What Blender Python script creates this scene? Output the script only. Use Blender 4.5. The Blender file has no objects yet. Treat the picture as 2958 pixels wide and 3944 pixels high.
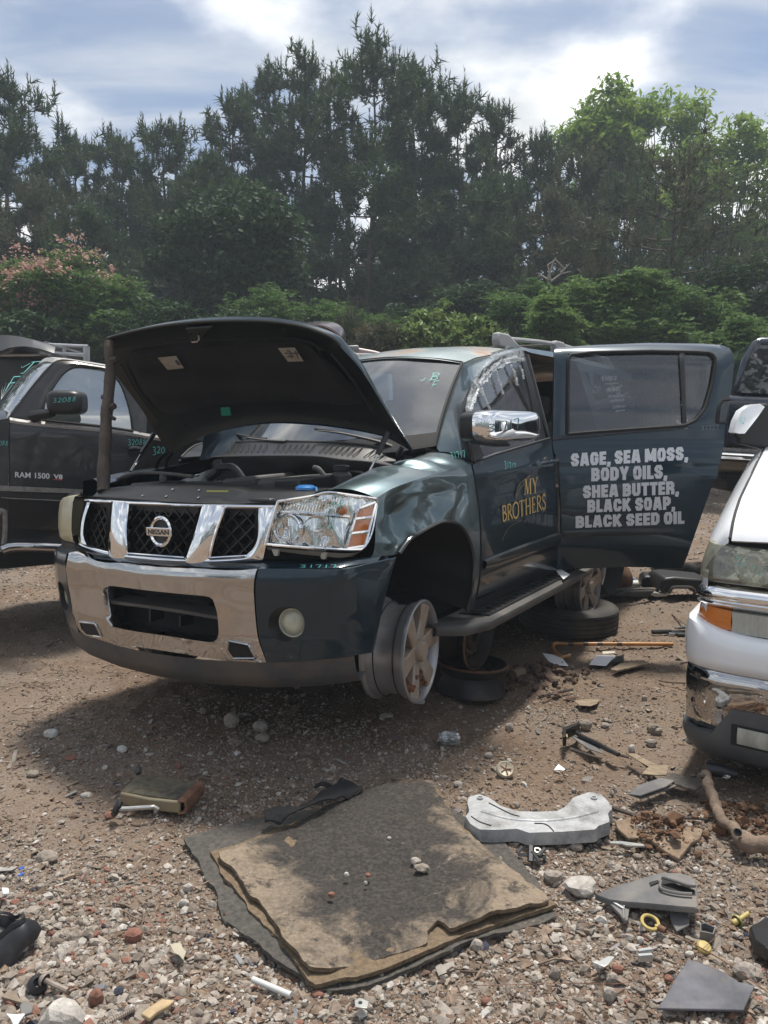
import bpy, math, random
import numpy as np
from mathutils import Vector, Matrix

sc = bpy.context.scene
COL = sc.collection
rad = math.radians
rng = np.random.default_rng(7)
random.seed(7)

# ------------------------------------------------------------------ camera
CAM_H, PITCH, FOC = 1.52, -6.1003, 2966.1
cam_d = bpy.data.cameras.new('camera')
cam = bpy.data.objects.new('camera', cam_d)
COL.objects.link(cam)
cam_d.sensor_fit = 'VERTICAL'
cam_d.sensor_height = 36.0
cam_d.lens = FOC / 3944 * 36.0
cam_d.clip_start, cam_d.clip_end = 0.05, 2000
cam.location = (0, 0, CAM_H)
cam.rotation_euler = (rad(90 + PITCH), 0, 0)
sc.camera = cam

# ------------------------------------------------------------------ light
SUN_EL, SUN_AZ = 72.0, 24.0          # azimuth from +Y towards +X
world = bpy.data.worlds.new('World')
sc.world = world
world.use_nodes = True
wn, wl = world.node_tree.nodes, world.node_tree.links
wn.clear()


def nd(nodes, kind, **kw):
    n = nodes.new(kind)
    for k, v in kw.items():
        if k in ('inputs',):
            for i, val in v.items():
                n.inputs[i].default_value = val
        else:
            setattr(n, k, v)
    return n


w_out = nd(wn, 'ShaderNodeOutputWorld')
w_bg = nd(wn, 'ShaderNodeBackground', inputs={'Strength': 0.09})
w_sky = nd(wn, 'ShaderNodeTexSky')
w_sky.sky_type = 'NISHITA'
w_sky.sun_disc = False
w_sky.sun_elevation = rad(SUN_EL)
w_sky.sun_rotation = rad(SUN_AZ)
w_sky.air_density, w_sky.dust_density, w_sky.ozone_density = 1.0, 1.2, 1.5
w_tc = nd(wn, 'ShaderNodeTexCoord')
# project the direction on a flat cloud deck: (x, y) / (z + .12)
w_sep = nd(wn, 'ShaderNodeSeparateXYZ')
wl.new(w_tc.outputs['Generated'], w_sep.inputs[0])
w_add = nd(wn, 'ShaderNodeMath', operation='ADD', inputs={1: 0.16})
wl.new(w_sep.outputs['Z'], w_add.inputs[0])
w_max = nd(wn, 'ShaderNodeMath', operation='MAXIMUM', inputs={1: 0.05})
wl.new(w_add.outputs[0], w_max.inputs[0])
w_dx = nd(wn, 'ShaderNodeMath', operation='DIVIDE')
w_dy = nd(wn, 'ShaderNodeMath', operation='DIVIDE')
wl.new(w_sep.outputs['X'], w_dx.inputs[0]); wl.new(w_max.outputs[0], w_dx.inputs[1])
wl.new(w_sep.outputs['Y'], w_dy.inputs[0]); wl.new(w_max.outputs[0], w_dy.inputs[1])
w_cmb = nd(wn, 'ShaderNodeCombineXYZ')
wl.new(w_dx.outputs[0], w_cmb.inputs[0]); wl.new(w_dy.outputs[0], w_cmb.inputs[1])


def sky_noise(scale, rot, loc, nscale, detail, rough, lo, hi, dist=0.0):
    m = nd(wn, 'ShaderNodeMapping')
    m.inputs['Scale'].default_value = scale
    m.inputs['Rotation'].default_value = (0, 0, rad(rot))
    m.inputs['Location'].default_value = loc
    wl.new(w_cmb.outputs[0], m.inputs[0])
    n = nd(wn, 'ShaderNodeTexNoise', inputs={'Scale': nscale, 'Detail': detail, 'Roughness': rough, 'Distortion': dist})
    wl.new(m.outputs[0], n.inputs['Vector'])
    r = nd(wn, 'ShaderNodeMapRange', inputs={1: lo, 2: hi})
    r.interpolation_type = 'SMOOTHSTEP'
    wl.new(n.outputs['Fac'], r.inputs[0])
    return r.outputs[0]


cirrus = sky_noise((0.7, 3.0, 1), 38, (2.2, 0.3, 0), 2.0, 6, 0.55, 0.30, 0.72, 0.4)
veil = sky_noise((1, 1, 1), 0, (4.1, 1.3, 0), 0.8, 4, 0.5, 0.30, 0.75)
cumul = sky_noise((1, 1, 1), 0, (1.46, 2.98, 0), 1.5, 8, 0.50, 0.46, 0.63)
shade = sky_noise((1, 1, 1), 0, (3.1, 7.2, 0), 2.4, 6, 0.55, 0.35, 0.70)
w_mx1 = nd(wn, 'ShaderNodeMix', data_type='RGBA')
w_mx1.inputs['B'].default_value = (6.2, 6.6, 7.2, 1)
w_c1 = nd(wn, 'ShaderNodeMath', operation='MULTIPLY', inputs={1: 0.80})
wl.new(cirrus, w_c1.inputs[0])
wl.new(w_c1.outputs[0], w_mx1.inputs['Factor'])
w_mx0 = nd(wn, 'ShaderNodeMix', data_type='RGBA')
w_mx0.inputs['B'].default_value = (4.6, 5.2, 6.2, 1)
w_v = nd(wn, 'ShaderNodeMath', operation='MULTIPLY_ADD', inputs={1: 0.4, 2: 0.10})
wl.new(veil, w_v.inputs[0])
wl.new(w_v.outputs[0], w_mx0.inputs['Factor'])
wl.new(w_sky.outputs[0], w_mx0.inputs['A'])
wl.new(w_mx0.outputs['Result'], w_mx1.inputs['A'])
w_cc = nd(wn, 'ShaderNodeMix', data_type='RGBA')
w_cc.inputs['A'].default_value = (13.0, 12.9, 12.6, 1)
w_cc.inputs['B'].default_value = (6.6, 6.9, 7.2, 1)
wl.new(shade, w_cc.inputs['Factor'])
w_mx2 = nd(wn, 'ShaderNodeMix', data_type='RGBA')
wl.new(cumul, w_mx2.inputs['Factor'])
wl.new(w_mx1.outputs['Result'], w_mx2.inputs['A'])
wl.new(w_cc.outputs['Result'], w_mx2.inputs['B'])
wl.new(w_mx2.outputs['Result'], w_bg.inputs['Color'])
wl.new(w_bg.outputs[0], w_out.inputs[0])

sun_d = bpy.data.lights.new('sun', 'SUN')
sun_d.energy = 4.2
sun_d.angle = rad(9.0)
sun_d.color = (1.0, 0.95, 0.87)
sun = bpy.data.objects.new('sun', sun_d)
COL.objects.link(sun)
_d = Vector((math.cos(rad(SUN_EL)) * math.sin(rad(SUN_AZ)), math.cos(rad(SUN_EL)) * math.cos(rad(SUN_AZ)), math.sin(rad(SUN_EL))))
sun.rotation_euler = _d.to_track_quat('Z', 'Y').to_euler()
sun.location = _d * 40

sc.view_settings.view_transform = 'Standard'
sc.view_settings.look = 'None'
sc.view_settings.exposure = 0.42
sc.view_settings.gamma = 1.0
sc.view_settings.use_curve_mapping = False
HAZE = 0.0027
sc.cycles.volume_bounces = 0
sc.render.engine = 'CYCLES'
sc.cycles.max_bounces = 8
sc.cycles.diffuse_bounces = 3
sc.cycles.glossy_bounces = 4
sc.cycles.transmission_bounces = 6
sc.cycles.transparent_max_bounces = 12
sc.cycles.use_denoising = True
sc.cycles.sample_clamp_indirect = 6.0
sc.cycles.caustics_reflective = False
sc.cycles.caustics_refractive = False

# ------------------------------------------------------------------ pixels of the photograph -> rays
_cp, _sp = math.cos(rad(PITCH)), math.sin(rad(PITCH))
EYE = np.array([0, 0, CAM_H])


def rays(uv):
    uv = np.atleast_2d(np.asarray(uv, float))
    x = (uv[:, 0] - 1479) / FOC
    y = -(uv[:, 1] - 1972) / FOC
    return np.stack([x, _cp - y * _sp, _sp + y * _cp], 1)


def G(u, v, z=0.0):
    d = rays((u, v))[0]
    return EYE + d * (z - CAM_H) / d[2]


def at(u, v, Y):
    d = rays((u, v))[0]
    return EYE + d * Y / d[1]


# the SUV's own frame: x forward from the front axle, y to its left side, z up
SM = np.array([[-0.52491891, 0.85033946, -0.03718779],
               [-0.85104281, -0.52505083, 0.00691156],
               [-0.0136483, 0.03527641, 0.99928439]])
ST = np.array([-0.56715426, 4.08781904, 0.10979664])


def BW(p):
    return np.asarray(p, float) @ SM.T + ST


def WB(p):
    return (np.asarray(p, float) - ST) @ SM


def hit(uv, fn, frame='B', s0=0.8, s1=12.0, n=260):
    """first point along the rays where fn changes from + to -; result in the frame fn is written in"""
    d = rays(uv)
    if frame == 'B':
        o, d = WB(EYE), d @ SM
    else:
        o = EYE
    s = np.linspace(s0, s1, n)
    P = o + s[None, :, None] * d[:, None, :]
    g = fn(P)
    ok = (g[:, :-1] > 0) & (g[:, 1:] <= 0)
    i = np.where(ok.any(1), ok.argmax(1), np.abs(g).argmin(1).clip(0, n - 2))
    a, b = s[i], s[i + 1]
    for _ in range(22):
        m = (a + b) / 2
        gm = fn((o + m[:, None] * d)[:, None, :])[:, 0]
        pos = gm > 0
        a = np.where(pos, m, a)
        b = np.where(pos, b, m)
    return o + ((a + b) / 2)[:, None] * d


# ------------------------------------------------------------------ curves and grids
def rs(pts, n, smooth=False):
    p = np.asarray(pts, float)
    if smooth and len(p) > 2:
        q = np.vstack([2 * p[0] - p[1], p, 2 * p[-1] - p[-2]])
        out = []
        for i in range(1, len(q) - 2):
            t = np.linspace(0, 1, 9)[:-1, None]
            out.append(0.5 * (2 * q[i] + (q[i + 1] - q[i - 1]) * t + (2 * q[i - 1] - 5 * q[i] + 4 * q[i + 1] - q[i + 2]) * t ** 2
                              + (3 * q[i] - q[i - 1] - 3 * q[i + 1] + q[i + 2]) * t ** 3))
        p = np.vstack(out + [p[-1:]])
    L = np.concatenate([[0], np.cumsum(np.linalg.norm(np.diff(p, axis=0), axis=1))])
    s = np.linspace(0, L[-1], n)
    return np.stack([np.interp(s, L, p[:, k]) for k in range(p.shape[1])], 1)


def coons(top, bottom, left, right, nu, nv, smooth=True):
    """top/bottom run left to right, left/right run top to bottom -> (nv, nu, dim)"""
    T, Bm = rs(top, nu, smooth), rs(bottom, nu, smooth)
    L, R = rs(left, nv, smooth), rs(right, nv, smooth)
    u = np.linspace(0, 1, nu)[None, :, None]
    v = np.linspace(0, 1, nv)[:, None, None]
    C = (1 - v) * T[None] + v * Bm[None] + (1 - u) * L[:, None] + u * R[:, None]
    C -= (1 - u) * (1 - v) * T[0] + u * (1 - v) * T[-1] + (1 - u) * v * Bm[0] + u * v * Bm[-1]
    return C


def onsurf(C, fn, frame='B'):
    sh = C.shape
    return hit(C.reshape(-1, 2), fn, frame).reshape(sh[0], sh[1], 3)


def lofted(curves, n=None, smooth=True):
    n = n or max(len(c) for c in curves)
    return np.stack([rs(c, n, smooth) for c in curves])


# ------------------------------------------------------------------ mesh building
class MB:
    def __init__(s):
        s.v, s.f, s.n = [], [], 0

    def add(s, v, f):
        v = np.asarray(v, float).reshape(-1, 3)
        s.v.append(v)
        s.f += [tuple(int(i) + s.n for i in q) for q in f]
        s.n += len(v)
        return s

    def grid(s, P, closeu=False, flip=False):
        P = np.asarray(P, float)
        r, c = P.shape[:2]
        f = []
        for i in range(r - 1):
            for j in range(c if closeu else c - 1):
                k = (j + 1) % c
                q = (i * c + j, i * c + k, (i + 1) * c + k, (i + 1) * c + j)
                f.append(q[::-1] if flip else q)
        return s.add(P.reshape(-1, 3), f)

    def box(s, c, size, R=None):
        h = np.asarray(size, float) / 2
        v = np.array([[x, y, z] for x in (-1, 1) for y in (-1, 1) for z in (-1, 1)]) * h
        if R is not None:
            v = v @ np.asarray(R).T
        return s.add(v + np.asarray(c), [(0, 1, 3, 2), (4, 6, 7, 5), (0, 4, 5, 1), (2, 3, 7, 6), (0, 2, 6, 4), (1, 5, 7, 3)])

    def tube(s, path, r, seg=8, cap=True, flat=1.0):
        p = np.asarray(path, float)
        r = np.broadcast_to(np.asarray(r, float), (len(p),))
        t = np.gradient(p, axis=0)
        t /= np.linalg.norm(t, axis=1)[:, None] + 1e-12
        ref = np.array([0, 0, 1.0]) if abs(t[0][2]) < 0.9 else np.array([1.0, 0, 0])
        rings = []
        a = np.linspace(0, 2 * np.pi, seg, endpoint=False)
        for i in range(len(p)):
            u = np.cross(ref, t[i]); u /= np.linalg.norm(u) + 1e-12
            w = np.cross(t[i], u)
            ref = w
            rings.append(p[i] + r[i] * (np.cos(a)[:, None] * u + flat * np.sin(a)[:, None] * w))
        b = s.n
        s.grid(np.array(rings), closeu=True, flip=True)
        if cap:
            m = len(p)
            s.f.append(tuple(b + j for j in range(seg)))
            s.f.append(tuple(b + (m - 1) * seg + j for j in range(seg))[::-1])
        return s

    def lathe(s, prof, o, axis, seg=28, a0=0.0, a1=2 * np.pi, closed=True):
        """prof: (radius, height along axis)"""
        ax = np.asarray(axis, float); ax /= np.linalg.norm(ax)
        ref = np.array([0, 0, 1.0]) if abs(ax[2]) < 0.9 else np.array([1.0, 0, 0])
        u = np.cross(ref, ax); u /= np.linalg.norm(u)
        w = np.cross(ax, u)
        a = np.linspace(a0, a1, seg, endpoint=not closed)
        P = np.array([[np.asarray(o) + ax * h + rr * (np.cos(t) * u + np.sin(t) * w) for t in a] for rr, h in prof])
        return s.grid(P, closeu=closed)

    def prism(s, loop, off):
        """closed loop of 3D points extruded by the vector off"""
        p = np.asarray(loop, float)
        n = len(p)
        b = s.n
        s.add(np.vstack([p, p + np.asarray(off)]), [(i, (i + 1) % n, n + (i + 1) % n, n + i) for i in range(n)])
        s.f.append(tuple(b + i for i in range(n))[::-1])
        s.f.append(tuple(b + n + i for i in range(n)))
        return s

    def ring(s, loops):
        """loft closed loops (same length) into a band"""
        return s.grid(np.array(loops), closeu=True)

    def xf(s, fn):
        s.v = [fn(v) for v in s.v]
        return s


_ICO = None


def ico_arrays(sub=1):
    import bmesh
    bm = bmesh.new()
    bmesh.ops.create_icosphere(bm, subdivisions=sub, radius=1.0)
    v = np.array([x.co[:] for x in bm.verts])
    f = np.array([[y.index for y in x.verts] for x in bm.faces])
    bm.free()
    return v, f


ICO1, ICO1F = ico_arrays(1)
ICO2, ICO2F = ico_arrays(2)
ICO3, ICO3F = ico_arrays(3)


def fast_mesh(name, V, F, smooth=False):
    """numpy arrays: F (k, 3 or 4)"""
    me = bpy.data.meshes.new(name)
    V = np.ascontiguousarray(V, np.float32).reshape(-1, 3)
    F = np.ascontiguousarray(F, np.int32)
    k, c = F.shape
    me.vertices.add(len(V)); me.vertices.foreach_set('co', V.ravel())
    me.loops.add(k * c); me.loops.foreach_set('vertex_index', F.ravel())
    me.polygons.add(k)
    me.polygons.foreach_set('loop_start', np.arange(0, k * c, c, dtype=np.int32))
    me.polygons.foreach_set('loop_total', np.full(k, c, np.int32))
    me.polygons.foreach_set('use_smooth', np.full(k, smooth, bool))
    me.update(calc_edges=True)
    return me


def add_attr(me, name, vals, kind='FLOAT'):
    a = me.attributes.new(name, kind, 'POINT')
    if kind == 'FLOAT':
        a.data.foreach_set('value', np.ascontiguousarray(vals, np.float32).ravel())
    else:
        a.data.foreach_set('color', np.ascontiguousarray(vals, np.float32).ravel())


# ------------------------------------------------------------------ objects
def thing(name, label, cat, loc=(0, 0, 0), group=None):
    o = bpy.data.objects.new(name, None)
    COL.objects.link(o)
    o.location = [float(x) for x in loc]
    o.empty_display_size = 0.1
    o['label'] = label
    o['category'] = cat
    if group:
        o['group'] = group
    return o


def wloc(o):
    l = np.zeros(3)
    while o is not None:
        l += np.array(o.location)
        o = o.parent
    return l


def obj(name, mb, m, parent=None, smooth=True, angle=38, bevel=None, solid=None, sub=0, label=None):
    """an MB (or a finished mesh) given in world coordinates -> one object"""
    if isinstance(mb, MB):
        me = bpy.data.meshes.new(name)
        V = np.vstack(mb.v)
        me.from_pydata((V - wloc(parent)).tolist(), [], mb.f)
        me.validate()
        me.polygons.foreach_set('use_smooth', [smooth] * len(me.polygons))
        if smooth:
            me.set_sharp_from_angle(angle=rad(angle))
        me.update()
    else:
        me = mb
    if m is not None:
        me.materials.append(m)
    o = bpy.data.objects.new(name, me)
    COL.objects.link(o)
    o.parent = parent
    if solid:
        s = o.modifiers.new('solid', 'SOLIDIFY'); s.thickness = abs(solid); s.offset = -1 if solid > 0 else 1
    if bevel:
        b = o.modifiers.new('bevel', 'BEVEL'); b.width = bevel; b.segments = 2; b.limit_method = 'ANGLE'; b.angle_limit = rad(35)
        b.harden_normals = False
    if sub:
        b = o.modifiers.new('sub', 'SUBSURF'); b.levels = b.render_levels = sub
    if label:
        o['label'] = label
    return o


def tag(o, label, cat, group=None):
    o['label'] = label
    o['category'] = cat
    if group:
        o['group'] = group
    return o


def struct(name, mb, m, **kw):
    o = obj(name, mb, m, **kw)
    o['kind'] = 'structure'
    return o


# ------------------------------------------------------------------ materials
def mat(name, col, rough=0.5, metal=0.0, var=0.0, vscale=6.0, bump=0.0, bscale=40.0, coat=0.0, col2=None, dirt=None, dscale=3.0,
        dlo=0.45, dhi=0.7, damt=0.7, spec=0.5, rvar=0.0, bdet=6, stretch=None, trans=0.0):
    m = bpy.data.materials.new(name)
    m.use_nodes = True
    N, L = m.node_tree.nodes, m.node_tree.links
    b = N['Principled BSDF']
    b.inputs['Base Color'].default_value = (*col, 1)
    b.inputs['Roughness'].default_value = rough
    b.inputs['Metallic'].default_value = metal
    b.inputs['Specular IOR Level'].default_value = spec
    if coat:
        b.inputs['Coat Weight'].default_value = coat
        b.inputs['Coat Roughness'].default_value = 0.04
    if trans:
        b.inputs['Transmission Weight'].default_value = trans
    tc = nd(N, 'ShaderNodeTexCoord')
    vec = tc.outputs['Object']
    if stretch:
        mp = nd(N, 'ShaderNodeMapping'); mp.inputs['Scale'].default_value = stretch
        L.new(vec, mp.inputs[0]); vec = mp.outputs[0]

    def noise(scale, detail=5, rough=0.6):
        n = nd(N, 'ShaderNodeTexNoise', inputs={'Scale': scale, 'Detail': detail, 'Roughness': rough})
        L.new(vec, n.inputs['Vector'])
        return n.outputs['Fac']
    cur = None
    if var or col2:
        mx = nd(N, 'ShaderNodeMix', data_type='RGBA')
        c2 = col2 or tuple(max(0, c * (1 + var)) for c in col)
        c1 = col if col2 else tuple(max(0, c * (1 - var)) for c in col)
        mx.inputs['A'].default_value = (*c1, 1)
        mx.inputs['B'].default_value = (*c2, 1)
        r = nd(N, 'ShaderNodeMapRange', inputs={1: 0.32, 2: 0.68})
        L.new(noise(vscale), r.inputs[0]); L.new(r.outputs[0], mx.inputs['Factor'])
        cur = mx.outputs['Result']
    if dirt:
        mx = nd(N, 'ShaderNodeMix', data_type='RGBA')
        mx.inputs['A'].default_value = (*col, 1)
        if cur:
            L.new(cur, mx.inputs['A'])
        mx.inputs['B'].default_value = (*dirt, 1)
        r = nd(N, 'ShaderNodeMapRange', inputs={1: dlo, 2: dhi, 4: damt})
        L.new(noise(dscale, 8, 0.65), r.inputs[0]); L.new(r.outputs[0], mx.inputs['Factor'])
        cur = mx.outputs['Result']
        rr = nd(N, 'ShaderNodeMapRange', inputs={1: 0, 2: 1, 3: rough, 4: max(rough, 0.75)})
        L.new(r.outputs[0], rr.inputs[0]); L.new(rr.outputs[0], b.inputs['Roughness'])
        if metal:
            rm = nd(N, 'ShaderNodeMapRange', inputs={1: 0, 2: 1, 3: metal, 4: 0.0})
            L.new(r.outputs[0], rm.inputs[0]); L.new(rm.outputs[0], b.inputs['Metallic'])
    elif rvar:
        rr = nd(N, 'ShaderNodeMapRange', inputs={1: 0.3, 2: 0.7, 3: max(0, rough - rvar), 4: rough + rvar})
        L.new(noise(vscale), rr.inputs[0]); L.new(rr.outputs[0], b.inputs['Roughness'])
    if cur:
        L.new(cur, b.inputs['Base Color'])
    if bump:
        bp = nd(N, 'ShaderNodeBump', inputs={'Strength': 1.0, 'Distance': bump})
        L.new(noise(bscale, bdet, 0.6), bp.inputs['Height'])
        L.new(bp.outputs[0], b.inputs['Normal'])
    return m


def glass(name, tint=(0.5, 0.55, 0.58), opac=0.0, rough=0.02, dust=None, dustamt=0.25):
    """thin pane: tinted transparency with a fresnel reflection, and a film of dust"""
    m = bpy.data.materials.new(name)
    m.use_nodes = True
    N, L = m.node_tree.nodes, m.node_tree.links
    N.clear()
    out = nd(N, 'ShaderNodeOutputMaterial')
    tr = nd(N, 'ShaderNodeBsdfTransparent', inputs={'Color': (*tint, 1)})
    gl = nd(N, 'ShaderNodeBsdfGlossy', inputs={'Color': (1, 1, 1, 1), 'Roughness': rough})
    fr = nd(N, 'ShaderNodeLayerWeight', inputs={'Blend': 0.5})
    pw = nd(N, 'ShaderNodeMath', operation='POWER', inputs={1: 4.0})
    L.new(fr.outputs['Facing'], pw.inputs[0])
    mr = nd(N, 'ShaderNodeMapRange', inputs={1: 0.0, 2: 1.0, 3: 0.06 + opac, 4: 1.0})
    L.new(pw.outputs[0], mr.inputs[0])
    mx = nd(N, 'ShaderNodeMixShader')
    L.new(mr.outputs[0], mx.inputs[0]); L.new(tr.outputs[0], mx.inputs[1]); L.new(gl.outputs[0], mx.inputs[2])
    last = mx.outputs[0]
    if dust:
        df = nd(N, 'ShaderNodeBsdfDiffuse', inputs={'Color': (*dust, 1)})
        tc = nd(N, 'ShaderNodeTexCoord')
        ns = nd(N, 'ShaderNodeTexNoise', inputs={'Scale': 3.0, 'Detail': 7, 'Roughness': 0.65})
        L.new(tc.outputs['Object'], ns.inputs['Vector'])
        r = nd(N, 'ShaderNodeMapRange', inputs={1: 0.3, 2: 0.75, 3: dustamt * 0.3, 4: dustamt})
        L.new(ns.outputs['Fac'], r.inputs[0])
        m2 = nd(N, 'ShaderNodeMixShader')
        L.new(r.outputs[0], m2.inputs[0]); L.new(last, m2.inputs[1]); L.new(df.outputs[0], m2.inputs[2])
        last = m2.outputs[0]
    L.new(last, out.inputs[0])
    return m


def attr_mat(name, attr, ramp, rough=0.9, bump=0.0, bscale=60.0, var=0.25, vscale=25.0, translucent=0.0, spec=0.3):
    """base colour from a per-vertex number that picks the kind (stone colour, leaf tone)"""
    m = bpy.data.materials.new(name)
    m.use_nodes = True
    N, L = m.node_tree.nodes, m.node_tree.links
    b = N['Principled BSDF']
    b.inputs['Roughness'].default_value = rough
    b.inputs['Specular IOR Level'].default_value = spec
    a = nd(N, 'ShaderNodeAttribute', attribute_name=attr)
    cr = nd(N, 'ShaderNodeValToRGB')
    el = cr.color_ramp.elements
    el[0].position, el[0].color = ramp[0][0], (*ramp[0][1], 1)
    el[1].position, el[1].color = ramp[-1][0], (*ramp[-1][1], 1)
    for p, c in ramp[1:-1]:
        e = el.new(p); e.color = (*c, 1)
    L.new(a.outputs['Fac'], cr.inputs[0])
    tc = nd(N, 'ShaderNodeTexCoord')
    n = nd(N, 'ShaderNodeTexNoise', inputs={'Scale': vscale, 'Detail': 4, 'Roughness': 0.6})
    L.new(tc.outputs['Object'], n.inputs['Vector'])
    r = nd(N, 'ShaderNodeMapRange', inputs={1: 0.3, 2: 0.7, 3: 1 - var, 4: 1 + var})
    L.new(n.outputs['Fac'], r.inputs[0])
    mm = nd(N, 'ShaderNodeMix', data_type='RGBA', blend_type='MULTIPLY', inputs={0: 1.0})
    L.new(cr.outputs[0], mm.inputs['A']); L.new(r.outputs[0], mm.inputs['B'])
    L.new(mm.outputs['Result'], b.inputs['Base Color'])
    if bump:
        n2 = nd(N, 'ShaderNodeTexNoise', inputs={'Scale': bscale, 'Detail': 5, 'Roughness': 0.6})
        L.new(tc.outputs['Object'], n2.inputs['Vector'])
        bp = nd(N, 'ShaderNodeBump', inputs={'Strength': 1.0, 'Distance': bump})
        L.new(n2.outputs['Fac'], bp.inputs['Height']); L.new(bp.outputs[0], b.inputs['Normal'])
    if translucent:
        t = nd(N, 'ShaderNodeBsdfTranslucent')
        L.new(mm.outputs['Result'], t.inputs['Color'])
        mx = nd(N, 'ShaderNodeMixShader', inputs={0: translucent})
        L.new(b.outputs[0], mx.inputs[1]); L.new(t.outputs[0], mx.inputs[2])
        L.new(mx.outputs[0], N['Material Output'].inputs[0])
    return m


# ------------------------------------------------------------------ lettering
def text_verts(s, bold=0.0, res=4):
    """the built-in font as flat triangles, width and height normalised to 1"""
    cu = bpy.data.curves.new('t', 'FONT')
    cu.body = s
    cu.offset = bold
    cu.resolution_u = res
    cu.space_character = 1.0 + bold * 1.1
    o = bpy.data.objects.new('t', cu)
    COL.objects.link(o)
    dg = bpy.context.evaluated_depsgraph_get()
    me = o.evaluated_get(dg).to_mesh()
    V = np.array([v.co[:2] for v in me.vertices])
    F = [tuple(p.vertices) for p in me.polygons]
    o.evaluated_get(dg).to_mesh_clear()
    bpy.data.objects.remove(o)
    bpy.data.curves.remove(cu)
    return V, F


def norm01(V, base=0.0, cap=None):
    x0, x1 = V[:, 0].min(), V[:, 0].max()
    y1 = cap if cap is not None else V[:, 1].max()
    return np.stack([(V[:, 0] - x0) / (x1 - x0), (V[:, 1] - base) / (y1 - base)], 1)


def quad_map(V, q):
    """unit square -> pixel quad (BL, BR, TR, TL)"""
    q = np.asarray(q, float)
    u, v = V[:, :1], V[:, 1:2]
    return (1 - u) * (1 - v) * q[0] + u * (1 - v) * q[1] + u * v * q[2] + (1 - u) * v * q[3]


def decal(name, V, F, quad, fn, frame, m, parent, off=0.002, label=None, cap=None, base=0.0):
    """flat print lifted 'off' metres from the surface towards the eye's side"""
    P = hit(quad_map(norm01(V, base, cap), quad), fn, frame)
    if frame == 'B':
        P = BW(P)
    d = EYE - P.mean(0)
    d /= np.linalg.norm(d)
    lay = V[:, 2:3] * .0004 if V.shape[1] > 2 else 0.0          # strokes that cross lie one over the other
    return obj(name, MB().add(P + d * (off + lay), F), m, parent, smooth=False, label=label)


def stroke_mesh(strokes, w):
    """polylines in the unit box -> flat ribbons (pen marks, thin letters); each stroke may carry its own width"""
    V, F, n = [], [], 0
    for st in strokes:
        ww = w
        if isinstance(st, tuple) and len(st) == 2 and np.isscalar(st[0]):
            ww, st = st
        p = rs(st, max(4, 5 * len(st)) if len(st) > 2 else 2, len(st) > 2)
        t = np.gradient(p, axis=0); t /= np.linalg.norm(t, axis=1)[:, None] + 1e-9
        nn = np.stack([-t[:, 1], t[:, 0]], 1) * ww / 2
        k = len(p)
        V.append(np.column_stack([np.vstack([p + nn, p - nn]), np.full(2 * k, len(V) % 4)]))
        F += [(n + i, n + i + 1, n + k + i + 1, n + k + i) for i in range(k - 1)]
        n += 2 * k
    return np.vstack(V), F


DIG = {  # pen digits in a 1 x 1.6 box
    '0': [[(.5, 1.6), (.1, 1.1), (.1, .4), (.5, 0), (.9, .4), (.9, 1.1), (.5, 1.6)]],
    '1': [[(.45, 1.6), (.5, 0)]],
    '2': [[(.1, 1.3), (.45, 1.6), (.85, 1.3), (.6, .7), (.1, .1), (.5, .2), (.95, .05)]],
    '3': [[(.1, 1.5), (.6, 1.6), (.8, 1.25), (.4, .85), (.85, .6), (.7, .1), (.1, .05)]],
    '4': [[(.2, 1.6), (.15, .8), (.85, .85)], [(.8, 1.6), (.75, 0)]],
    '7': [[(.1, 1.45), (.5, 1.6), (.85, 1.5), (.75, .8), (.65, 0)]],
    '8': [[(.8, 1.4), (.4, 1.6), (.2, 1.2), (.8, .5), (.5, 0), (.15, .4), (.85, 1.3)]],
    'B': [[(.2, 1.6), (.2, 0)], [(.0, 1.5), (.7, 1.6), (.9, 1.2), (.3, .85), (.9, .6), (.8, .1), (.0, .05)]],
    'F': [[(.25, 1.6), (.1, 0)], [(.25, 1.55), (.95, 1.6)], [(.15, .85), (.7, .9)]],
    'v': [[(.0, .9), (.3, .4), (1.0, 1.6)]],
}


def pen(s, w=0.16, slant=0.08, gap=0.35, jit=0.07):
    st, x = [], 0.0
    r = random.Random(sum(map(ord, s)))
    for ch in s:
        if ch == ' ':
            x += 0.8; continue
        k = 0.75 if ch == '1' else 1.0
        dy = r.uniform(-jit, jit) * 1.5
        for q in DIG[ch]:
            st.append([(x + (px * k) + slant * py + r.uniform(-jit, jit) * .4, py + dy) for px, py in q])
        x += k * (0.6 if ch == '1' else 1.0) + gap
    return stroke_mesh(st, w)


# serif capitals: (width, stroke list) in a 1-high box, thick = .13, thin = .06
def _serif(x, y):
    return (0.05, [(x - .13, y), (x + .13, y)])


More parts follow.
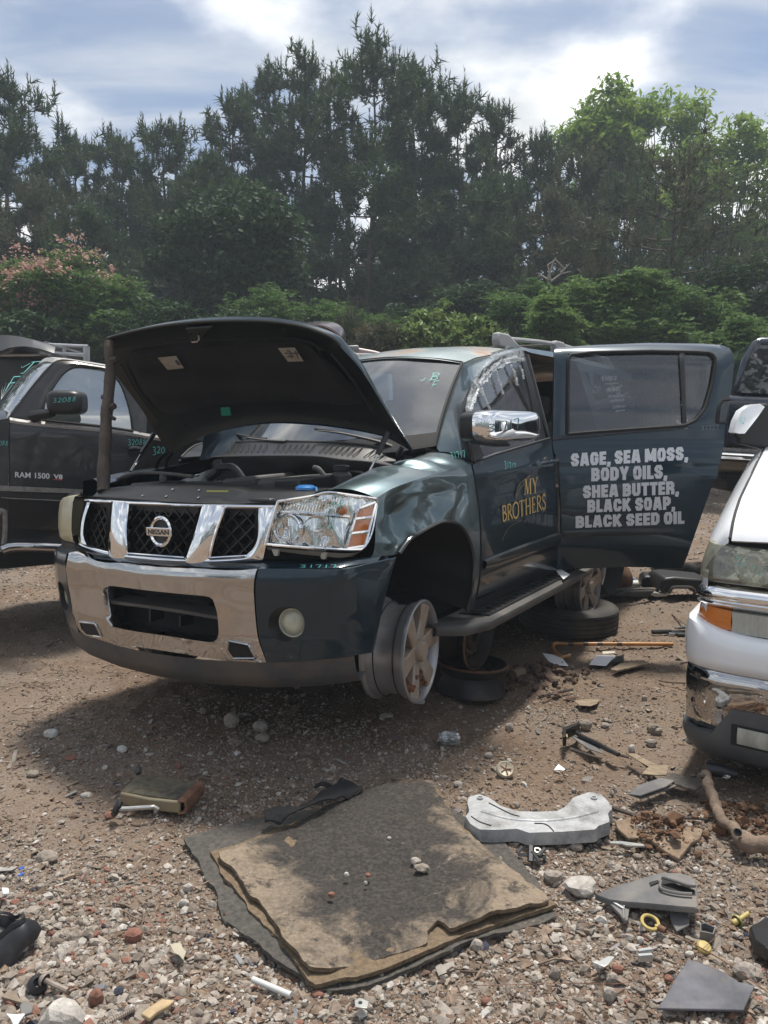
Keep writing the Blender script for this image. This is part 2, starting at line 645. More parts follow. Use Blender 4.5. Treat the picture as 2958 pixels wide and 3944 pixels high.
TK, TN = 0.14, 0.065
SERIF = {
    'M': (1.15, [(TN, [(.18, 0), (.22, 1)]), (TK, [(.22, 1), (.58, .02)]), (TN, [(.58, .02), (.93, 1)]), (TK, [(.93, 1), (.97, 0)]),
                 _serif(.18, .02), _serif(.97, .02), _serif(.2, .98), _serif(.95, .98)]),
    'Y': (.9, [(TK, [(.12, 1), (.46, .45)]), (TN, [(.8, 1), (.46, .45)]), (TK, [(.46, .48), (.46, 0)]), _serif(.46, .02), _serif(.12, .98), _serif(.8, .98)]),
    'B': (.75, [(TK, [(.18, 0), (.18, 1)]), (TN, [(.1, .97), (.4, .97)]), (TN, [(.1, .53), (.42, .53)]), (TN, [(.1, .03), (.42, .03)]),
                (.11, [(.38, .97), (.58, .9), (.6, .68), (.4, .53)]), (.12, [(.4, .53), (.66, .42), (.66, .14), (.4, .03)])]),
    'R': (.82, [(TK, [(.18, 0), (.18, 1)]), (TN, [(.1, .97), (.4, .97)]), (TN, [(.18, .5), (.4, .5)]), (.11, [(.38, .97), (.6, .88), (.6, .6), (.38, .5)]),
                (.12, [(.36, .5), (.82, .02)]), _serif(.18, .02)]),
    'O': (1.0, [(.12, [(.5, 1), (.14, .82), (.07, .5), (.14, .18), (.5, 0), (.86, .18), (.93, .5), (.86, .82), (.5, 1)])]),
    'T': (.85, [(TK, [(.42, 0), (.42, 1)]), (TN, [(.04, .97), (.8, .97)]), _serif(.42, .02), (.06, [(.05, .98), (.03, .8)]), (.06, [(.79, .98), (.81, .8)])]),
    'H': (1.0, [(TK, [(.2, 0), (.2, 1)]), (TK, [(.8, 0), (.8, 1)]), (TN, [(.2, .52), (.8, .52)]), _serif(.2, .02), _serif(.8, .02), _serif(.2, .98), _serif(.8, .98)]),
    'E': (.7, [(TK, [(.18, 0), (.18, 1)]), (TN, [(.08, .97), (.6, .97)]), (TN, [(.18, .52), (.5, .52)]), (TN, [(.08, .03), (.64, .03)]),
               (.05, [(.6, .98), (.6, .8)]), (.05, [(.64, .02), (.65, .22)]), (.05, [(.5, .42), (.5, .62)])]),
    'S': (.65, [(.12, [(.55, .82), (.34, .98), (.12, .82), (.2, .6), (.48, .42), (.56, .2), (.32, .02), (.08, .18)])]),
}


def serif(s):
    st, x = [], 0.0
    for ch in s:
        w, q = SERIF[ch]
        st += [(a, [(x + px, py) for px, py in p]) for a, p in q]
        x += w + 0.04
    return stroke_mesh(st, .1)


# heavy condensed capitals: polylines in a box 1 high, drawn with a .25 pen and mitred corners
_h, _w = .13, .62
_O = lambda w: [(_h, .30), (_h, .70), (.21, .87), (w - .21, .87), (w - _h, .70), (w - _h, .30), (w - .21, .13), (.21, .13), (_h, .30), (_h, .40)]
BLOCK = {
    'S': (.60, [[(.60 - _h, .62), (.60 - _h, .72), (.40, .87), (.21, .87), (_h, .74), (_h, .64), (.22, .54), (.38, .46), (.60 - _h, .36), (.60 - _h, .27), (.39, .13), (.20, .13), (_h, .28), (_h, .37)]]),
    'A': (.70, [[(.13, 0), (.29, 1.0)], [(.57, 0), (.41, 1.0)], [(.2, .27), (.5, .27)]]),
    'G': (.62, [[(.49, .64), (.49, .72), (.41, .87), (.21, .87), (_h, .70), (_h, .30), (.21, .13), (.41, .13), (.49, .26), (.49, .44)], [(.33, .47), (.615, .47)]]),
    'E': (.50, [[(.50, .12), (_h, .12), (_h, .88), (.50, .88)], [(_h, .5), (.47, .5)]]),
    'M': (.86, [[(_h, 0), (_h, 1)], [(.73, 0), (.73, 1)], [(.16, 1), (.43, .12)], [(.70, 1), (.43, .12)]]),
    'O': (.62, [_O(.62)]), 'D': (.62, [[(.0, .12), (.36, .12), (.49, .27), (.49, .73), (.36, .88), (.0, .88)], [(_h, .02), (_h, .98)]]),
    'B': (.62, [[(.0, .12), (.40, .12), (.49, .22), (.49, .40), (.40, .50), (_h, .50)], [(_h, .02), (_h, .98)], [(.0, .88), (.38, .88), (.47, .78), (.47, .62), (.38, .52), (_h, .52)]]),
    'Y': (.66, [[(.10, 1), (.33, .40)], [(.56, 1), (.33, .40)], [(.33, .5), (.33, 0)]]),
    'I': (.26, [[(_h, 0), (_h, 1)]]), 'L': (.48, [[(_h, 1), (_h, .12), (.48, .12)]]),
    'H': (.62, [[(_h, 0), (_h, 1)], [(.49, 0), (.49, 1)], [(_h, .5), (.49, .5)]]),
    'U': (.62, [[(_h, 1), (_h, .28), (.21, .13), (.41, .13), (.49, .28), (.49, 1)]]),
    'T': (.56, [[(0, .88), (.56, .88)], [(.28, .9), (.28, 0)]]),
    'R': (.62, [[(_h, 0), (_h, 1)], [(.0, .88), (.38, .88), (.48, .78), (.48, .60), (.38, .47), (_h, .47)], [(.38, .5), (.49, .35), (.49, 0)]]),
    'P': (.60, [[(_h, 0), (_h, 1)], [(.0, .88), (.36, .88), (.47, .78), (.47, .55), (.36, .42), (_h, .42)]]),
    'C': (.62, [[(.49, .60), (.49, .72), (.41, .87), (.21, .87), (_h, .70), (_h, .30), (.21, .13), (.41, .13), (.49, .28), (.49, .40)]]),
    'K': (.66, [[(_h, 0), (_h, 1)], [(.20, .45), (.53, 1)], [(.24, .56), (.56, 0)]]),
    ',': (.26, [[(.14, .20), (.14, .02), (.08, -.18)]]),
}


def block(s, pen_=.25, gap=.055):
    V, F, n, x = [], [], 0, 0.0
    for ch in s:
        if ch == ' ':
            x += .24
            continue
        w, st = BLOCK[ch]
        for q in st:
            p = np.array(q) + [x, 0]
            t = np.diff(p, axis=0); t /= np.linalg.norm(t, axis=1)[:, None]
            nn = np.stack([-t[:, 1], t[:, 0]], 1)
            m = np.vstack([nn[:1], (nn[:-1] + nn[1:]) / 2, nn[-1:]])
            m /= np.maximum((m ** 2).sum(1), .45)[:, None]
            k = len(p)
            V.append(np.column_stack([np.vstack([p + m * pen_ / 2, p - m * pen_ / 2]), np.full(2 * k, len(V) % 4)]))
            F += [(n + i, n + i + 1, n + k + i + 1, n + k + i) for i in range(k - 1)]
            n += 2 * k
        x += w + gap
    return np.vstack(V), F
# =================================================================== materials of the vehicles
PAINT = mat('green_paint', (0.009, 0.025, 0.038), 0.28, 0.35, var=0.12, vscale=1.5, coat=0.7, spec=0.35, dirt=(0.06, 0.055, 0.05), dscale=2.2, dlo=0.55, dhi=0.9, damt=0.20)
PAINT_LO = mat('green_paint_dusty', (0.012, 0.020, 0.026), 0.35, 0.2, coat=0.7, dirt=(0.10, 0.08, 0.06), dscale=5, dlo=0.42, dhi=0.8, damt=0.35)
PAINT_SKYLIT = mat('green_paint_skylit', (0.085, 0.125, 0.138), 0.33, 0.75, var=0.2, vscale=3, coat=0.8, dirt=(0.16, 0.16, 0.15), dscale=6, dlo=0.58, dhi=0.80, damt=0.35)  # same green paint, lightened to carry the sun and sky glare
ROOFP = mat('roof_paint_skylit', (0.22, 0.27, 0.28), 0.36, 0.45, var=0.2, vscale=4, coat=0.3, dirt=(0.26, 0.13, 0.065), dscale=2.2, dlo=0.44, dhi=0.62, damt=0.9)  # roof colour lightened for its sky reflection; the rust is real
CHROME = mat('chrome', (0.82, 0.82, 0.83), 0.05, 1.0, rvar=0.03, vscale=5)
CHROME_DULL = mat('chrome_dirty', (0.46, 0.455, 0.455), 0.05, 1.0, dirt=(0.16, 0.14, 0.12), dscale=4, dlo=0.58, dhi=0.9, damt=0.25, bump=0.03, bscale=3.2, bdet=1)
BLACKP = mat('black_plastic', (0.012, 0.0125, 0.014), 0.42, var=0.25, vscale=8, dirt=(0.06, 0.05, 0.042), dscale=5, dlo=0.52, dhi=0.85, damt=0.35)
BLACKD = mat('black_dark', (0.008, 0.008, 0.009), 0.75)
LINER = mat('wheel_liner', (0.014, 0.014, 0.015), 0.85, dirt=(0.05, 0.04, 0.033), dscale=3, dlo=0.45, dhi=0.8, damt=0.5)
VALANCE = mat('valance_plastic', (0.05, 0.05, 0.052), 0.65, dirt=(0.17, 0.125, 0.085), dscale=3.5, dlo=0.42, dhi=0.7, damt=0.6)
HOODIN = mat('hood_underside', (0.010, 0.014, 0.014), 0.42, dirt=(0.032, 0.03, 0.028), dscale=2, dlo=0.45, dhi=0.8, damt=0.45)
HOODPAD = mat('hood_pad', (0.008, 0.008, 0.009), 0.9, var=0.4, vscale=5, bump=0.006, bscale=70, dirt=(0.028, 0.026, 0.024), dscale=3, dlo=0.5, dhi=0.8, damt=0.4)
GREYPL = mat('grey_plastic', (0.055, 0.053, 0.051), 0.6, var=0.2, dirt=(0.12, 0.10, 0.08), dscale=6, dlo=0.45, dhi=0.75, damt=0.5)
RACKPL = mat('rack_plastic', (0.30, 0.30, 0.30), 0.5, var=0.1)
WINDSHIELD = glass('windshield_glass', (0.24, 0.35, 0.39), 0.15, 0.02, dust=(0.26, 0.31, 0.33), dustamt=0.07)
DARKGLASS = glass('tinted_glass', (0.16, 0.17, 0.18), 0.05, 0.01, dust=(0.30, 0.30, 0.31), dustamt=0.07)
SIDEGLASS = glass('side_glass', (0.40, 0.46, 0.46), 0.07, 0.01, dust=(0.30, 0.30, 0.31), dustamt=0.12)
LENS = glass('clear_lens', (0.90, 0.91, 0.90), 0.03, 0.02)
REFLECT = mat('lamp_reflector', (0.85, 0.86, 0.87), 0.08, 1.0, bump=0.03, bscale=16, bdet=0, stretch=(1, 1, 0.5))
REFLECT2 = mat('lamp_reflector_ribbed', (0.88, 0.88, 0.87), 0.07, 1.0, bump=0.012, bscale=30, bdet=0)
AMBER = mat('amber_reflector', (0.80, 0.20, 0.008), 0.3, coat=0.25, bump=0.004, bscale=130)
CREAM = mat('yellowed_lens', (0.42, 0.38, 0.25), 0.35, coat=0.3, var=0.15, vscale=5)
FOGLENS = mat('fog_lens', (0.42, 0.42, 0.33), 0.28, coat=0.5, var=0.2, vscale=18)
ALLOY = mat('alloy_wheel', (0.33, 0.33, 0.345), 0.36, 0.55, dirt=(0.21, 0.17, 0.13), dscale=5, dlo=0.48, dhi=0.72, damt=0.7)
ALLOY_FACE = mat('alloy_face_muddy', (0.38, 0.36, 0.33), 0.45, 0.4, dirt=(0.27, 0.19, 0.125), dscale=7, dlo=0.28, dhi=0.58, damt=0.88, bump=0.004, bscale=90)
MUD = mat('red_mud', (0.20, 0.085, 0.04), 0.95, var=0.4, vscale=12, bump=0.02, bscale=60)
STEELW = mat('black_steel', (0.020, 0.020, 0.021), 0.5, 0.3, dirt=(0.13, 0.075, 0.045), dscale=6, dlo=0.48, dhi=0.75, damt=0.55)
RUST = mat('rust', (0.17, 0.085, 0.05), 0.85, var=0.4, vscale=20, bump=0.003, bscale=120)
RUBBER = mat('tyre_rubber', (0.026, 0.025, 0.024), 0.8, var=0.2, dirt=(0.12, 0.095, 0.07), dscale=6, dlo=0.42, dhi=0.75, damt=0.55)
SEAT = mat('seat_cloth', (0.10, 0.095, 0.085), 0.9, var=0.15)
CABIN = mat('cabin_trim', (0.035, 0.035, 0.036), 0.8)
LETTER = mat('silver_vinyl', (0.60, 0.61, 0.63), 0.42, dirt=(0.28, 0.27, 0.26), dscale=18, dlo=0.55, dhi=0.8, damt=0.5)
GOLD = mat('gold_vinyl', (0.62, 0.42, 0.13), 0.4, 0.2)
GOLDDIM = mat('gold_vinyl_thin', (0.12, 0.10, 0.06), 0.4)
PEN = mat('teal_paint_pen', (0.12, 0.50, 0.46), 0.6)
PENDARK = mat('dark_teal_pen', (0.03, 0.17, 0.20), 0.6)
WHITEPRINT = mat('white_print', (0.75, 0.75, 0.75), 0.5)
PAPERL = mat('tan_label', (0.30, 0.27, 0.22), 0.6, var=0.2, vscale=14, stretch=(1, 1, 6))
GREENTAG = mat('green_tag', (0.03, 0.30, 0.20), 0.5)
YELLOWTAG = mat('yellow_sticker', (0.45, 0.45, 0.12), 0.5)
BLUECAP = mat('blue_cap', (0.04, 0.22, 0.55), 0.35)
TAPE = None


def tape_mat():
    m = bpy.data.materials.new('clear_tape')
    m.use_nodes = True
    N, L = m.node_tree.nodes, m.node_tree.links
    b = N['Principled BSDF']
    b.inputs['Base Color'].default_value = (0.85, 0.88, 0.89, 1)
    b.inputs['Roughness'].default_value = 0.18
    tr = nd(N, 'ShaderNodeBsdfTransparent')
    tc = nd(N, 'ShaderNodeTexCoord')
    ns = nd(N, 'ShaderNodeTexNoise', inputs={'Scale': 22, 'Detail': 5, 'Roughness': 0.7, 'Distortion': 2.0})
    L.new(tc.outputs['Object'], ns.inputs['Vector'])
    r = nd(N, 'ShaderNodeMapRange', inputs={1: 0.40, 2: 0.62, 3: 0.12, 4: 0.85})
    L.new(ns.outputs['Fac'], r.inputs[0])
    mx = nd(N, 'ShaderNodeMixShader')
    L.new(r.outputs[0], mx.inputs[0]); L.new(tr.outputs[0], mx.inputs[1]); L.new(b.outputs[0], mx.inputs[2])
    L.new(mx.outputs[0], N['Material Output'].inputs[0])
    return m


TAPE = tape_mat()

# =================================================================== the wrecked SUV
_zz = [0.25, 0.30, .45, .6, .85, 1.0, 1.15, 1.24, 1.30, 1.5, 1.7, 1.82, 1.87, 1.93, 2.0]
_yy = [.90, .93, .96, 1.0, 1.005, 1.0, .985, .955, .93, .875, .81, .775, .755, .70, .55]


def ys(z):
    return np.interp(z, _zz, _yy)


def f_side(p):
    return p[..., 1] - (ys(p[..., 2]) - .25 * np.maximum(0, p[..., 0]) ** 2)


def f_bump(p):
    a = np.abs(p[..., 1])
    z = p[..., 2]
    X = np.interp(a, [0, .3, .60, .75, .87, .925, .965, .995, 1.2], [.905, .888, .838, .785, .715, .665, .52, .38, -.5])
    zo = np.interp(z, [.30, .42, .55, .70, .80, .84, .88], [-.10, -.05, -.015, 0.0, 0.0, -.012, -.05])
    return p[..., 0] - X - zo


def f_grille(p):
    zq = p[..., 2] - .98
    return p[..., 0] - (.835 - .10 * (np.abs(p[..., 1]) / .6) ** 2 - .20 * zq - .9 * zq ** 2)


def f_head(p):
    a = np.abs(p[..., 1])
    X = np.interp(a, [.4, .58, .70, .80, .87, .92, .96], [.80, .765, .735, .685, .615, .52, .36])
    return p[..., 0] - X + .12 * (p[..., 2] - 1.0)


def pln(ax, val):
    return lambda p: p[..., ax] - val


def shift(fn, d):
    return lambda p: fn(p) + d          # surface pulled back by d


def mirY(P):
    Q = np.array(P); Q[..., 1] *= -1
    return Q


def Zp(ox, oy, s, *pts):
    """points read in an enlargement with origin (ox, oy) and scale s -> photograph pixels"""
    return [(ox + x / s, oy + y / s) for x, y in pts]


suv = thing('wrecked_suv', 'dark green SUV with its hood propped open, crumpled fender and lettered rear door swung out', 'suv', BW((-1.2, 0, -.1)))
Bg = lambda P, **k: MB().grid(BW(P), **k)

# ---- chrome centre of the bumper, a ring between the outline and the intake opening
top = [(265, 2130), (284, 2123), (339, 2146), (390, 2165), (491, 2172), (580, 2182), (715, 2189), (900, 2197), (991, 2190)]
rgt = [(991, 2190), (986, 2200), (977, 2258), (983, 2371), (995, 2462), (1026, 2552)]
bot = [(306, 2428), (331, 2448), (421, 2475), (602, 2502), (750, 2526), (900, 2547), (1026, 2552)]
lft = [(265, 2130), (254, 2190), (256, 2249), (272, 2335), (286, 2389), (306, 2428)]
itop = [(403, 2265), (430, 2257), (557, 2273), (692, 2287), (796, 2297), (820, 2310)]
irgt = [(820, 2310), (830, 2340), (837, 2370), (842, 2434), (836, 2462)]
ibot = [(420, 2400), (430, 2412), (512, 2430), (647, 2450), (805, 2473), (836, 2462)]
ilft = [(403, 2265), (396, 2281), (398, 2326), (408, 2380), (420, 2400)]


def loop4(t, r, b, l, n):
    T, R_, B_, L_ = rs(t, n, True), rs(r, n, True), rs(b, n, True)[::-1], rs(l, n, True)[::-1]
    return np.vstack([T[:-1], R_[:-1], B_[:-1], L_[:-1]])


bumper = obj('bumper', MB().box(BW((.60, 0, .62)), (.02, .02, .02)), BLACKD, suv)
Lo, Li = loop4(top, rgt, bot, lft, 26), loop4(itop, irgt, ibot, ilft, 26)
loops = []
for k, t in enumerate(np.linspace(0, 1, 9)):
    loops.append(BW(hit(Lo * (1 - t) + Li * t, f_bump)))
inn = loops[-1]
cen = inn.mean(0)
back = BW((0, 0, 0)) - BW((1, 0, 0))
loops.append(inn + back * .012 + (cen - inn) * .02)
loops.append(inn + back * .05 + (cen - inn) * .035)
lip = loops[0] + back * .03 + np.array([0, 0, .006])
obj('chrome_face', MB().ring([lip] + loops), CHROME_DULL, bumper, angle=50)
# intake plastic behind the opening
ib = hit(Li, shift(f_bump, .05))
mb = MB()
wall = [BW(ib), BW(ib + np.array([-.10, 0, 0]) + (ib.mean(0) - ib) * .06)]
mb.ring(wall)
mb.f.append(tuple(range(len(ib), 2 * len(ib))))
intake = obj('lower_intake', mb, BLACKP, bumper)
mb = MB()
for v0, v1 in ((2322, 2372),):
    for dz in (0, .012):
        pass
    A = hit([(425, v0 - 8), (560, v0 + 8), (700, v0 + 28), (838, v1 + 2)], shift(f_bump, .035))
    Bk = A + np.array([-.09, 0, .012])
    mb.prism(np.vstack([BW(A), BW(Bk)[::-1]]), (0, 0, -.014))
obj('slat', mb, GREYPL, intake)
for u, v0, v1 in ((575, 2346, 2395), (690, 2372, 2415)):
    A = hit([(u, v0), (u, v1)], shift(f_bump, .05))
    obj('rib', MB().prism(BW(np.array([A[0], A[1], A[1] + [-.08, 0, 0], A[0] + [-.08, 0, 0]])), BW((0, .008, 0)) - BW((0, 0, 0))), BLACKP, intake)
A = hit([(560, 2292), (800, 2316), (815, 2365), (565, 2335)], shift(f_bump, .13))
obj('radiator_core', MB().grid(np.array([[BW(A[0]), BW(A[1])], [BW(A[3]), BW(A[2])]])), mat('core', (0.03, 0.03, 0.032), 0.6, bump=0.004, bscale=200, stretch=(1, 1, 20)), intake)
# tow hook openings, their dark insides painted as black faces, with chrome rims
for q in (Zp(850, 2100, 2.212, (70, 815), (240, 850), (300, 965), (105, 965), (60, 900)), Zp(150, 2100, 2.212, (345, 652), (480, 668), (535, 780), (410, 765), (365, 715))):
    c = np.mean(q, axis=0)
    q2 = rs(q + q[:1], 33, False)[:-1]
    P = BW(hit(q2, shift(f_bump, -.003)))
    P2 = BW(hit(c + (q2 - c) * 0.93, shift(f_bump, -.003)))
    P3 = BW(hit(c + (q2 - c) * 0.90, shift(f_bump, -.002)))
    m_ = MB().ring([P2, P3]); m_.f.append(tuple(range(len(P), 2 * len(P))))
    h_ = obj('tow_hook_dark_face', m_, BLACKD, bumper)
    obj('tow_hook_rim', MB().tube(np.vstack([P, P[:1]]), .005, 6, cap=False), CHROME_DULL, bumper)

# ---- painted bumper ends with fog lamps
etop = [(995, 2190), (1166, 2191), (1322, 2193), (1420, 2172), (1519, 2152)]
ergt = [(1519, 2152), (1501, 2204), (1478, 2290), (1456, 2389), (1438, 2484), (1431, 2514)]
ebot = [(1028, 2552), (1166, 2546), (1302, 2533), (1431, 2514)]
elft = [(995, 2190), (984, 2258), (988, 2371), (1000, 2462), (1028, 2552)]
n = 22
Eo = loop4(etop, ergt, ebot, elft, n)
fc, fr = np.array([1103, 2403]), np.array([70, 68])
ang = np.concatenate([np.linspace(a, b, n)[:-1] for a, b in ((-2.5, -.8), (-.8, .75), (.75, 2.4), (2.4, 3.783))])
Ei = fc + np.stack([np.cos(ang), np.sin(ang)], 1) * fr
eloops = [hit(Eo * (1 - t) + Ei * t, f_bump) for t in np.linspace(0, 1, 8)]
ledge = eloops[0] + np.array([-.02, 0, .004])
e_in = eloops[-1]
ec = e_in.mean(0)
bowl = [e_in, e_in + np.array([-.03, 0, 0]) + (ec - e_in) * .12, e_in + np.array([-.07, 0, 0]) + (ec - e_in) * .22]
lp = hit([(1128, 2398)], shift(f_bump, .045))[0]
for sgn, name in ((1, 'l'), (-1, 'r')):
    mm = (lambda P: P) if sgn > 0 else mirY
    e = obj('bumper_end', MB().ring([BW(mm(x)) for x in [ledge] + eloops]), PAINT, bumper, angle=28)
    m_ = MB().ring([BW(mm(x)) for x in bowl])
    m_.f.append(tuple(range(2 * len(e_in), 3 * len(e_in))))
    obj('fog_lamp_recess', m_, BLACKP, bumper)
    ax = BW(mm(np.array([1, .25, 0.0]))) - BW((0, 0, 0))
    obj('fog_lamp', MB().lathe([(.066, -.02), (.066, 0), (.060, .006), (.054, .004), (.046, .010), (.026, .018), (.0, .021)], BW(mm(lp)), ax, 28), FOGLENS, bumper)
    obj('fog_lamp_rim', MB().lathe([(.071, -.02), (.071, .004), (.065, .008), (.062, .004)], BW(mm(lp)), ax, 28), BLACKP, bumper)
# ledge on top of the bumper ends and centre, and what is behind it
yy_ = np.linspace(-.97, .97, 61)


def bump_x(y, z):
    return -f_bump(np.stack([np.zeros_like(y), y, np.full_like(y, z)], -1))


def bsweep(rows):
    """rows of (offset inwards, z) swept along the bumper's curve"""
    return np.stack([np.stack([bump_x(yy_, .75) - o, yy_ * (1 - o * .12), np.full_like(yy_, z)], 1) for o, z in rows])


obj('bumper_step', Bg(bsweep([(.022, .838), (.05, .852), (.12, .856), (.13, .80)])), PAINT, bumper)
obj('bumper_beam', Bg(bsweep([(.13, .86), (.16, .90), (.16, .50)])[:, 5:-5]), BLACKD, bumper)
zc = .40 + .035 * (np.abs(yy_) / .9) ** 2
V_ = []
for o, dz in ((.045, .035), (.05, .01), (.058, -.03), (.085, -.085), (.10, -.09), (.14, -.06)):
    V_.append(np.stack([bump_x(yy_ * .955, .75) - o, yy_ * .955 * (1 - o * .1), zc + dz - .008], 1))
obj('valance', Bg(np.array(V_)), VALANCE, bumper, angle=60)
V, F = pen('31717', .14)
decal('pen_mark', V, F, Zp(850, 2100, 2.212, (672, 190), (985, 192), (985, 163), (672, 163)), shift(f_bump, -.003), 'B', PEN, bumper)

# ---- grille
def strip(a, b, fn, k=3, bow=0.0, n=18):
    A, Bq = rs(a, n, True), rs(b, n, True)
    R_ = []
    for t in np.linspace(0, 1, k):
        P = hit(A * (1 - t) + Bq * t, fn)
        P[:, 0] += bow * 4 * t * (1 - t)
        R_.append(P)
    return np.array(R_)


gTL, gTR, gBL, gBR = (324, 1920), (1062, 1944), (297, 2100), (1012, 2157)
gtop = [gTL, (560, 1932), (800, 1940), gTR]
gbot = [gBL, (330, 2112), (416, 2141), (560, 2164), (712, 2170), (850, 2172), gBR]
o1 = dict(t=[(346, 1937), (426, 1937)], r=[(426, 1937), (417, 2123)], b=[(333, 2098), (370, 2110), (417, 2123)], l=[(346, 1937), (326, 2000), (320, 2060), (333, 2098)])
o2 = dict(t=[(491, 1943), (780, 1952)], r=[(780, 1952), (750, 2045), (711, 2148)], b=[(487, 2131), (711, 2148)], l=[(491, 1943), (482, 2040), (487, 2131)])
o3 = dict(t=[(862, 1957), (996, 1959)], r=[(996, 1959), (992, 2060), (975, 2110), (946, 2141)], b=[(803, 2149), (946, 2141)], l=[(862, 1957), (825, 2060), (803, 2149)])
grille = obj('grille', Bg(strip(gtop, [(346, 1937), (426, 1938), (491, 1943), (780, 1952), (862, 1957), (996, 1959), (1050, 1962)], f_grille, 5, .012, 40), flip=True), CHROME, suv)
chp = lambda nm, a, b, bow=.01, k=5, n=20: obj(nm, Bg(strip(a, b, f_grille, k, bow, n)), CHROME, grille)
chp('frame_bottom', [(320, 2085), (333, 2098), (370, 2110), (417, 2123), (487, 2131), (711, 2148), (803, 2149), (946, 2141), (975, 2110)], gbot[:], .012, 5, 40)
chp('frame_left', [gTL, (308, 2010), gBL], o1['l'], .010)
chp('frame_right', o3['r'], [gTR, (1036, 2050), gBR], .012)
for a, b in (([(426, 1930), (420, 2030), (415, 2142)], [(493, 1934), (480, 2040), (486, 2156)]), ([(780, 1944), (752, 2045), (711, 2166)], [(864, 1947), (826, 2060), (790, 2171)])):
    P = strip(a, b, shift(f_grille, -.008), 7, .014, 20)
    P = np.vstack([P[:1] - [[[.03, 0, 0]]], P, P[-1:] - [[[.03, 0, 0]]]])
    obj('chrome_bar', Bg(P), CHROME, grille)
for a in ([(493, 1942), (484, 2040), (488, 2131)], [(866, 1955), (828, 2060), (806, 2149)]):
    obj('bead', MB().tube(BW(hit(rs(a, 16, True), shift(f_grille, -.012))), .006, 6), CHROME, grille)
for o in (o2, o3):
    q = np.vstack([rs(o['b'], 12), ])
    obj('bead', MB().tube(BW(hit(q, shift(f_grille, -.010))), .005, 6), CHROME, grille)


def clipline(p, d, poly):
    t0, t1 = -9.0, 9.0
    c = poly.mean(0)
    for i in range(len(poly)):
        a, b = poly[i], poly[(i + 1) % len(poly)]
        nn = np.array([-(b - a)[1], (b - a)[0]])
        if np.dot(c - a, nn) < 0:
            nn = -nn
        den, num = np.dot(d, nn), np.dot(p - a, nn)
        if abs(den) < 1e-9:
            if num < 0:
                return None
            continue
        t = -num / den
        if den > 0:
            t0 = max(t0, t)
        else:
            t1 = min(t1, t)
    return (t0, t1) if t1 > t0 + .004 else None


for o in (o1, o2, o3):
    lp4 = loop4(o['t'], o['r'], o['b'], o['l'], 7)
    P = hit(lp4, shift(f_grille, .02))
    yz = P[:, 1:]
    c = yz.mean(0)
    poly = c + (yz - c) * 1.02
    mb = MB()
    gx = lambda q: np.array([-f_grille(np.array([0, q[0], q[1]])) - .03, q[0], q[1]])
    for d in (np.array([.72, .69]), np.array([.72, -.69])):
        nrm = np.array([-d[1], d[0]])
        for k in range(-14, 15):
            p0 = np.array([0, .97]) + nrm * k * .0475
            r = clipline(p0, d, poly)
            if r is None:
                continue
            a, b = gx(p0 + d * r[0]), gx(p0 + d * r[1])
            w = np.array([0, *nrm]) * .003
            dn = np.array([-.03, 0, .0])
            tw = np.array([0, 0, -.014])
            mb.add(BW(np.array([a - w, a + w, b + w, b - w, a - w + dn + tw, a + w + dn + tw, b + w + dn + tw, b - w + dn + tw])),
                   [(0, 1, 2, 3), (0, 3, 7, 4), (1, 5, 6, 2), (4, 7, 6, 5)])
    obj('mesh_insert', mb, BLACKP, grille, smooth=False)
    w_ = MB().ring([BW(P + [.018, 0, 0]), BW(P + [-.05, 0, 0] + np.array([0, 1, 1]) * (P.mean(0) - P) * .03)])
    w_.f.append(tuple(range(len(P), 2 * len(P))))
    obj('grille_well', w_, BLACKD, grille)
ec = hit([(622, 2047)], shift(f_grille, -.012))[0]
ea = BW((1, 0, .10)) - BW((0, 0, 0))
obj('emblem_ring', MB().lathe([(.050, -.01), (.052, .006), (.060, .012), (.068, .006), (.070, -.01)], BW(ec), ea, 40), CHROME, grille)
obj('emblem_back', MB().lathe([(.0, -.004), (.052, -.004)], BW(ec), ea, 40), BLACKP, grille)
obj('emblem_bar', MB().box(BW(ec + [.012, 0, 0]), (.012, .156, .038), SM), CHROME, grille, bevel=.003)
V, F = text_verts('NISSAN', .02)
N01 = norm01(V)
P = np.stack([np.full(len(V), ec[0] + .0195), ec[1] - .064 + N01[:, 0] * .128, ec[2] - .011 + N01[:, 1] * .022], 1)
obj('emblem_lettering', MB().add(BW(P), F), mat('emblem_ink', (.10, .11, .12), .4, .5), grille, smooth=False)

# ---- headlights
htop = [(1071, 1931), (1195, 1912), (1259, 1897), (1343, 1906), (1449, 1921)]
hrgt = [(1449, 1921), (1453, 1931), (1436, 2037), (1413, 2095), (1389, 2117)]
hbot = [(1022, 2096), (1153, 2107), (1322, 2117), (1389, 2117)]
hlft = [(1071, 1931), (1045, 2020), (1022, 2096)]
lens = onsurf(coons(htop, hbot, hlft, hrgt, 26, 14), f_head)
deep = onsurf(coons(htop, hbot, hlft, hrgt, 26, 14), shift(f_head, .035))
hl = obj('headlight', Bg(deep), REFLECT, suv)
rim = np.vstack([lens[0], lens[1:, -1], lens[-1, ::-1][1:], lens[::-1, 0][1:]])
rim2 = np.vstack([deep[0], deep[1:, -1], deep[-1, ::-1][1:], deep[::-1, 0][1:]])
obj('housing', MB().ring([BW(rim), BW(rim2 + [-.0, 0, 0])]), CHROME, hl)
obj('lens_edge', MB().tube(BW(rim), .006, 6, cap=False), CHROME, hl)
q = Zp(900, 1750, 2.37, (300, 845), (640, 880), (1000, 905), (1120, 900), (1190, 870))
q2 = Zp(900, 1750, 2.37, (310, 872), (640, 915), (960, 945), (1080, 935), (1130, 905))
obj('housing_skirt', Bg(np.array([hit(rs(q, 16), f_head), hit(rs(q2, 16), shift(f_head, .01)), hit(rs(q2, 16), shift(f_head, .12))])), mat('lamp_skirt', (.16, .155, .14), .3, .3), hl)
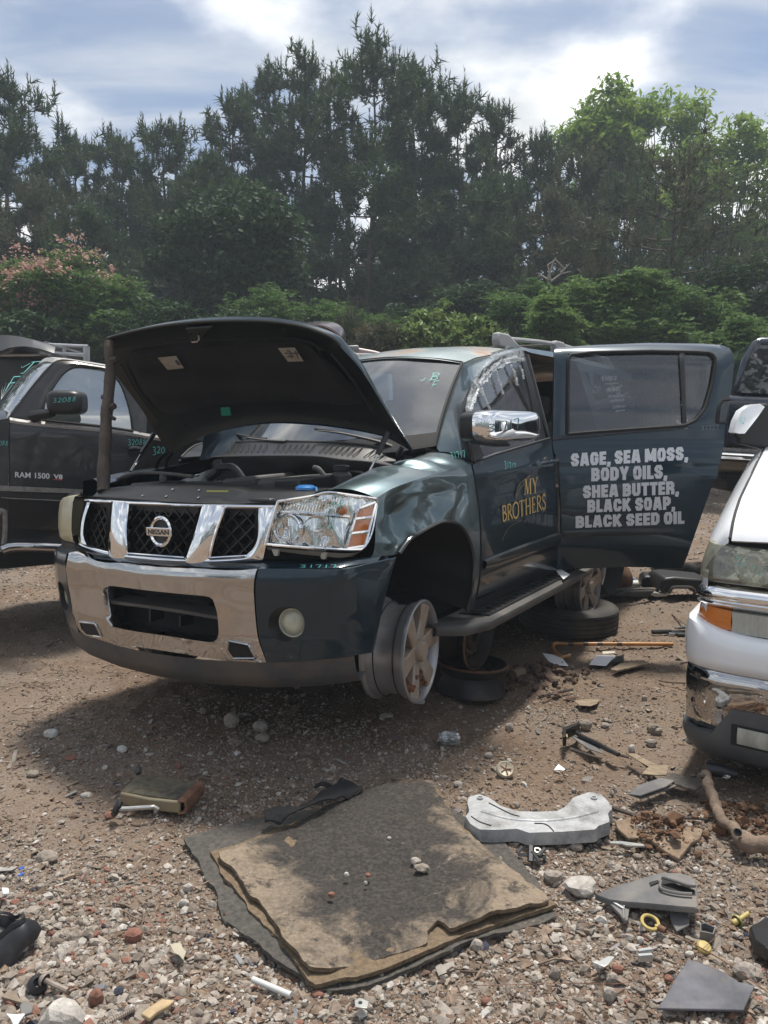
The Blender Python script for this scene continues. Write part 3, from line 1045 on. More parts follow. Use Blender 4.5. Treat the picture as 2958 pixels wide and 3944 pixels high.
for c_ in ((378, 895), (810, 925)):
    p_ = hit(Zp(900, 1750, 2.37, c_), f_head)[0]
    obj('mounting_tab', MB().prism(BW(p_ + np.array([[0, -.018, .012], [0, .018, .012], [0, .01, -.014], [0, -.006, -.014]])), BW((-.012, 0, 0)) - BW((0, 0, 0))), mat('tab_plastic', (.35, .34, .3), .4), hl)


def polypatch(q, fn, m, nm, par, n=10, bulge=.0, dx=0.0):
    """a filled quad-ish outline given as four corners' sides"""
    C = coons(q[0], q[1], q[2], q[3], n, n, False)
    P = onsurf(C, fn)
    u = np.linspace(-1, 1, n)
    P[..., 0] += bulge * (1 - u[None, :] ** 2) * (1 - u[:, None] ** 2) + dx
    return obj(nm, Bg(P), m, par)


def quad4(a, b, c, d):                                             # TL TR BR BL
    return ([a, b], [d, c], [a, d], [b, c])


fam = shift(f_head, .012)
polypatch(quad4((1377, 1966), (1438, 1942), (1432, 1987), (1366, 1995)), fam, AMBER, 'amber_reflector', hl)
polypatch(quad4((1360, 2004), (1427, 1998), (1419, 2041), (1349, 2052)), fam, AMBER, 'amber_reflector', hl)
polypatch(quad4((1345, 2060), (1415, 2053), (1402, 2098), (1335, 2108)), fam, AMBER, 'amber_reflector', hl)
for a, b in (((1366, 2000), (1432, 1992)), ((1350, 2056), (1420, 2047)), ((1378, 1958), (1332, 2112)), ((1446, 1938), (1405, 2104)), ((1334, 2114), (1404, 2104)), ((1382, 1960), (1444, 1936))):
    obj('chrome_divider', MB().tube(BW(hit(rs([a, b], 8), shift(f_head, .010))), .008, 6), CHROME, hl)
obj('chrome_divider', MB().tube(BW(hit(rs([(1082, 1972), (1180, 1976), (1345, 1991)], 12), shift(f_head, .014))), .007, 6), CHROME, hl)
polypatch(quad4((1090, 1945), (1330, 1915), (1342, 1985), (1078, 1970)), shift(f_head, .024), REFLECT2, 'upper_reflector', hl, 12)
mb = MB()                                                          # fluted upper reflector
for i in range(22):
    u = 1100 + i * 11
    a, b = (u + 8, 1940 - (u - 1100) * .12), (u - 6, 1968 + (u - 1100) * .06)
    mb.tube(BW(hit(rs([a, b], 5, False), shift(f_head, .022))), .0075, 6)
obj('flute', mb, REFLECT2, hl)
pc = hit([(1108, 2037)], shift(f_head, .02))[0]
hx = BW((1, .18, .05)) - BW((0, 0, 0))
obj('low_beam_bezel', MB().lathe([(.064, -.015), (.066, .006), (.060, .012), (.054, .006), (.052, -.02)], BW(pc), hx, 36), CHROME, hl)
obj('low_beam_bowl', MB().lathe([(.053, .0), (.046, -.015), (.030, -.03), (.012, -.036), (0, -.036)], BW(pc), hx, 18), REFLECT2, hl, smooth=False)
pc2 = hit([(1225, 2048)], shift(f_head, .025))[0]
obj('high_beam_bowl', MB().lathe([(.068, .012), (.060, -.006), (.040, -.022), (.018, -.028), (0, -.02)], BW(pc2), hx, 15), REFLECT2, hl, smooth=False)
obj('bulb', MB().lathe([(.016, -.02), (.016, .006), (.010, .014), (0, .016)], BW(pc2), hx, 12), CHROME, hl)
obj('bulb', MB().lathe([(.012, -.03), (.012, .002), (.008, .010), (0, .012)], BW(pc), hx, 12), CHROME, hl)
obj('bulb', MB().lathe([(.022, -.02), (.022, .004), (.012, .012), (0, .014)], BW(hit([(1312, 1968)], shift(f_head, .02))[0]), hx, 12), mat('amber_bulb', (.4, .12, .02), .25, coat=.5), hl)
obj('lens', Bg(lens), LENS, hl)
V, F = pen('32', .10, .1)
decal('pen_mark', V, F, Zp(900, 1750, 2.37, (830, 670), (910, 690), (1000, 420), (880, 440)), shift(f_head, -.003), 'B', PEN, hl)
_y = np.linspace(.615, .955, 16)
_x = np.interp(_y, [.55, .65, .75, .84, .90, .955], [.78, .765, .735, .685, .60, .42])
cl = []
for z, dx, tp in ((1.125, -.05, .05), (1.118, -.012, .05), (1.09, 0, .03), (1.02, .006, 0), (.95, .006, 0), (.90, -.004, 0), (.885, -.02, 0)):
    cl.append(np.stack([_x + dx - .10 * (z - 1.0), -_y, z - tp * ((_y - .555) / .4) ** 2 * 1.0], 1))
cl = np.array(cl)
hl2 = obj('headlight', Bg(cl, flip=True), CREAM, suv, label='yellowed headlight with a clouded lens')
obj('headlight_trim', Bg(np.array([cl[-1] + [.006, 0, -.002], cl[-1] + [.004, -.004, -.045], cl[-1] + [-.10, 0, -.06]])), BLACKP, hl2)
obj('lens_edge', MB().tube(BW(cl[0] + [0, 0, .002]), .007, 6), BLACKP, hl2)

# ---- front left fender, crumpled
crease = [(1449, 1919), (1512, 1881), (1600, 1849), (1741, 1808), (1815, 1788)]
fbot = [(1430, 2149), (1480, 2141), (1538, 2131), (1577, 2078), (1620, 2049), (1687, 2013), (1726, 2007), (1765, 2018), (1794, 2049), (1813, 2093), (1825, 2151), (1825, 2209), (1815, 2286), (1800, 2350)]
ffrt = [(1449, 1919), (1452, 1960), (1450, 2020), (1442, 2113), (1430, 2149)]
frear = [(1815, 1788), (1832, 1880), (1846, 2000), (1850, 2130), (1845, 2230), (1826, 2345)]
C = coons(crease, fbot + [(1826, 2345)], ffrt, frear, 110, 64)
P = onsurf(C, f_side)
D = np.zeros(C.shape[:2])
for (u, v, su, sv, a, th) in ((1545, 1985, 45, 75, -.075, .35), (1545, 2060, 25, 40, -.030, 0), (1600, 1945, 24, 85, .036, .25), (1672, 1960, 38, 70, -.040, -.3), (1640, 2040, 20, 28, .020, 0),
                              (1735, 1950, 22, 80, .030, .45), (1768, 1950, 18, 60, -.025, .2), (1500, 2090, 34, 26, .022, 0), (1475, 1990, 14, 60, .018, .1), (1592, 2055, 12, 26, .028, -.4),
                              (1690, 1900, 60, 18, -.022, -.15), (1620, 1890, 50, 14, .016, -.2), (1800, 1930, 16, 70, .014, 0), (1560, 1935, 10, 30, .012, .5)):
    c_, s_ = math.cos(th), math.sin(th)
    du, dv = C[..., 0] - u, C[..., 1] - v
    D += a * np.exp(-(((c_ * du + s_ * dv) / su) ** 2 + ((-s_ * du + c_ * dv) / sv) ** 2 + .004) ** .68)
D *= np.minimum(1, np.minimum(np.linspace(0, 1, 64)[:, None] * 9, 1.0))
P[..., 1] += D
P[..., 0] += D * .25
fen = obj('fender', Bg(P), PAINT_SKYLIT, suv, angle=70, label='crumpled fender over the front wheel')
# its bright top between crease and hood gap
inner = BW(hit(rs(Zp(0, 0, 1, (1259, 1889), (1300, 1870), (1402, 1821), (1520, 1785), (1607, 1762), (1653, 1744)), 60, True), pln(1, .76)))
outer = BW(P[0])
outer = rs(outer, 60)
T_ = []
for t in np.linspace(0, 1, 15):
    r_ = inner * (1 - t) + outer * t
    r_[:, 2] += .020 * 4 * t * (1 - t)
    T_.append(r_)
T_ = np.array(T_)
sx = np.linspace(0, 1, 60)
T_[..., 2] += (-.05 * np.exp(-((sx - .60) / .05) ** 2) + .018 * np.exp(-((sx - .69) / .05) ** 2) + .012 * np.exp(-((sx - .48) / .06) ** 2))[None, :] * np.linspace(1, .15, 15)[:, None] * np.sin(np.linspace(.5, math.pi, 15))[:, None]
T_[..., 2] += (-.02 * np.exp(-((sx - .82) / .04) ** 2))[None, :] * np.exp(-((np.linspace(0, 1, 15) - .55) / .25) ** 2)[:, None]
obj('fender_top', MB().grid(T_), PAINT_SKYLIT, fen, angle=60)
obj('fender_flange', MB().grid(np.array([T_[0], T_[0] + BW((0, -.03, -.05)) - BW((0, 0, 0)), T_[0] + BW((0, -.05, -.16)) - BW((0, 0, 0))])), PAINT, fen)
# arch edge
ar = BW(hit(rs(fbot[2:], 60, True), shift(f_side, -.004)))
obj('arch_lip', MB().tube(ar, .009, 8), PAINT_LO, fen)
V, F = pen('31717', .13)
decal('pen_mark', V, F, Zp(1300, 1250, 1.952, (855, 1005), (962, 1000), (955, 945), (840, 955)), shift(f_side, -.012), 'B', PEN, fen)
# inner wheel liner: a half tunnel behind the arch
la = hit(rs(fbot[2:], 60, True), f_side)
la2 = la.copy(); la2[:, 1] = .30
lm = np.array([la * (1 - t) + la2 * t + np.array([0, 0, .05 * math.sin(t * math.pi)]) for t in np.linspace(.01, 1, 9)])
for k in (2, 4, 6):
    lm[k, :, 2] += .012
obj('wheel_liner', Bg(lm), LINER, suv, angle=60)
obj('wheel_well', Bg(np.array([[(-.62, .30, 1.0), (.52, .30, 1.0)], [(-.62, .30, .28), (.52, .30, .28)]])), BLACKD, suv)
# plain fender on the far side
xs_ = np.linspace(-.53, .46, 30)
R_ = []
for z in np.linspace(1.17, .45, 12):
    R_.append(np.stack([xs_, -(ys(np.full(30, z)) - .25 * np.maximum(0, xs_) ** 2), np.where(z < .97, np.maximum(z, np.sqrt(np.maximum(0, .47 ** 2 - (xs_ + .02) ** 2)) + .47 * (np.abs(xs_ + .02) < .47)), z)], 1))
top_in = R_[0].copy(); top_in[:, 1] = -.76; top_in[:, 2] = np.interp(xs_, [-.53, -.39, -.03, .24, .46], [1.27, 1.26, 1.222, 1.193, 1.15])
md = (top_in + R_[0]) / 2; md[:, 2] += .025
obj('fender', Bg(np.array([top_in, md] + R_), flip=True), PAINT, suv)

# ---- windshield, roof, pillars
wt = rs([(-1.185, .58, 1.782), (-1.14, .42, 1.812), (-1.09, .2, 1.836), (-1.075, 0, 1.842), (-1.09, -.2, 1.836), (-1.14, -.42, 1.812), (-1.185, -.58, 1.782)], 31, True)
wb = rs([(-.535, .715, 1.285), (-.44, .52, 1.262), (-.37, .25, 1.25), (-.35, 0, 1.245), (-.37, -.25, 1.25), (-.44, -.52, 1.262), (-.535, -.715, 1.285)], 31, True)
WS = np.array([wt * (1 - t) + wb * t + np.array([.05, 0, .03]) * 4 * t * (1 - t) * .5 for t in np.linspace(0, 1, 16)])
ws = obj('windshield', Bg(WS), WINDSHIELD, suv)
obj('windshield_band', Bg(np.array([WS[-1] + [.012, 0, .004], WS[-1] * .84 + WS[-3] * .16 + [.012, 0, .008], WS[-3] + [.011, 0, .008]])), BLACKD, ws)
for k, l in ((0, 0), (-1, 1)):
    obj('windshield_seal', MB().tube(BW(np.array(WS[:, k])), .011, 6), BLACKD, ws)
obj('windshield_seal', MB().tube(BW(WS[0] + [0, 0, .004]), .009, 6), BLACKD, ws)


def f_ws(p):
    y2 = p[..., 1] ** 2
    return (p[..., 0] + 1.075 + .33 * y2) * .636 + (p[..., 2] - 1.842 + .18 * y2) * .772 - .03


V, F = pen('B', .10, .12)
decal('pen_mark', V, F, Zp(1300, 1250, 1.952, (690, 415), (755, 412), (770, 360), (705, 362)), f_ws, 'B', PEN, ws, .02)
V, F = pen('F', .10, .12)
decal('pen_mark', V, F, Zp(1300, 1250, 1.952, (700, 485), (745, 485), (765, 418), (715, 425)), f_ws, 'B', PEN, ws, .02)
V, F = pen('v', .10, .0)
decal('pen_mark', V, F, Zp(1300, 1250, 1.952, (622, 430), (665, 430), (665, 398), (622, 398)), f_ws, 'B', PEN, ws, .02)

ry = np.linspace(-1, 1, 33)
rx = np.array([-1.06, -1.12, -1.25, -1.45, -1.8, -2.4, -3.2, -4.0, -4.5, -4.72, -4.80])
rzc = np.array([1.842, 1.868, 1.905, 1.936, 1.965, 1.985, 1.985, 1.965, 1.93, 1.88, 1.80])
rze = np.array([1.775, 1.79, 1.815, 1.848, 1.90, 1.925, 1.925, 1.905, 1.87, 1.82, 1.74])
RF = []
for x, zc_, ze in zip(rx, rzc, rze):
    hw = .60 if x > -1.3 else .645 if x > -2 else .655
    xx = x - (.115 * ry ** 2 if x > -1.2 else .09 * ry ** 2 if x > -1.6 else 0)
    RF.append(np.stack([xx * np.ones(33), ry * hw, zc_ + (ze - zc_) * np.abs(ry) ** 2.4], 1))
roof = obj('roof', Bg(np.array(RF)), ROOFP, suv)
dl = np.array([r[-1] for r in RF]) + [0, .0, .003]
for s in (1, -1):
    obj('roof_gutter', MB().tube(BW(dl * [1, s, 1]), .007, 6), BLACKD, roof)
# cant rail and pillar skin from gutter/windshield edge to the door frame
fr_out = [(1815, 1788), (1798, 1745), (1782, 1696), (1766, 1639), (1764, 1603), (1792, 1527), (1833, 1450), (1889, 1399), (1945, 1363), (2012, 1347)]
dof = hit(rs(fr_out, 44, True), f_side)
x_end = dof[-1, 0]
rail_tail = np.array([[x, ys(1.868), 1.868 + .01 * (x > -3)] for x in np.linspace(x_end - .1, -4.6, 16)])
low = np.vstack([dof, rail_tail])
upw = np.vstack([WS[::-1, 0][:-1] + [0, .012, 0], dl[2:]])
up = rs(upw, 60); lo = rs(low, 60)
# align by arc position: A-pillar part separately from the roof part
upA, loA = rs(np.vstack([[(-.50, .76, 1.262)], WS[::-1, 0] + [0, .012, 0], dl[2:5]]), 44, True), dof
mid = (upA + loA) / 2; mid[:, 1] += .030; mid[:, 2] += .016
q1, q3 = upA * .75 + loA * .25 + [0, .02, .012], upA * .25 + loA * .75 + [0, .02, .006]
PL = np.array([upA, q1, mid, q3, loA])
for s in (1, -1):
    m_ = np.array([1, s, 1])
    obj('a_pillar', Bg(PL * m_), PAINT_SKYLIT if s > 0 else PAINT, suv, angle=70)
    a, b = rs(np.vstack([upA[-1:], dl[5:]]), 24), rs(np.vstack([loA[-1:], rail_tail]), 24)
    mm_ = (a + b) / 2 + [0, .02, .02]
    obj('roof_rail', Bg(np.array([a, mm_, b]) * m_), PAINT_SKYLIT if s > 0 else PAINT, suv)
# wiper cowl
f_c1 = lambda p: p[..., 0] - (-.36 - .22 * (np.abs(p[..., 1]) / .75) ** 2)
f_c2 = lambda p: p[..., 0] - (-.20 - .20 * (np.abs(p[..., 1]) / .75) ** 2)
cu_ = [(700, 1762), (726, 1737), (757, 1716), (820, 1706), (1040, 1702), (1290, 1706), (1447, 1722), (1510, 1749), (1590, 1765)]
cl_ = [(690, 1775), (718, 1769), (820, 1761), (1055, 1757), (1212, 1759), (1330, 1773), (1424, 1781), (1500, 1795)]
A_, B_ = hit(rs(cu_, 40, True), f_c1), hit(rs(cl_, 40, True), f_c2)
cowl = obj('cowl', Bg(np.array([WS[-1][::-1][np.linspace(0, 30, 40).astype(int)] + [.0, 0, -.01], A_, A_ * .96 + B_ * .04 + [0, 0, .004], A_ * .5 + B_ * .5 + [0, 0, -.012], B_, B_ + [0, 0, -.035], B_ + [-.1, 0, -.2]])), BLACKP, suv, angle=40)
obj('cowl_edge', MB().tube(BW(A_ + [.004, 0, .004]), .006, 6), GREYPL, cowl)
obj('cowl_edge', MB().tube(BW(B_ + [.004, 0, .002]), .005, 6), GREYPL, cowl)
mb = MB()
for i in range(4, 36, 1):
    a, b = A_[i] * .82 + B_[i] * .18 + [0, 0, .002], A_[i] * .3 + B_[i] * .7 + [0, 0, .0]
    if i % 8:
        mb.tube(BW(np.array([a, b])), .0035, 4)
obj('cowl_grid', mb, BLACKD, cowl)
for q, c_ in ((Zp(350, 1620, 1.276, (690, 62), (780, 85), (880, 98), (965, 103)), 0), (Zp(350, 1620, 1.276, (1115, 48), (1230, 62), (1340, 85), (1430, 108), (1500, 135)), 1)):
    p_ = hit(rs(q, 14, True), lambda p: p[..., 0] - (-.36 - .25 * (np.abs(p[..., 1]) / .75) ** 2))
    w_ = obj('wiper', MB().tube(BW(p_), np.linspace(.008, .022, 14), 7, flat=.5), GREYPL, suv)
    obj('wiper_blade', MB().tube(BW(p_ + [-.05, -.10, .015])[1:11], .007, 5), BLACKD, w_)

# ---- hood, lifted
hc = np.array([(.34, .68, 1.795), (.32, -.82, 1.89), (-.14, .81, 1.27), (-.13, -.87, 1.295)])
hm = hc.mean(0)
_, _, vt = np.linalg.svd(hc - hm)
hn = vt[2]
if np.dot(WB(EYE) - hm, hn) < 0:
    hn = -hn
f_hood = lambda p: (p - hm) @ hn
HZ = lambda *p: Zp(350, 1200, 1.276, *p)
hu = HZ((74, 152), (90, 130), (250, 90), (420, 63), (620, 49), (850, 50), (1000, 68), (1100, 95), (1180, 130), (1225, 172))
hr = HZ((1225, 172), (1330, 290), (1430, 450), (1500, 565), (1583, 695))
hb = HZ((394, 698), (420, 685), (480, 650), (560, 610), (700, 575), (850, 553), (1000, 552), (1200, 570), (1420, 610), (1530, 660), (1583, 695))
hl_ = HZ((74, 152), (90, 245), (130, 322), (250, 482), (320, 600), (394, 698))
nu, nv = 50, 30
HC = coons(hu, hb, hl_, hr, nu, nv)
HP = hit(HC.reshape(-1, 2), f_hood).reshape(nv, nu, 3)
uu, vv = np.linspace(-1, 1, nu)[None, :], np.linspace(0, 1, nv)[:, None]
edge = np.minimum(np.minimum(1 - np.abs(uu), 1 - np.abs(2 * vv - 1)) * 9, 1.0)
crown = .055 * (1 - uu ** 2) ** .8 * np.sin(np.pi * (.15 + .7 * vv))
skin = HP - hn * (.012 + edge * .035 + crown)[..., None]
und = HP - hn * (edge * .018 + crown * .6)[..., None]
hood = obj('hood', Bg(skin), PAINT, suv, angle=60)
obj('inner_panel', Bg(und), HOODIN, hood)
bo = np.vstack([HP[0], HP[1:, -1], HP[-1, ::-1][1:], HP[::-1, 0][1:]])
bs = np.vstack([skin[0], skin[1:, -1], skin[-1, ::-1][1:], skin[::-1, 0][1:]])
obj('hood_edge', MB().ring([BW(bo), BW((bo + bs) / 2 - hn * .004), BW(bs)]), PAINT, hood)
obj('front_flange', MB().tube(BW(HP[0] - hn * .004), .008, 6), HOODIN, hood)
pt = HZ((190, 205), (420, 180), (700, 160), (890, 148), (1050, 150), (1120, 215))
pb = HZ((350, 515), (560, 490), (640, 470), (980, 462), (1020, 440), (1060, 465), (1360, 470))
pl_ = HZ((190, 205), (180, 260), (230, 380), (290, 470), (350, 515))
pr_ = HZ((1120, 215), (1240, 330), (1330, 420), (1360, 470))
PC = coons(pt, pb, pl_, pr_, 40, 24)
PP = hit(PC.reshape(-1, 2), f_hood).reshape(24, 40, 3)
pu, pv = np.linspace(-1, 1, 40)[None, :], np.linspace(0, 1, 24)[:, None]
pe = np.minimum(np.minimum(1 - np.abs(pu), 1 - np.abs(2 * pv - 1)) * 12, 1.0)
pw = .004 * (np.sin(pu * 9 + pv * 5) + np.sin(pv * 14 - pu * 3))
PP = PP - hn * (.020 - .030 * pe + pw + .02 * (1 - pu ** 2))[..., None]
obj('insulation_pad', Bg(PP), HOODPAD, hood)


def hood_patch(nm, q, m, lift=.030, par=hood):
    P = hit(q, f_hood) + hn * lift
    return obj(nm, MB().prism(BW(P), BW(hn * .002) - BW((0, 0, 0))), m, par, smooth=False)


lb = hood_patch('warning_label', HZ((340, 215), (430, 206), (468, 266), (388, 274)), PAPERL, .020)
hood_patch('label_print', HZ((425, 226), (437, 224), (453, 248), (441, 250)), mat('print_dark', (.06, .05, .075), .6), .0235, lb)
lb2 = hood_patch('hose_diagram_label', HZ((930, 167), (1012, 164), (1055, 230), (980, 233)), PAPERL, .020)
mb = MB()
for a, b in (((965, 190), (1030, 190)), ((980, 205), (1010, 203)), ((990, 180), (1000, 215)), ((1015, 178), (1030, 215)), ((975, 178), (988, 178))):
    P = hit(HZ(a, b), f_hood) + hn * .0235
    mb.tube(BW(P), .003, 4)
obj('label_print', mb, mat('print_dark2', (.06, .05, .075), .6), lb2)
hood_patch('green_tag', HZ((648, 460), (692, 458), (699, 498), (652, 500)), GREENTAG, .020)
# latch striker and recess at the front edge
P = hit(HZ((465, 78), (600, 70), (560, 125), (520, 140), (490, 120)), f_hood)
obj('latch_recess', MB().prism(BW(P + hn * .006), BW(hn * -.03) - BW((0, 0, 0))), HOODIN, hood, bevel=.006)
P = hit(HZ((505, 95), (512, 132), (545, 128), (548, 95)), f_hood) + hn * .03
obj('latch_striker', MB().tube(BW(rs(P, 12)), .006, 6), CHROME_DULL, hood)
# raised ribs and drilled holes round the pad
mb = MB()
for q in (((120, 175), (400, 150), (700, 135), (1000, 130), (1150, 185)), ((150, 260), (230, 400), (330, 530)), ((1180, 200), (1300, 350), (1400, 500))):
    mb.tube(BW(hit(rs(HZ(*q), 24, True), f_hood) + hn * .004), .012, 6, flat=.5)
obj('rib', mb, HOODIN, hood)
for q in ((380, 125), (685, 100), (958, 88), (1130, 178), (1285, 530), (472, 548), (1200, 152)):
    c_ = hit(HZ(q), f_hood)[0]
    obj('hole', MB().lathe([(.0, .002), (.013, .002)], BW(c_ + hn * .012), BW(hn) - BW((0, 0, 0)), 10), BLACKD, hood)
# gas struts and hinges
for a, b, xa, xb in (((195, 785), (318, 592), .30, .02), ((1368, 790), (1468, 580), .10, -.02)):
    p_ = hit(HZ(a), pln(0, xa))[0]; r_ = hit(HZ(b), f_hood)[0] + hn * .02
    k_ = p_ * .55 + r_ * .45
    s_ = obj('gas_strut', MB().tube(BW(np.array([k_, r_])), .014, 10), BLACKP, suv)
    obj('strut_rod', MB().tube(BW(np.array([p_, k_])), .006, 8), CHROME_DULL, s_)
for a, b, xa in (((320, 770), (375, 690), .0), ((370, 770), (400, 690), -.06), ((1510, 740), (1530, 665), -.22), ((1538, 730), (1525, 675), -.28)):
    p_ = hit(HZ(a), pln(0, xa))[0]; r_ = hit(HZ(b), pln(0, xa + .02))[0]
    obj('hood_hinge', MB().tube(BW(np.array([p_, (p_ + r_) / 2 + [.02, 0, .0], r_])), .013, 6, flat=.5), BLACKP, suv)

# ---- engine bay
bay = obj('engine_bay', Bg(np.array([[(.62, -.70, .62), (.62, .70, .62)], [(.62, -.70, .90), (.62, .70, .90)], [(-.30, -.74, .90), (-.30, .74, .90)], [(-.36, -.74, 1.22), (-.36, .74, 1.22)]])), BLACKD, suv)
for s in (1, -1):
    obj('inner_wing', Bg(np.array([[(.60, .72 * s, 1.10), (.0, .72 * s, 1.13), (-.38, .74 * s, 1.20)], [(.60, .55 * s, .86), (.0, .55 * s, .88), (-.38, .55 * s, .9)]])), PAINT_LO, bay)


def pxbox(nm, u0, v0, u1, v1, x, depth, m, par=bay, drop=.06, bev=.008, skew=0.0):
    a, b = hit([(u0, v0), (u1, v0 + skew)], pln(0, x))
    P = np.array([a, b, b + [0, 0, -drop], a + [0, 0, -drop]])
    return obj(nm, MB().prism(BW(P), BW((-depth, 0, 0)) - BW((0, 0, 0))), m, par, bevel=bev)


# radiator support along the grille top
f_rs = lambda p: p[..., 0] - (.70 - .12 * (np.abs(p[..., 1]) / .7) ** 2)
a_ = hit(rs(Zp(200, 1800, 2.37, (330, 262), (700, 285), (1000, 310), (1400, 330), (1659, 335)) + [(960, 1938), (1060, 1930)], 30), lambda p: p[..., 0] - (.775 - .10 * (np.abs(p[..., 1]) / .6) ** 2))
b_ = hit(rs(Zp(200, 1800, 2.37, (420, 215), (700, 190), (1200, 185), (1659, 205)) + Zp(900, 1750, 2.37, (100, 345), (500, 350), (740, 355)), 30), f_rs)
c_ = b_ + [-.14, 0, .012]
obj('radiator_support', Bg(np.array([a_ + [0, 0, -.05], a_, a_ * .55 + b_ * .45 + [0, 0, -.014], b_, b_ + [-.02, 0, .006], c_, c_ + [-.01, 0, -.09]])), BLACKP, bay, angle=30)
rs_ = bay
for u, v in Zp(200, 1800, 2.37, (1047, 267), (1340, 278), (1105, 203), (1347, 210), (830, 262)):
    obj('bolt', MB().lathe([(.007, -.004), (.007, .004), (0, .006)], BW(hit([(u, v)], lambda p: p[..., 0] - (.735 - .1 * (np.abs(p[..., 1]) / .6) ** 2))[0]), BW((.6, 0, .8)) - BW((0, 0, 0)), 8), CHROME_DULL, bay)
q = hit(Zp(200, 1800, 2.37, (1415, 212), (1612, 215), (1605, 226), (1410, 224)), shift(f_rs, -.02))
obj('yellow_sticker', MB().prism(BW(q), (0, 0, .002)), YELLOWTAG, bay, smooth=False)
pxbox('black_cover', 510, 1898, 1010, 1893, .50, .20, BLACKP, drop=.04, bev=.012, skew=-6)
pxbox('air_duct', 385, 1910, 520, 1892, .66, .12, BLACKP, drop=.03, bev=.01, skew=-4)
pxbox('air_duct', 860, 1915, 1040, 1915, .68, .12, BLACKP, drop=.03, bev=.01, skew=6)
pxbox('battery_box', 1050, 1845, 1150, 1880, .45, .28, BLACKP, drop=.12, bev=.012, skew=-4)
pxbox('engine_cover', 985, 1848, 1140, 1870, .22, .40, GREYPL, drop=.08, bev=.02, skew=-8)
pxbox('engine_cover', 850, 1846, 980, 1870, .10, .40, GREYPL, drop=.08, bev=.02, skew=-14)
pxbox('fuse_box', 500, 1862, 610, 1880, .40, .2, BLACKP, drop=.08, bev=.01, skew=-2)
pxbox('fuse_box', 640, 1862, 760, 1880, .25, .2, BLACKP, drop=.08, bev=.01, skew=-2)
q = hit(Zp(350, 1620, 1.276, (1020, 325), (1180, 272), (1290, 275), (1200, 330)), pln(2, 1.10))
obj('air_box', MB().prism(BW(hit(Zp(900, 1750, 2.37, (590, 300), (760, 320), (1090, 200), (960, 190)), lambda p: p[..., 2] - 1.125)), (0, 0, -.10)), GREYPL, bay, bevel=.012)
p_ = hit([(1315, 1838)], pln(0, .10))[0]
t_ = obj('fluid_reservoir', MB().lathe([(0, -.06), (.05, -.06), (.052, .01), (.042, .022), (.034, .026), (.034, .03), (0, .03)], BW(p_), (0, 0, 1), 18), GREYPL, bay)
obj('reservoir_cap', MB().lathe([(.036, .030), (.040, .034), (.040, .052), (.034, .058), (0, .060)], BW(p_), (0, 0, 1), 18), BLACKP, t_)
p_ = hit([(1178, 1879)], pln(0, .52))[0]
obj('washer_cap', MB().lathe([(.0, .014), (.030, .012), (.044, .004), (.046, -.006), (.03, -.014)], BW(p_), (0, 0, 1), 20), BLUECAP, bay)
obj('washer_cap_strap', MB().tube(BW(p_ + np.array([[0, .04, 0], [0, .055, .0], [0.01, .065, -.015]])), .006, 6), BLUECAP, bay)
for q, x, r_ in ((Zp(350, 1620, 1.276, (612, 205), (640, 230), (690, 228), (720, 250), (745, 285)), .05, .022), (Zp(350, 1620, 1.276, (618, 195), (625, 245), (600, 265), (580, 285)), .05, .026),
                 (Zp(350, 1620, 1.276, (1095, 232), (1120, 240), (1150, 275)), .0, .014), (Zp(350, 1620, 1.276, (1255, 255), (1290, 252), (1335, 258), (1345, 280)), .05, .006), (Zp(350, 1620, 1.276, (110, 300), (200, 262), (330, 258), (500, 275)), .35, .010)):
    obj('hose', MB().tube(BW(hit(rs(q, 16, True), pln(0, x))), r_, 9), BLACKP if r_ > .015 else GREYPL, bay)
p_ = hit([(732, 1832)], pln(0, .2))[0]
obj('oil_cap', MB().box(BW(p_), (.05, .09, .012), SM), CHROME_DULL, bay, bevel=.004)
p_ = hit([(628, 1835)], pln(0, .35))[0]
obj('relay', MB().lathe([(.018, -.03), (.020, 0), (.012, .012), (0, .014)], BW(p_), (0, 0, 1), 12), GREYPL, bay)

# ---- front door
dtop = [(1815, 1790), (1900, 1757), (2000, 1727), (2120, 1693)]
dbot = [(1834, 2302), (1930, 2268), (2040, 2230), (2146, 2193)]
dlft = [(1818, 1790), (1835, 1880), (1849, 2000), (1853, 2130), (1848, 2230), (1834, 2302)]
drgt = [(2120, 1693), (2136, 1800), (2146, 1950), (2150, 2080), (2146, 2193)]
DP = onsurf(coons(dtop, dbot, dlft, drgt, 40, 40), f_side)
zz_ = DP[..., 2]
DP[..., 1] += .008 * np.exp(-((zz_ - 1.13) / .03) ** 2) - .006 * np.exp(-((zz_ - 1.02) / .10) ** 2)
door = obj('front_door', Bg(DP), PAINT, suv, angle=60)
obj('shut_line', MB().tube(BW(hit(rs(dlft, 30, True), shift(f_side, -.001))), .005, 5), BLACKD, door)
obj('belt_moulding', MB().tube(BW(hit(rs([(1822, 1782), (1900, 1752), (2000, 1722), (2116, 1688)], 24, True), shift(f_side, -.004))), .012, 7, flat=.6), BLACKP, door)
obj('belt_highlight_strip', MB().tube(BW(hit(rs([(1856, 1764), (1950, 1735), (2050, 1708), (2118, 1692)], 24, True), shift(f_side, -.006))), .005, 6), CHROME_DULL, door)
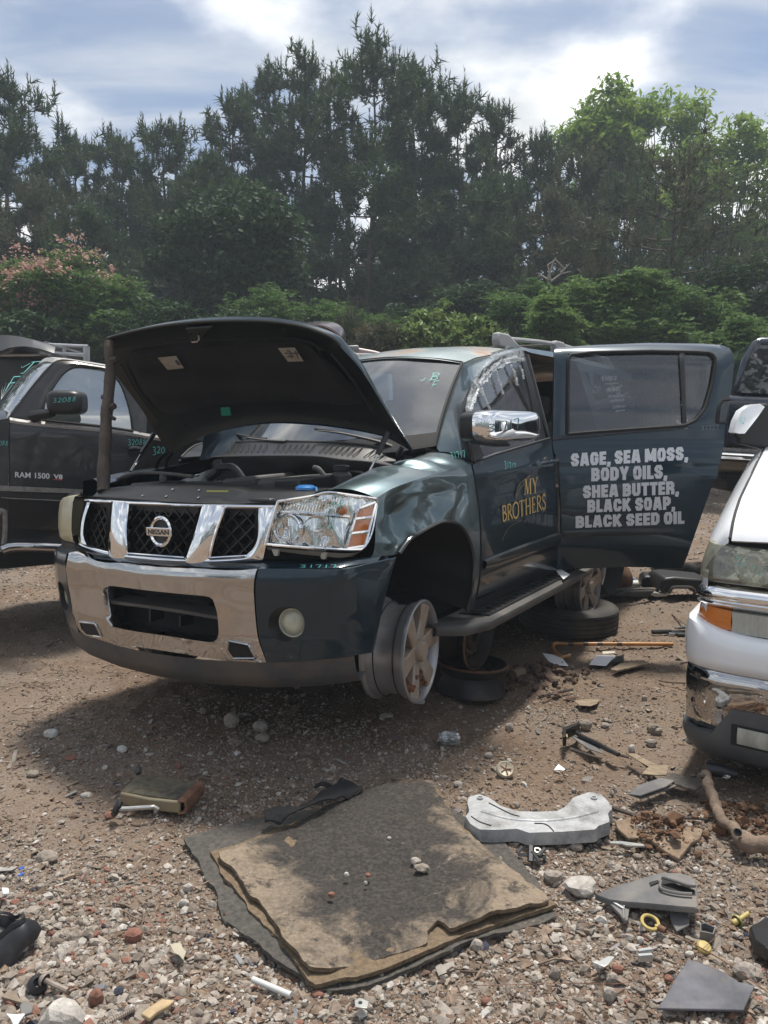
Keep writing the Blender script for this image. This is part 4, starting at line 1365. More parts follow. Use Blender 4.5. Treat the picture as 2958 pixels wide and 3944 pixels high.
# window frame
gl_out = [(1822, 1782), (1803, 1720), (1787, 1650), (1784, 1606), (1806, 1540), (1845, 1462), (1898, 1412), (1950, 1376), (2008, 1360)]
W1, W2 = hit(rs(fr_out, 40, True), shift(f_side, -.002)), hit(rs(gl_out, 40, True), shift(f_side, -.002))
obj('window_frame', Bg(np.array([W1, (W1 + W2) / 2 + [0, .006, 0], W2])), BLACKP, door)
bp_o = [(2012, 1347), (2036, 1420), (2058, 1496), (2080, 1590), (2103, 1686)]
bp_i = [(2000, 1362), (2022, 1440), (2040, 1510), (2058, 1600), (2072, 1696)]
W1, W2 = hit(rs(bp_o, 20, True), shift(f_side, .002)), hit(rs(bp_i, 20, True), shift(f_side, .002))
obj('window_frame', Bg(np.array([W1, (W1 + W2) / 2 + [0, .004, 0], W2, W2 - [0, .03, 0]])), BLACKP, door)
gC = coons(gl_out[4:], [(1856, 1768), (1960, 1733), (2072, 1698)], [(1806, 1540), (1800, 1620), (1820, 1720), (1856, 1768)], [(2008, 1360), (2030, 1450), (2052, 1560), (2072, 1698)], 22, 18)
obj('window_glass', Bg(onsurf(gC, shift(f_side, .012))), SIDEGLASS, door)
# mirror patch triangle
obj('mirror_base', MB().prism(BW(hit(Zp(1300, 1250, 1.952, (945, 700), (1015, 690), (1045, 900), (1080, 985), (1000, 1035), (965, 880)), shift(f_side, -.004))), BW((0, .02, 0)) - BW((0, 0, 0))), BLACKP, door, bevel=.006)
# tape over the broken window: torn strips
for (q, w) in (((Zp(1300, 1250, 1.952, (1400, 235), (1280, 225), (1180, 265), (1100, 330), (1050, 420), (1020, 500), (990, 600), (985, 690))), .075),
               ((Zp(1300, 1250, 1.952, (1410, 265), (1330, 260), (1250, 285), (1180, 330), (1120, 390), (1070, 450))), .05),
               ((Zp(1300, 1250, 1.952, (1300, 300), (1330, 370), (1355, 460))), .025), ((Zp(1300, 1250, 1.952, (1190, 340), (1215, 420), (1245, 525))), .020),
               ((Zp(1300, 1250, 1.952, (1080, 470), (1110, 560), (1150, 650))), .022), ((Zp(1300, 1250, 1.952, (1015, 420), (1060, 480), (1090, 540))), .020),
               ((Zp(1300, 1250, 1.952, (1060, 480), (1030, 560), (1000, 640))), .020), ((Zp(1300, 1250, 1.952, (1370, 300), (1390, 360), (1400, 410))), .016)):
    c = hit(rs(q, 26, True), shift(f_side, -.010))
    r_ = np.random.default_rng(len(q) * 7 + int(w * 1000))
    t = np.gradient(c, axis=0); t /= np.linalg.norm(t, axis=1)[:, None]
    nn = np.cross(t, [0, 1, 0]); nn /= np.linalg.norm(nn, axis=1)[:, None]
    ww = w * (1 + .35 * r_.standard_normal(26).clip(-1.5, 1.5)) * np.linspace(1, .45 if w < .03 else 1, 26)
    rows = []
    for k in np.linspace(-.5, .5, 7):
        rows.append(c + nn * (ww * k)[:, None] + np.array([0, 1, 0]) * (.0035 * r_.standard_normal(26))[:, None] + np.array([0, 1, 0]) * .006 * math.sin(k * 14))
    obj('tape_strip', Bg(np.array(rows)), TAPE, door, angle=80)
# side mirror
mc = lambda u, v: hit(Zp(1300, 1250, 1.952, (u, v)), pln(1, 1.15))[0]
mirror = obj('side_mirror', MB().prism(BW(np.array([hit(Zp(1300, 1250, 1.952, p), pln(1, 1.02))[0] for p in ((970, 800), (1020, 785), (1110, 790), (1110, 860), (1170, 905), (1165, 920), (1060, 905), (980, 890))])), BW((0, .10, 0)) - BW((0, 0, 0))), BLACKP, door, bevel=.008)
cq = [mc(1272, 762)]
ex = mc(1449, 762) - mc(1100, 762)
ex[1] += .06
hw_, hh_ = np.linalg.norm(ex) / 2, np.linalg.norm(mc(1272, 650) - mc(1272, 890)) / 2
ex /= np.linalg.norm(ex)
ez = np.array([0, 0, 1.0])
en = np.cross(ez, ex); en /= np.linalg.norm(en)
if np.dot(en, WB(EYE) - cq[0]) < 0:
    en = -en
prof = []
for t in np.linspace(0, 1, 9):
    k = math.cos(t * math.pi / 2) ** .16 if t < 1 else 0.02
    a = np.linspace(0, 2 * np.pi, 48, endpoint=False)
    sq = lambda c_: np.sign(c_) * np.abs(c_) ** .42
    R2 = cq[0] + (ex * (sq(np.cos(a)) * hw_ * k)[:, None] + ez * (sq(np.sin(a)) * hh_ * k)[:, None]) + en * (.085 * math.sin(t * math.pi / 2) - .02)
    prof.append(BW(R2))
obj('mirror_cap', MB().ring(prof), CHROME, mirror, angle=60)
p0 = prof[0]
obj('mirror_shell', MB().ring([p0, p0 - (BW(en * .07) - BW((0, 0, 0))), (p0 - p0.mean(0)) * .9 + p0.mean(0) - (BW(en * .09) - BW((0, 0, 0)))]), BLACKP, mirror)
V, F = pen('31717', .12, .1, .25)
decal('pen_mark', V, F, Zp(1300, 1250, 1.952, (1145, 805), (1370, 785), (1365, 700), (1140, 745)), lambda p: (p - cq[0]) @ en - .0652, 'B', PENDARK, mirror, .0006)
# door handle, moulding, lettering
hp = hit(Zp(1300, 1250, 1.952, (1515, 1045), (1560, 1035), (1610, 1028), (1645, 1022)), shift(f_side, -.035))
hd = obj('door_handle', MB().tube(BW(rs(hp, 10, True)), .017, 10, flat=.8), CHROME, door)
obj('handle_cup', MB().lathe([(.0, .003), (.035, .004), (.045, .002), (.046, -.01)], BW(hit(Zp(1300, 1250, 1.952, (1572, 1050)), shift(f_side, -.002))[0]), BW((0, 1, 0)) - BW((0, 0, 0)), 18), BLACKD, door)
mt = hit(rs([(1862, 2158), (1900, 2140), (2000, 2102), (2150, 2050)], 24), shift(f_side, -.002))
mbm = hit(rs([(1858, 2192), (1900, 2186), (2000, 2150), (2150, 2096)], 24), shift(f_side, -.002))
mid_ = (mt + mbm) / 2
obj('side_moulding', Bg(np.array([mt, mt * .8 + mid_ * .2 + [0, .020, 0], mid_ + [0, .024, 0], mbm * .8 + mid_ * .2 + [0, .018, 0], mbm])), PAINT_LO, door)
V, F = serif('MY')
decal('gold_lettering', V, F, Zp(1300, 1200, 1.0, (718, 706), (775, 697), (772, 638), (722, 648)), shift(f_side, -.004), 'B', GOLD, door, cap=1.0)
V, F = serif('BROTHERS')
decal('gold_lettering', V, F, Zp(1300, 1200, 1.0, (637, 810), (803, 761), (802, 700), (635, 748)), shift(f_side, -.004), 'B', GOLD, door, cap=1.0)
V, F = stroke_mesh([(.05, [(.1, .0), (.12, .35), (.3, .7), (.9, 1.0)]), (.05, [(.1, .02), (.3, .45), (.9, 1.0)])], .05)
decal('leaf_swoosh', V, F, Zp(1300, 1200, 1.0, (688, 720), (745, 712), (745, 625), (690, 640)), shift(f_side, -.003), 'B', GOLDDIM, door)
V, F = stroke_mesh([(.05, [(.0, .0), (.1, .35), (.35, .75), (1, 1.0)])], .05)
decal('leaf_swoosh', V, F, Zp(1300, 1200, 1.0, (632, 885), (715, 860), (715, 800), (640, 815)), shift(f_side, -.003), 'B', GOLDDIM, door)
V, F = pen('31717', .12)
decal('pen_mark', V, F, Zp(1300, 1200, 1.0, (645, 603), (683, 617), (686, 585), (640, 572)), shift(f_side, -.003), 'B', PEN, door)
# far side front door and sill
xd = np.linspace(-.54, -1.72, 20)
obj('front_door', Bg(np.array([np.stack([xd, -ys(np.full(20, z)), np.full(20, z)], 1) for z in np.linspace(1.27, .46, 14)])), PAINT, suv)
obj('far_window_frame', Bg(np.array([hit(rs(fr_out, 40, True), f_side), hit(rs(gl_out, 40, True), f_side)]) * [1, -1, 1]), BLACKP, suv)

# ---- sill, floor, cabin
sx_ = np.linspace(-.46, -2.66, 20)
for s in (1, -1):
    obj('sill', Bg(np.array([np.stack([sx_, np.full(20, y * s), np.full(20, z)], 1) for y, z in ((.955, .47), (.94, .40), (.88, .34), (.70, .32))])), PAINT_LO, suv)
obj('floor_pan', MB().box(BW((-2.2, 0, .36)), (4.4, 1.5, .06), SM), BLACKD, suv)
obj('frame_rail', MB().box(BW((-1.9, .50, .25)), (4.6, .09, .14), SM), BLACKD, suv)
obj('frame_rail', MB().box(BW((-1.9, -.50, .25)), (4.6, .09, .14), SM), BLACKD, suv)
obj('cross_member', MB().box(BW((.10, 0, .33)), (.30, 1.1, .12), SM), BLACKD, suv, bevel=.02)
obj('dashboard', MB().prism(BW(np.array([(-.55, -.72, 1.20), (-.80, -.72, 1.24), (-1.0, -.72, 1.14), (-1.0, -.72, .8), (-.55, -.72, .8)])), BW((0, 1.44, 0)) - BW((0, 0, 0))), CABIN, suv, bevel=.03)
obj('steering_wheel', MB().tube(BW(np.array([(-1.12 + .07 * math.sin(a), .36 + .19 * math.cos(a), 1.12 + .17 * math.sin(a)) for a in np.linspace(0, 2 * math.pi, 28)])), .016, 8), CABIN, suv)
for y in (.37, -.37):
    for x0 in (-1.75, -2.7):
        st = obj('seat', MB().prism(BW(np.array([(x0 + .42, y - .25, .92), (x0 + .42, y - .25, .72), (x0 - .12, y - .25, .70), (x0 - .30, y - .25, 1.40), (x0 - .18, y - .25, 1.43), (x0 - .02, y - .25, .88)])), BW((0, .5, 0)) - BW((0, 0, 0))), SEAT, suv, bevel=.05)
        obj('headrest', MB().box(BW((x0 - .27, y, 1.54)), (.10, .26, .18), SM), SEAT, st, bevel=.04)
obj('b_pillar', Bg(np.array([[(-1.74, y_, z_) for y_, z_ in ((.96, .5), (.975, .8), (.95, 1.2), (.89, 1.4), (.80, 1.68), (.745, 1.86))], [(-1.86, y_, z_) for y_, z_ in ((.94, .5), (.955, .8), (.93, 1.2), (.86, 1.4), (.78, 1.68), (.725, 1.86))]])), PAINT, suv)
obj('inner_b_pillar', MB().tube(BW(np.array([(-1.80, .88, .5), (-1.80, .88, 1.2), (-1.84, .70, 1.85)])), .06, 8), CABIN, suv)
# ---- rear quarter, tailgate
for s in (1, -1):
    xq = np.array([-2.82, -2.95, -3.2, -3.6, -4.0, -4.3, -4.38])
    rows = []
    for z in (1.28, 1.15, 1.0, .85, .6, .45):
        r_ = []
        for x in xq:
            zz2 = z
            if abs(x + 3.13) < .47 and z < .97:
                zz2 = max(z, .45 + math.sqrt(max(0, .47 ** 2 - (x + 3.13) ** 2)))
            r_.append((x, s * (ys(z) - (.05 if x < -4.25 else 0)), zz2))
        rows.append(r_)
    qp = obj('rear_quarter', Bg(np.array(rows)), PAINT, suv)
    up_ = np.array([[(x, s * ys(z), z) for x in (-3.02, -3.2, -3.6, -4.0, -4.3)] for z in (1.30, 1.50, 1.70, 1.80)])
    obj('quarter_glass', Bg(up_), DARKGLASS, qp)
    obj('c_pillar', Bg(np.array([[(-2.84 - .04 * (z - 1.28), s * ys(z), z) for z in np.linspace(1.28, 1.87, 8)], [(-3.03, s * ys(z), z) for z in np.linspace(1.28, 1.87, 8)]])), PAINT, qp)
    obj('quarter_frame', Bg(np.array([[(x, s * ys(1.79), 1.79) for x in np.linspace(-3.0, -4.5, 6)], [(x, s * ys(1.87), 1.87) for x in np.linspace(-3.0, -4.5, 6)]])), PAINT, qp)
    obj('d_pillar', Bg(np.array([[(-4.28, s * ys(z), z) for z in np.linspace(1.28, 1.87, 6)], [(-4.40 + .1 * (1.28 - z), s * (ys(z) - .06), z) for z in np.linspace(1.28, 1.87, 6)]])), PAINT, qp)
    obj('rear_liner', MB().lathe([(.46, 0), (.46, -.35 * s), (0, -.35 * s)], BW((-3.13, s * .96, .45)), BW((0, 1, 0)) - BW((0, 0, 0)), 28), BLACKD, suv)
    if s > 0:
        for (tx, q) in (("My Brothers Lye", ((2318, 1466), (2376, 1462), (2374, 1440), (2318, 1446))), ("www.mybrotherslye.com", ((2330, 1481), (2382, 1478), (2382, 1472), (2330, 1475))),
                        ("(404) 484-8592", ((2338, 1510), (2390, 1505), (2386, 1487), (2338, 1491))), ("SAGE, SEA MOSS, BODY OILS", ((2344, 1532), (2402, 1528), (2400, 1519), (2344, 1523))),
                        ("SHEA BUTTER, BLACK SOAP", ((2352, 1549), (2406, 1544), (2405, 1535), (2352, 1540))), ("BLACK SEED OIL and more...", ((2360, 1574), (2412, 1567), (2411, 1557), (2360, 1563))), ("@mybrotherslye", ((2372, 1587), (2408, 1582), (2407, 1573), (2372, 1578)))):
            V, F = text_verts(tx, .02, 2)
            decal('window_lettering', V, F, q, shift(f_side, -.006), 'B', WHITEPRINT, qp)
tg = obj('tailgate', Bg(np.array([[(-4.40, y, z) if z < 1.3 else (-4.40 - .0 - .35 * (1.3 - z) * -.9, y * .8, z) for y in (-.9, -.4, 0, .4, .9)] for z in (.5, .9, 1.3, 1.85)])), PAINT, suv)
# ---- roof rack
for x0, x1 in ((-1.60, -1.96), (-2.72, -3.10), (-4.0, -4.35)):
    for s in (1, -1):
        z0 = np.interp(-(x0 + x1) / 2, [1.2, 1.8, 2.4, 3.2, 4.0, 4.5], [1.82, 1.92, 1.955, 1.955, 1.93, 1.90])
        a, b = (x0, x1)
        f_ = np.array([(a, .60 * s, z0 - .01), (a + .02, .60 * s, z0 + .035), (a + .0, .60 * s, z0 + .085), (a - .16, .60 * s, z0 + .085), (b, .60 * s, z0 + .02), (b, .60 * s, z0 - .01)])
        obj('rack_foot', MB().prism(BW(f_), BW((0, .055 * s, 0)) - BW((0, 0, 0))), RACKPL, suv, bevel=.012)
for s in (1, -1):
    obj('rack_rail', MB().tube(BW(np.array([(-1.80, .627 * s, 1.975), (-2.4, .627 * s, 2.005), (-2.9, .627 * s, 2.02), (-3.6, .627 * s, 2.01), (-4.2, .627 * s, 1.975)])), .016, 8), RACKPL, suv)
for x in (-2.85, -3.7):
    obj('rack_crossbar', MB().tube(BW(np.array([(x, -.62, 2.02), (x, 0, 2.05), (x, .62, 2.02)])), .014, 8, flat=.7), GREYPL, suv)

# ---- the open rear door
HX, HY = 2137, 5.07


def f_rd(p):
    zb = p[..., 2] - .11 - .035
    return (HY + (1.0 - ys(zb)) * 1.0 - .05 * (p[..., 0] - 1.1) + .25 * np.maximum(0, p[..., 0] - 1.95) ** 2) - p[..., 1]


RZ = lambda *p: Zp(2050, 1270, 1.827, *p)
RL = lambda *p: Zp(2050, 1650, 1.827, *p)
r_belt = RZ((145, 775), (400, 755), (700, 725), (1000, 705), (1120, 690), (1200, 690), (1280, 690), (1358, 685))
r_bot = RL((172, 990), (400, 985), (700, 975), (950, 985), (1055, 985))
r_l = RZ((145, 775), (150, 850), (185, 920)) + RL((190, 300), (200, 500), (205, 700), (180, 850), (172, 990))
r_r = RZ((1358, 685)) + RL((1345, 130), (1310, 280), (1230, 500), (1150, 730), (1090, 900), (1055, 985))
RP = onsurf(coons(r_belt, r_bot, r_l, r_r, 44, 44), f_rd, 'W')
bul = np.exp(-((RP[..., 2] - 1.21) / .035) ** 2) * np.clip((RP[..., 0] - 1.98) / .2, 0, 1) * .02 - .006 * np.exp(-((RP[..., 2] - 1.28) / .02) ** 2)
RP[..., 1] -= bul
Wg = lambda P, **k: MB().grid(P, **k)
rdoor = obj('rear_door', Wg(RP), PAINT, suv, angle=60, label='rear door swung open, lettered in silver')
# frame round the window
fo = RZ((145, 775), (150, 450), (155, 128), (420, 108), (830, 92), (1200, 98), (1340, 108), (1395, 135), (1418, 175), (1420, 230), (1405, 400), (1375, 560), (1358, 685))
fi = RZ((232, 745), (240, 450), (248, 170), (420, 150), (830, 142), (1150, 148), (1250, 155), (1290, 175), (1302, 215), (1275, 380), (1225, 560), (1150, 650), (1080, 688))
FO, FI = hit(rs(fo, 70, False), f_rd, 'W'), hit(rs(fi, 70, False), f_rd, 'W')
obj('window_surround', Wg(np.array([FO + [0, .03, 0], FO, (FO + FI) / 2 - [0, .008, 0], FI, FI + [0, .025, 0]])), PAINT, rdoor, angle=50)
fi2 = RZ((250, 735), (250, 450), (256, 180), (420, 160), (830, 150), (1150, 156), (1245, 162), (1282, 182), (1293, 215), (1266, 380), (1216, 555), (1145, 640), (1070, 675), (700, 700), (400, 722), (250, 735))
seal = hit(rs(fi2, 90, False), shift(f_rd, -.004), 'W')
obj('window_seal', MB().tube(seal, .012, 6), BLACKD, rdoor)
lowg = RZ((150, 760), (245, 742), (700, 712), (1060, 690), (1160, 655), (1225, 560))
obj('belt_seal', Wg(np.array([hit(rs(RZ((148, 745), (400, 725), (700, 695), (1000, 680), (1090, 672)), 24), shift(f_rd, -.006), 'W'), hit(rs(RZ((146, 775), (400, 753), (700, 724), (1000, 704), (1100, 690)), 24), shift(f_rd, -.008), 'W')])), BLACKP, rdoor)
gC = coons(RZ((250, 172), (640, 152), (1035, 148)), RZ((248, 738), (640, 705), (1060, 680)), RZ((250, 172), (248, 738)), RZ((1035, 148), (1050, 400), (1060, 680)), 20, 14, False)
obj('window_glass', Wg(onsurf(gC, shift(f_rd, .015), 'W')), DARKGLASS, rdoor)
gC = coons(RZ((1070, 152), (1240, 160), (1298, 200)), RZ((1082, 672), (1140, 640), (1200, 570)), RZ((1070, 152), (1082, 672)), RZ((1298, 200), (1270, 380), (1200, 570)), 12, 14, True)
obj('quarter_glass', Wg(onsurf(gC, shift(f_rd, .012), 'W')), DARKGLASS, rdoor)
a, b = hit(rs(RZ((1033, 148), (1048, 400), (1062, 690)), 12), shift(f_rd, -.004), 'W'), hit(rs(RZ((1070, 148), (1078, 400), (1088, 680)), 12), shift(f_rd, -.004), 'W')
obj('window_divider', Wg(np.array([a, (a + b) / 2 - [0, .006, 0], b])), BLACKP, rdoor)
obj('inner_trim', Wg(onsurf(coons(r_belt, r_bot, r_l, r_r, 8, 8), shift(f_rd, .09), 'W')), CABIN, rdoor)
# hidden handle in the corner
hk = RZ((1392, 490), (1340, 495), (1315, 530), (1305, 590), (1300, 650), (1368, 652))
P = hit(rs(hk, 30, False), shift(f_rd, -.004), 'W')
obj('handle_recess', MB().tube(P, .010, 6), BLACKD, rdoor)
polyh = RZ((1385, 500), (1340, 505), (1322, 535), (1310, 645), (1362, 645))
obj('door_handle', MB().prism(hit(polyh, shift(f_rd, -.002), 'W'), (0, -.010, 0)), PAINT_LO, rdoor, bevel=.004)
mt = hit(rs(RL((210, 712), (400, 705), (700, 695), (900, 690), (990, 700)), 24), shift(f_rd, -.002), 'W')
mq = hit(rs(RL((222, 765), (400, 760), (700, 752), (900, 748), (980, 735)), 24), shift(f_rd, -.002), 'W')
mid_ = (mt + mq) / 2
obj('side_moulding', Wg(np.array([mt, mt * .8 + mid_ * .2 - [0, .020, 0], mid_ - [0, .024, 0], mq * .8 + mid_ * .2 - [0, .018, 0], mq])), PAINT_LO, rdoor)
obj('door_check', MB().tube(hit(rs(RZ((160, 905), (205, 915)), 4), shift(f_rd, .01), 'W'), .012, 6), BLACKP, rdoor)
for tx, q, kx in (("SAGE, SEA MOSS,", ((2199, 1797), (2650, 1771), (2650, 1719), (2199, 1747)), .075), ("BODY OILS,", ((2277, 1854), (2570, 1842), (2570, 1789), (2277, 1803)), .075), ("SHEA BUTTER,", ((2245, 1919), (2615, 1903), (2615, 1852), (2245, 1871)), .075),
              ("BLACK SOAP,", ((2262, 1974), (2600, 1962), (2600, 1911), (2262, 1926)), .075), ("BLACK SEED OIL", ((2217, 2034), (2636, 2017), (2636, 1969), (2217, 1988)), .075)):
    V, F = block(tx)
    decal('silver_lettering', V, F, q, shift(f_rd, -.003), 'W', LETTER, rdoor, .002, cap=1.0)
V, F = pen('31717', .07)
decal('pen_mark', V, F, Zp(2500, 1500, 2.458, (490, 385), (650, 385), (660, 335), (490, 345)), shift(f_rd, -.003), 'W', mat('pen_pale', (.25, .38, .40), .6), rdoor)

# ---- running board on the lettered side
bx = np.linspace(-.15, -2.42, 40)
bz = .405 - .02 * ((-bx) / 2.4)
hw2 = np.interp(-bx, [.15, .20, .38, 2.1, 2.35, 2.42], [.90, 1.03, 1.10, 1.10, 1.05, .90])
rb = obj('running_board', Bg(np.array([np.stack([bx, np.full(40, .84), bz], 1), np.stack([bx, np.minimum(hw2 - .035, 1.06), bz + .004], 1), np.stack([bx, hw2 - .008, bz - .006], 1), np.stack([bx, hw2, bz - .028], 1), np.stack([bx, hw2 - .012, bz - .050], 1), np.stack([bx, np.full(40, .86), bz - .055], 1)])), GREYPL, suv, angle=50)
obj('tread_strip', Bg(np.array([np.stack([bx[5:35], np.full(30, .88), bz[5:35] + .012], 1), np.stack([bx[5:35], hw2[5:35] - .05, bz[5:35] + .014], 1), np.stack([bx[5:35], hw2[5:35] - .045, bz[5:35] + .002], 1)])), BLACKP, rb)
for x in np.linspace(-.40, -1.95, 22):
    z = .405 + .02 * x / 2.4 + .014
    obj('tread_groove', MB().tube(BW(np.array([(x, .90, z + .001), (x - .045, .97, z + .002), (x - .015, 1.04, z + .002)])), .0035, 5), BLACKD, rb)

# ---- wheels
def alloy(o, ax, R=.245, W=.21, spokes=6, name='wheel', parent=None, mud=True, ph=.3, faces=ALLOY_FACE):
    """alloy wheel without a tyre: o is the centre of the face, ax points out of the face"""
    ax = np.asarray(ax, float); ax /= np.linalg.norm(ax)
    ref = np.array([0, 0, 1.0])
    u = np.cross(ref, ax); u /= np.linalg.norm(u); w = np.cross(ax, u)
    barrel = MB().lathe([(R, -W), (R, -W + .012), (R - .014, -W + .02), (R - .018, -W + .05), (R - .034, -W + .07), (R - .034, -.07), (R - .018, -.05), (R - .015, -.02), (R, -.012), (R, 0), (R - .008, .004), (R - .020, -.004), (R - .026, -.02), (R - .040, -.075), (R - .040, -W + .02), (R - .004, -W)], o, ax, 56)
    wh = obj(name, barrel, ALLOY, parent, angle=50)
    pt3 = lambda r, a, h: np.asarray(o) + ax * h + r * (math.cos(a) * u + math.sin(a) * w)
    for k in range(spokes):
        a = ph + k * 2 * math.pi / spokes
        secs = []
        for r, hw, h, t in ((.050, .040, -.022, .05), (.10, .040, -.018, .045), (.16, .044, -.012, .04), (R - .022, .056, -.010, .04)):
            c = pt3(r, a, h)
            tg_ = -math.sin(a) * u + math.cos(a) * w
            secs.append([c - tg_ * hw * .8 + ax * .006, c + tg_ * hw * .8 + ax * .006, c + tg_ * hw, c + tg_ * hw * .9 - ax * t, c - tg_ * hw * .9 - ax * t, c - tg_ * hw])
        obj('spoke', MB().grid(np.array(secs), closeu=True), faces, wh, angle=30)
    obj('hub', MB().lathe([(.078, -.07), (.078, -.028), (.070, -.020), (.052, -.018), (.050, .006), (.044, .016), (.030, .019), (0, .019)], o, ax, 30), faces, wh, angle=30)
    for k in range(6):
        a = ph + .5 + k * math.pi / 3
        obj('lug_nut', MB().lathe([(.010, -.02), (.010, -.006), (.006, .0), (0, .0)], pt3(.064, a, -.012), ax, 8), ALLOY, wh)
    obj('brake_disc', MB().lathe([(.0, -.10), (.155, -.10), (.155, -.13), (0, -.13)], o, ax, 30), RUST if mud else STEELW, wh)
    obj('dust_shield', MB().lathe([(R - .042, -.135), (.0, -.135)], o, ax, 30), BLACKD, wh)
    for h_ in (-.060, -W + .062):
        obj('bead_seat_line', MB().lathe([(R - .019, h_ - .003), (R - .0165, h_), (R - .019, h_ + .003)], o, ax, 48), BLACKD, wh)
    return wh


fw = WB(np.array(at(1625, 2508, 3.43)))
fc_ = np.array([fw[0], .90, fw[2]])
fc_ = hit([(1625, 2508)], pln(1, .90))[0]
fax = BW((-.15, 1, -.02)) - BW((0, 0, 0))
w1 = alloy(BW(fc_), fax, .248, .22, 6, 'wheel', suv, ph=.15)
# clumps of red mud in the lower half of the face
r_ = np.random.default_rng(3)
mb = MB()
for k in range(46):
    a = r_.uniform(-2.3, -.95); rr = r_.uniform(.12, .215)
    u_ = np.cross([0, 0, 1.0], fax); u_ /= np.linalg.norm(u_); w_ = np.cross(fax / np.linalg.norm(fax), u_)
    c = BW(fc_) + rr * (math.cos(a) * u_ + math.sin(a) * w_) - fax / np.linalg.norm(fax) * r_.uniform(.02, .08)
    mb.add(c + ICO1 * r_.uniform(.010, .032) * (1 + .3 * r_.standard_normal((len(ICO1), 1))).clip(.5, 1.6), ICO1F)
obj('mud_clump', mb, MUD, w1, angle=30)
alloy(BW((0, -.90, fc_[2])), BW((0, -1, 0)) - BW((0, 0, 0)), .248, .22, 6, 'wheel', suv)
alloy(BW((-3.13, -.90, .30)), BW((0, -1, 0)) - BW((0, 0, 0)), .248, .22, 6, 'wheel', suv)
rw = hit([(2330, 2225)], pln(1, .86))[0]
rwh = alloy(BW((-3.0, .86, .25)), BW((.05, 1, 0)) - BW((0, 0, 0)), .248, .22, 6, 'wheel', suv, faces=RUST)
obj('axle', MB().tube(BW(np.array([(0, -.8, fc_[2]), (0, .8, fc_[2])])), .03, 10), BLACKD, suv)
obj('axle', MB().tube(BW(np.array([(-3.0, -.8, .27), (-3.0, .8, .27)])), .05, 10), BLACKD, suv)
obj('control_arm', MB().tube(BW(np.array([(.05, .78, fc_[2] + .1), (.05, .40, .42)])), .03, 8), BLACKD, suv)
# =================================================================== wheels the SUV stands on
def steel_wheel(name, label, o, ax, R=.205, W=.17, group=None):
    ax = np.asarray(ax, float); ax /= np.linalg.norm(ax)
    t = thing(name, label, 'wheel', o, group)
    obj('rim', MB().lathe([(R, -W), (R + .004, -W + .006), (R - .012, -W + .018), (R - .018, -W + .05), (R - .036, -W + .07), (R - .036, -.06), (R - .018, -.045), (R - .014, -.016), (R + .004, -.006), (R + .004, 0), (R - .008, .002), (R - .018, -.014), (R - .026, -.05), (R - .042, -.065), (R - .042, -W + .02), (R - .006, -W)], o, ax, 56), STEELW, t, angle=50)
    obj('disc', MB().lathe([(R - .042, -.075), (R - .06, -.05), (R - .085, -.040), (.090, -.050), (.075, -.035), (.040, -.034), (.036, -.050), (0, -.052)], o, ax, 40), STEELW, t, angle=30)
    u = np.cross([0, 0, 1.0] if abs(ax[2]) < .9 else [1.0, 0, 0], ax); u /= np.linalg.norm(u); w = np.cross(ax, u)
    for k in range(14):
        a = k * 2 * math.pi / 14
        c = np.asarray(o) + (R - .072) * (math.cos(a) * u + math.sin(a) * w) - ax * .0415
        obj('vent_hole', MB().lathe([(0, 0), (.013, 0), (.015, -.004)], c, ax, 10), BLACKD, t)
    obj('rim_edge', MB().lathe([(R + .0045, -.006), (R + .0055, -.001), (R - .006, .0035)], o, ax, 56), RUST, t)
    return t


def tyre(name, label, o, ax, R=.375, r=.205, W=.20, group=None, parent=None, m=None):
    m = m or RUBBER
    prof = []
    for k in range(17):
        a = k / 16 * math.pi
        prof.append((0, 0))
    h = W / 2
    prof = [(r, -h * .72), (r + .012, -h * .86), (r + .05, -h), (R - .05, -h * .98), (R - .018, -h * .86), (R - .004, -h * .74)]
    for z in (-.55, -.50, -.18, -.13, .13, .18, .50, .55):
        prof.append((R - (.007 if z in (-.50, -.18, .13, .50) else 0), h * z))
    # grooves: step in and out
    pr = prof[:6]
    for a, b in ((-.56, -.50), (-.19, -.13), (.13, .19), (.50, .56)):
        pr += [(R, h * a), (R - .008, h * a), (R - .008, h * b), (R, h * b)]
    pr += [(R - .004, h * .74), (R - .018, h * .86), (R - .05, h * .98), (r + .05, h), (r + .012, h * .86), (r, h * .72), (r + .01, h * .5), (R - .03, h * .6), (R - .03, -h * .6), (r + .01, -h * .5), (r, -h * .72)]
    if parent is None:
        t = obj(name, MB().lathe(pr, o, ax, 64), m, None, angle=30)
        return tag(t, label, 'tyre', group)
    return obj(name, MB().lathe(pr, o, ax, 64), m, parent, angle=30)


steel_wheel('steel_wheel', 'black steel wheel lying flat on the dirt beneath another standing steel wheel', (.52, 4.40, .165), (0.05, .02, 1))
steel_wheel('steel_wheel', 'black steel wheel standing on edge inside a flat one under the running board', (.555, 4.36, .33), (.82, -.55, -.05), R=.195)
tyre('tyre', 'worn tyre lying flat on the dirt under the open rear door', (1.42, 5.82, .10), (.02, -.02, 1))
aw = thing('alloy_wheel', 'grey alloy wheel standing in the flat tyre under the running board end', 'wheel', (1.55, 5.72, .12))
alloy(np.array([1.56, 5.72, .335]), (.80, -.58, 0), .215, .20, 6, 'rim', aw, mud=False, ph=.2)

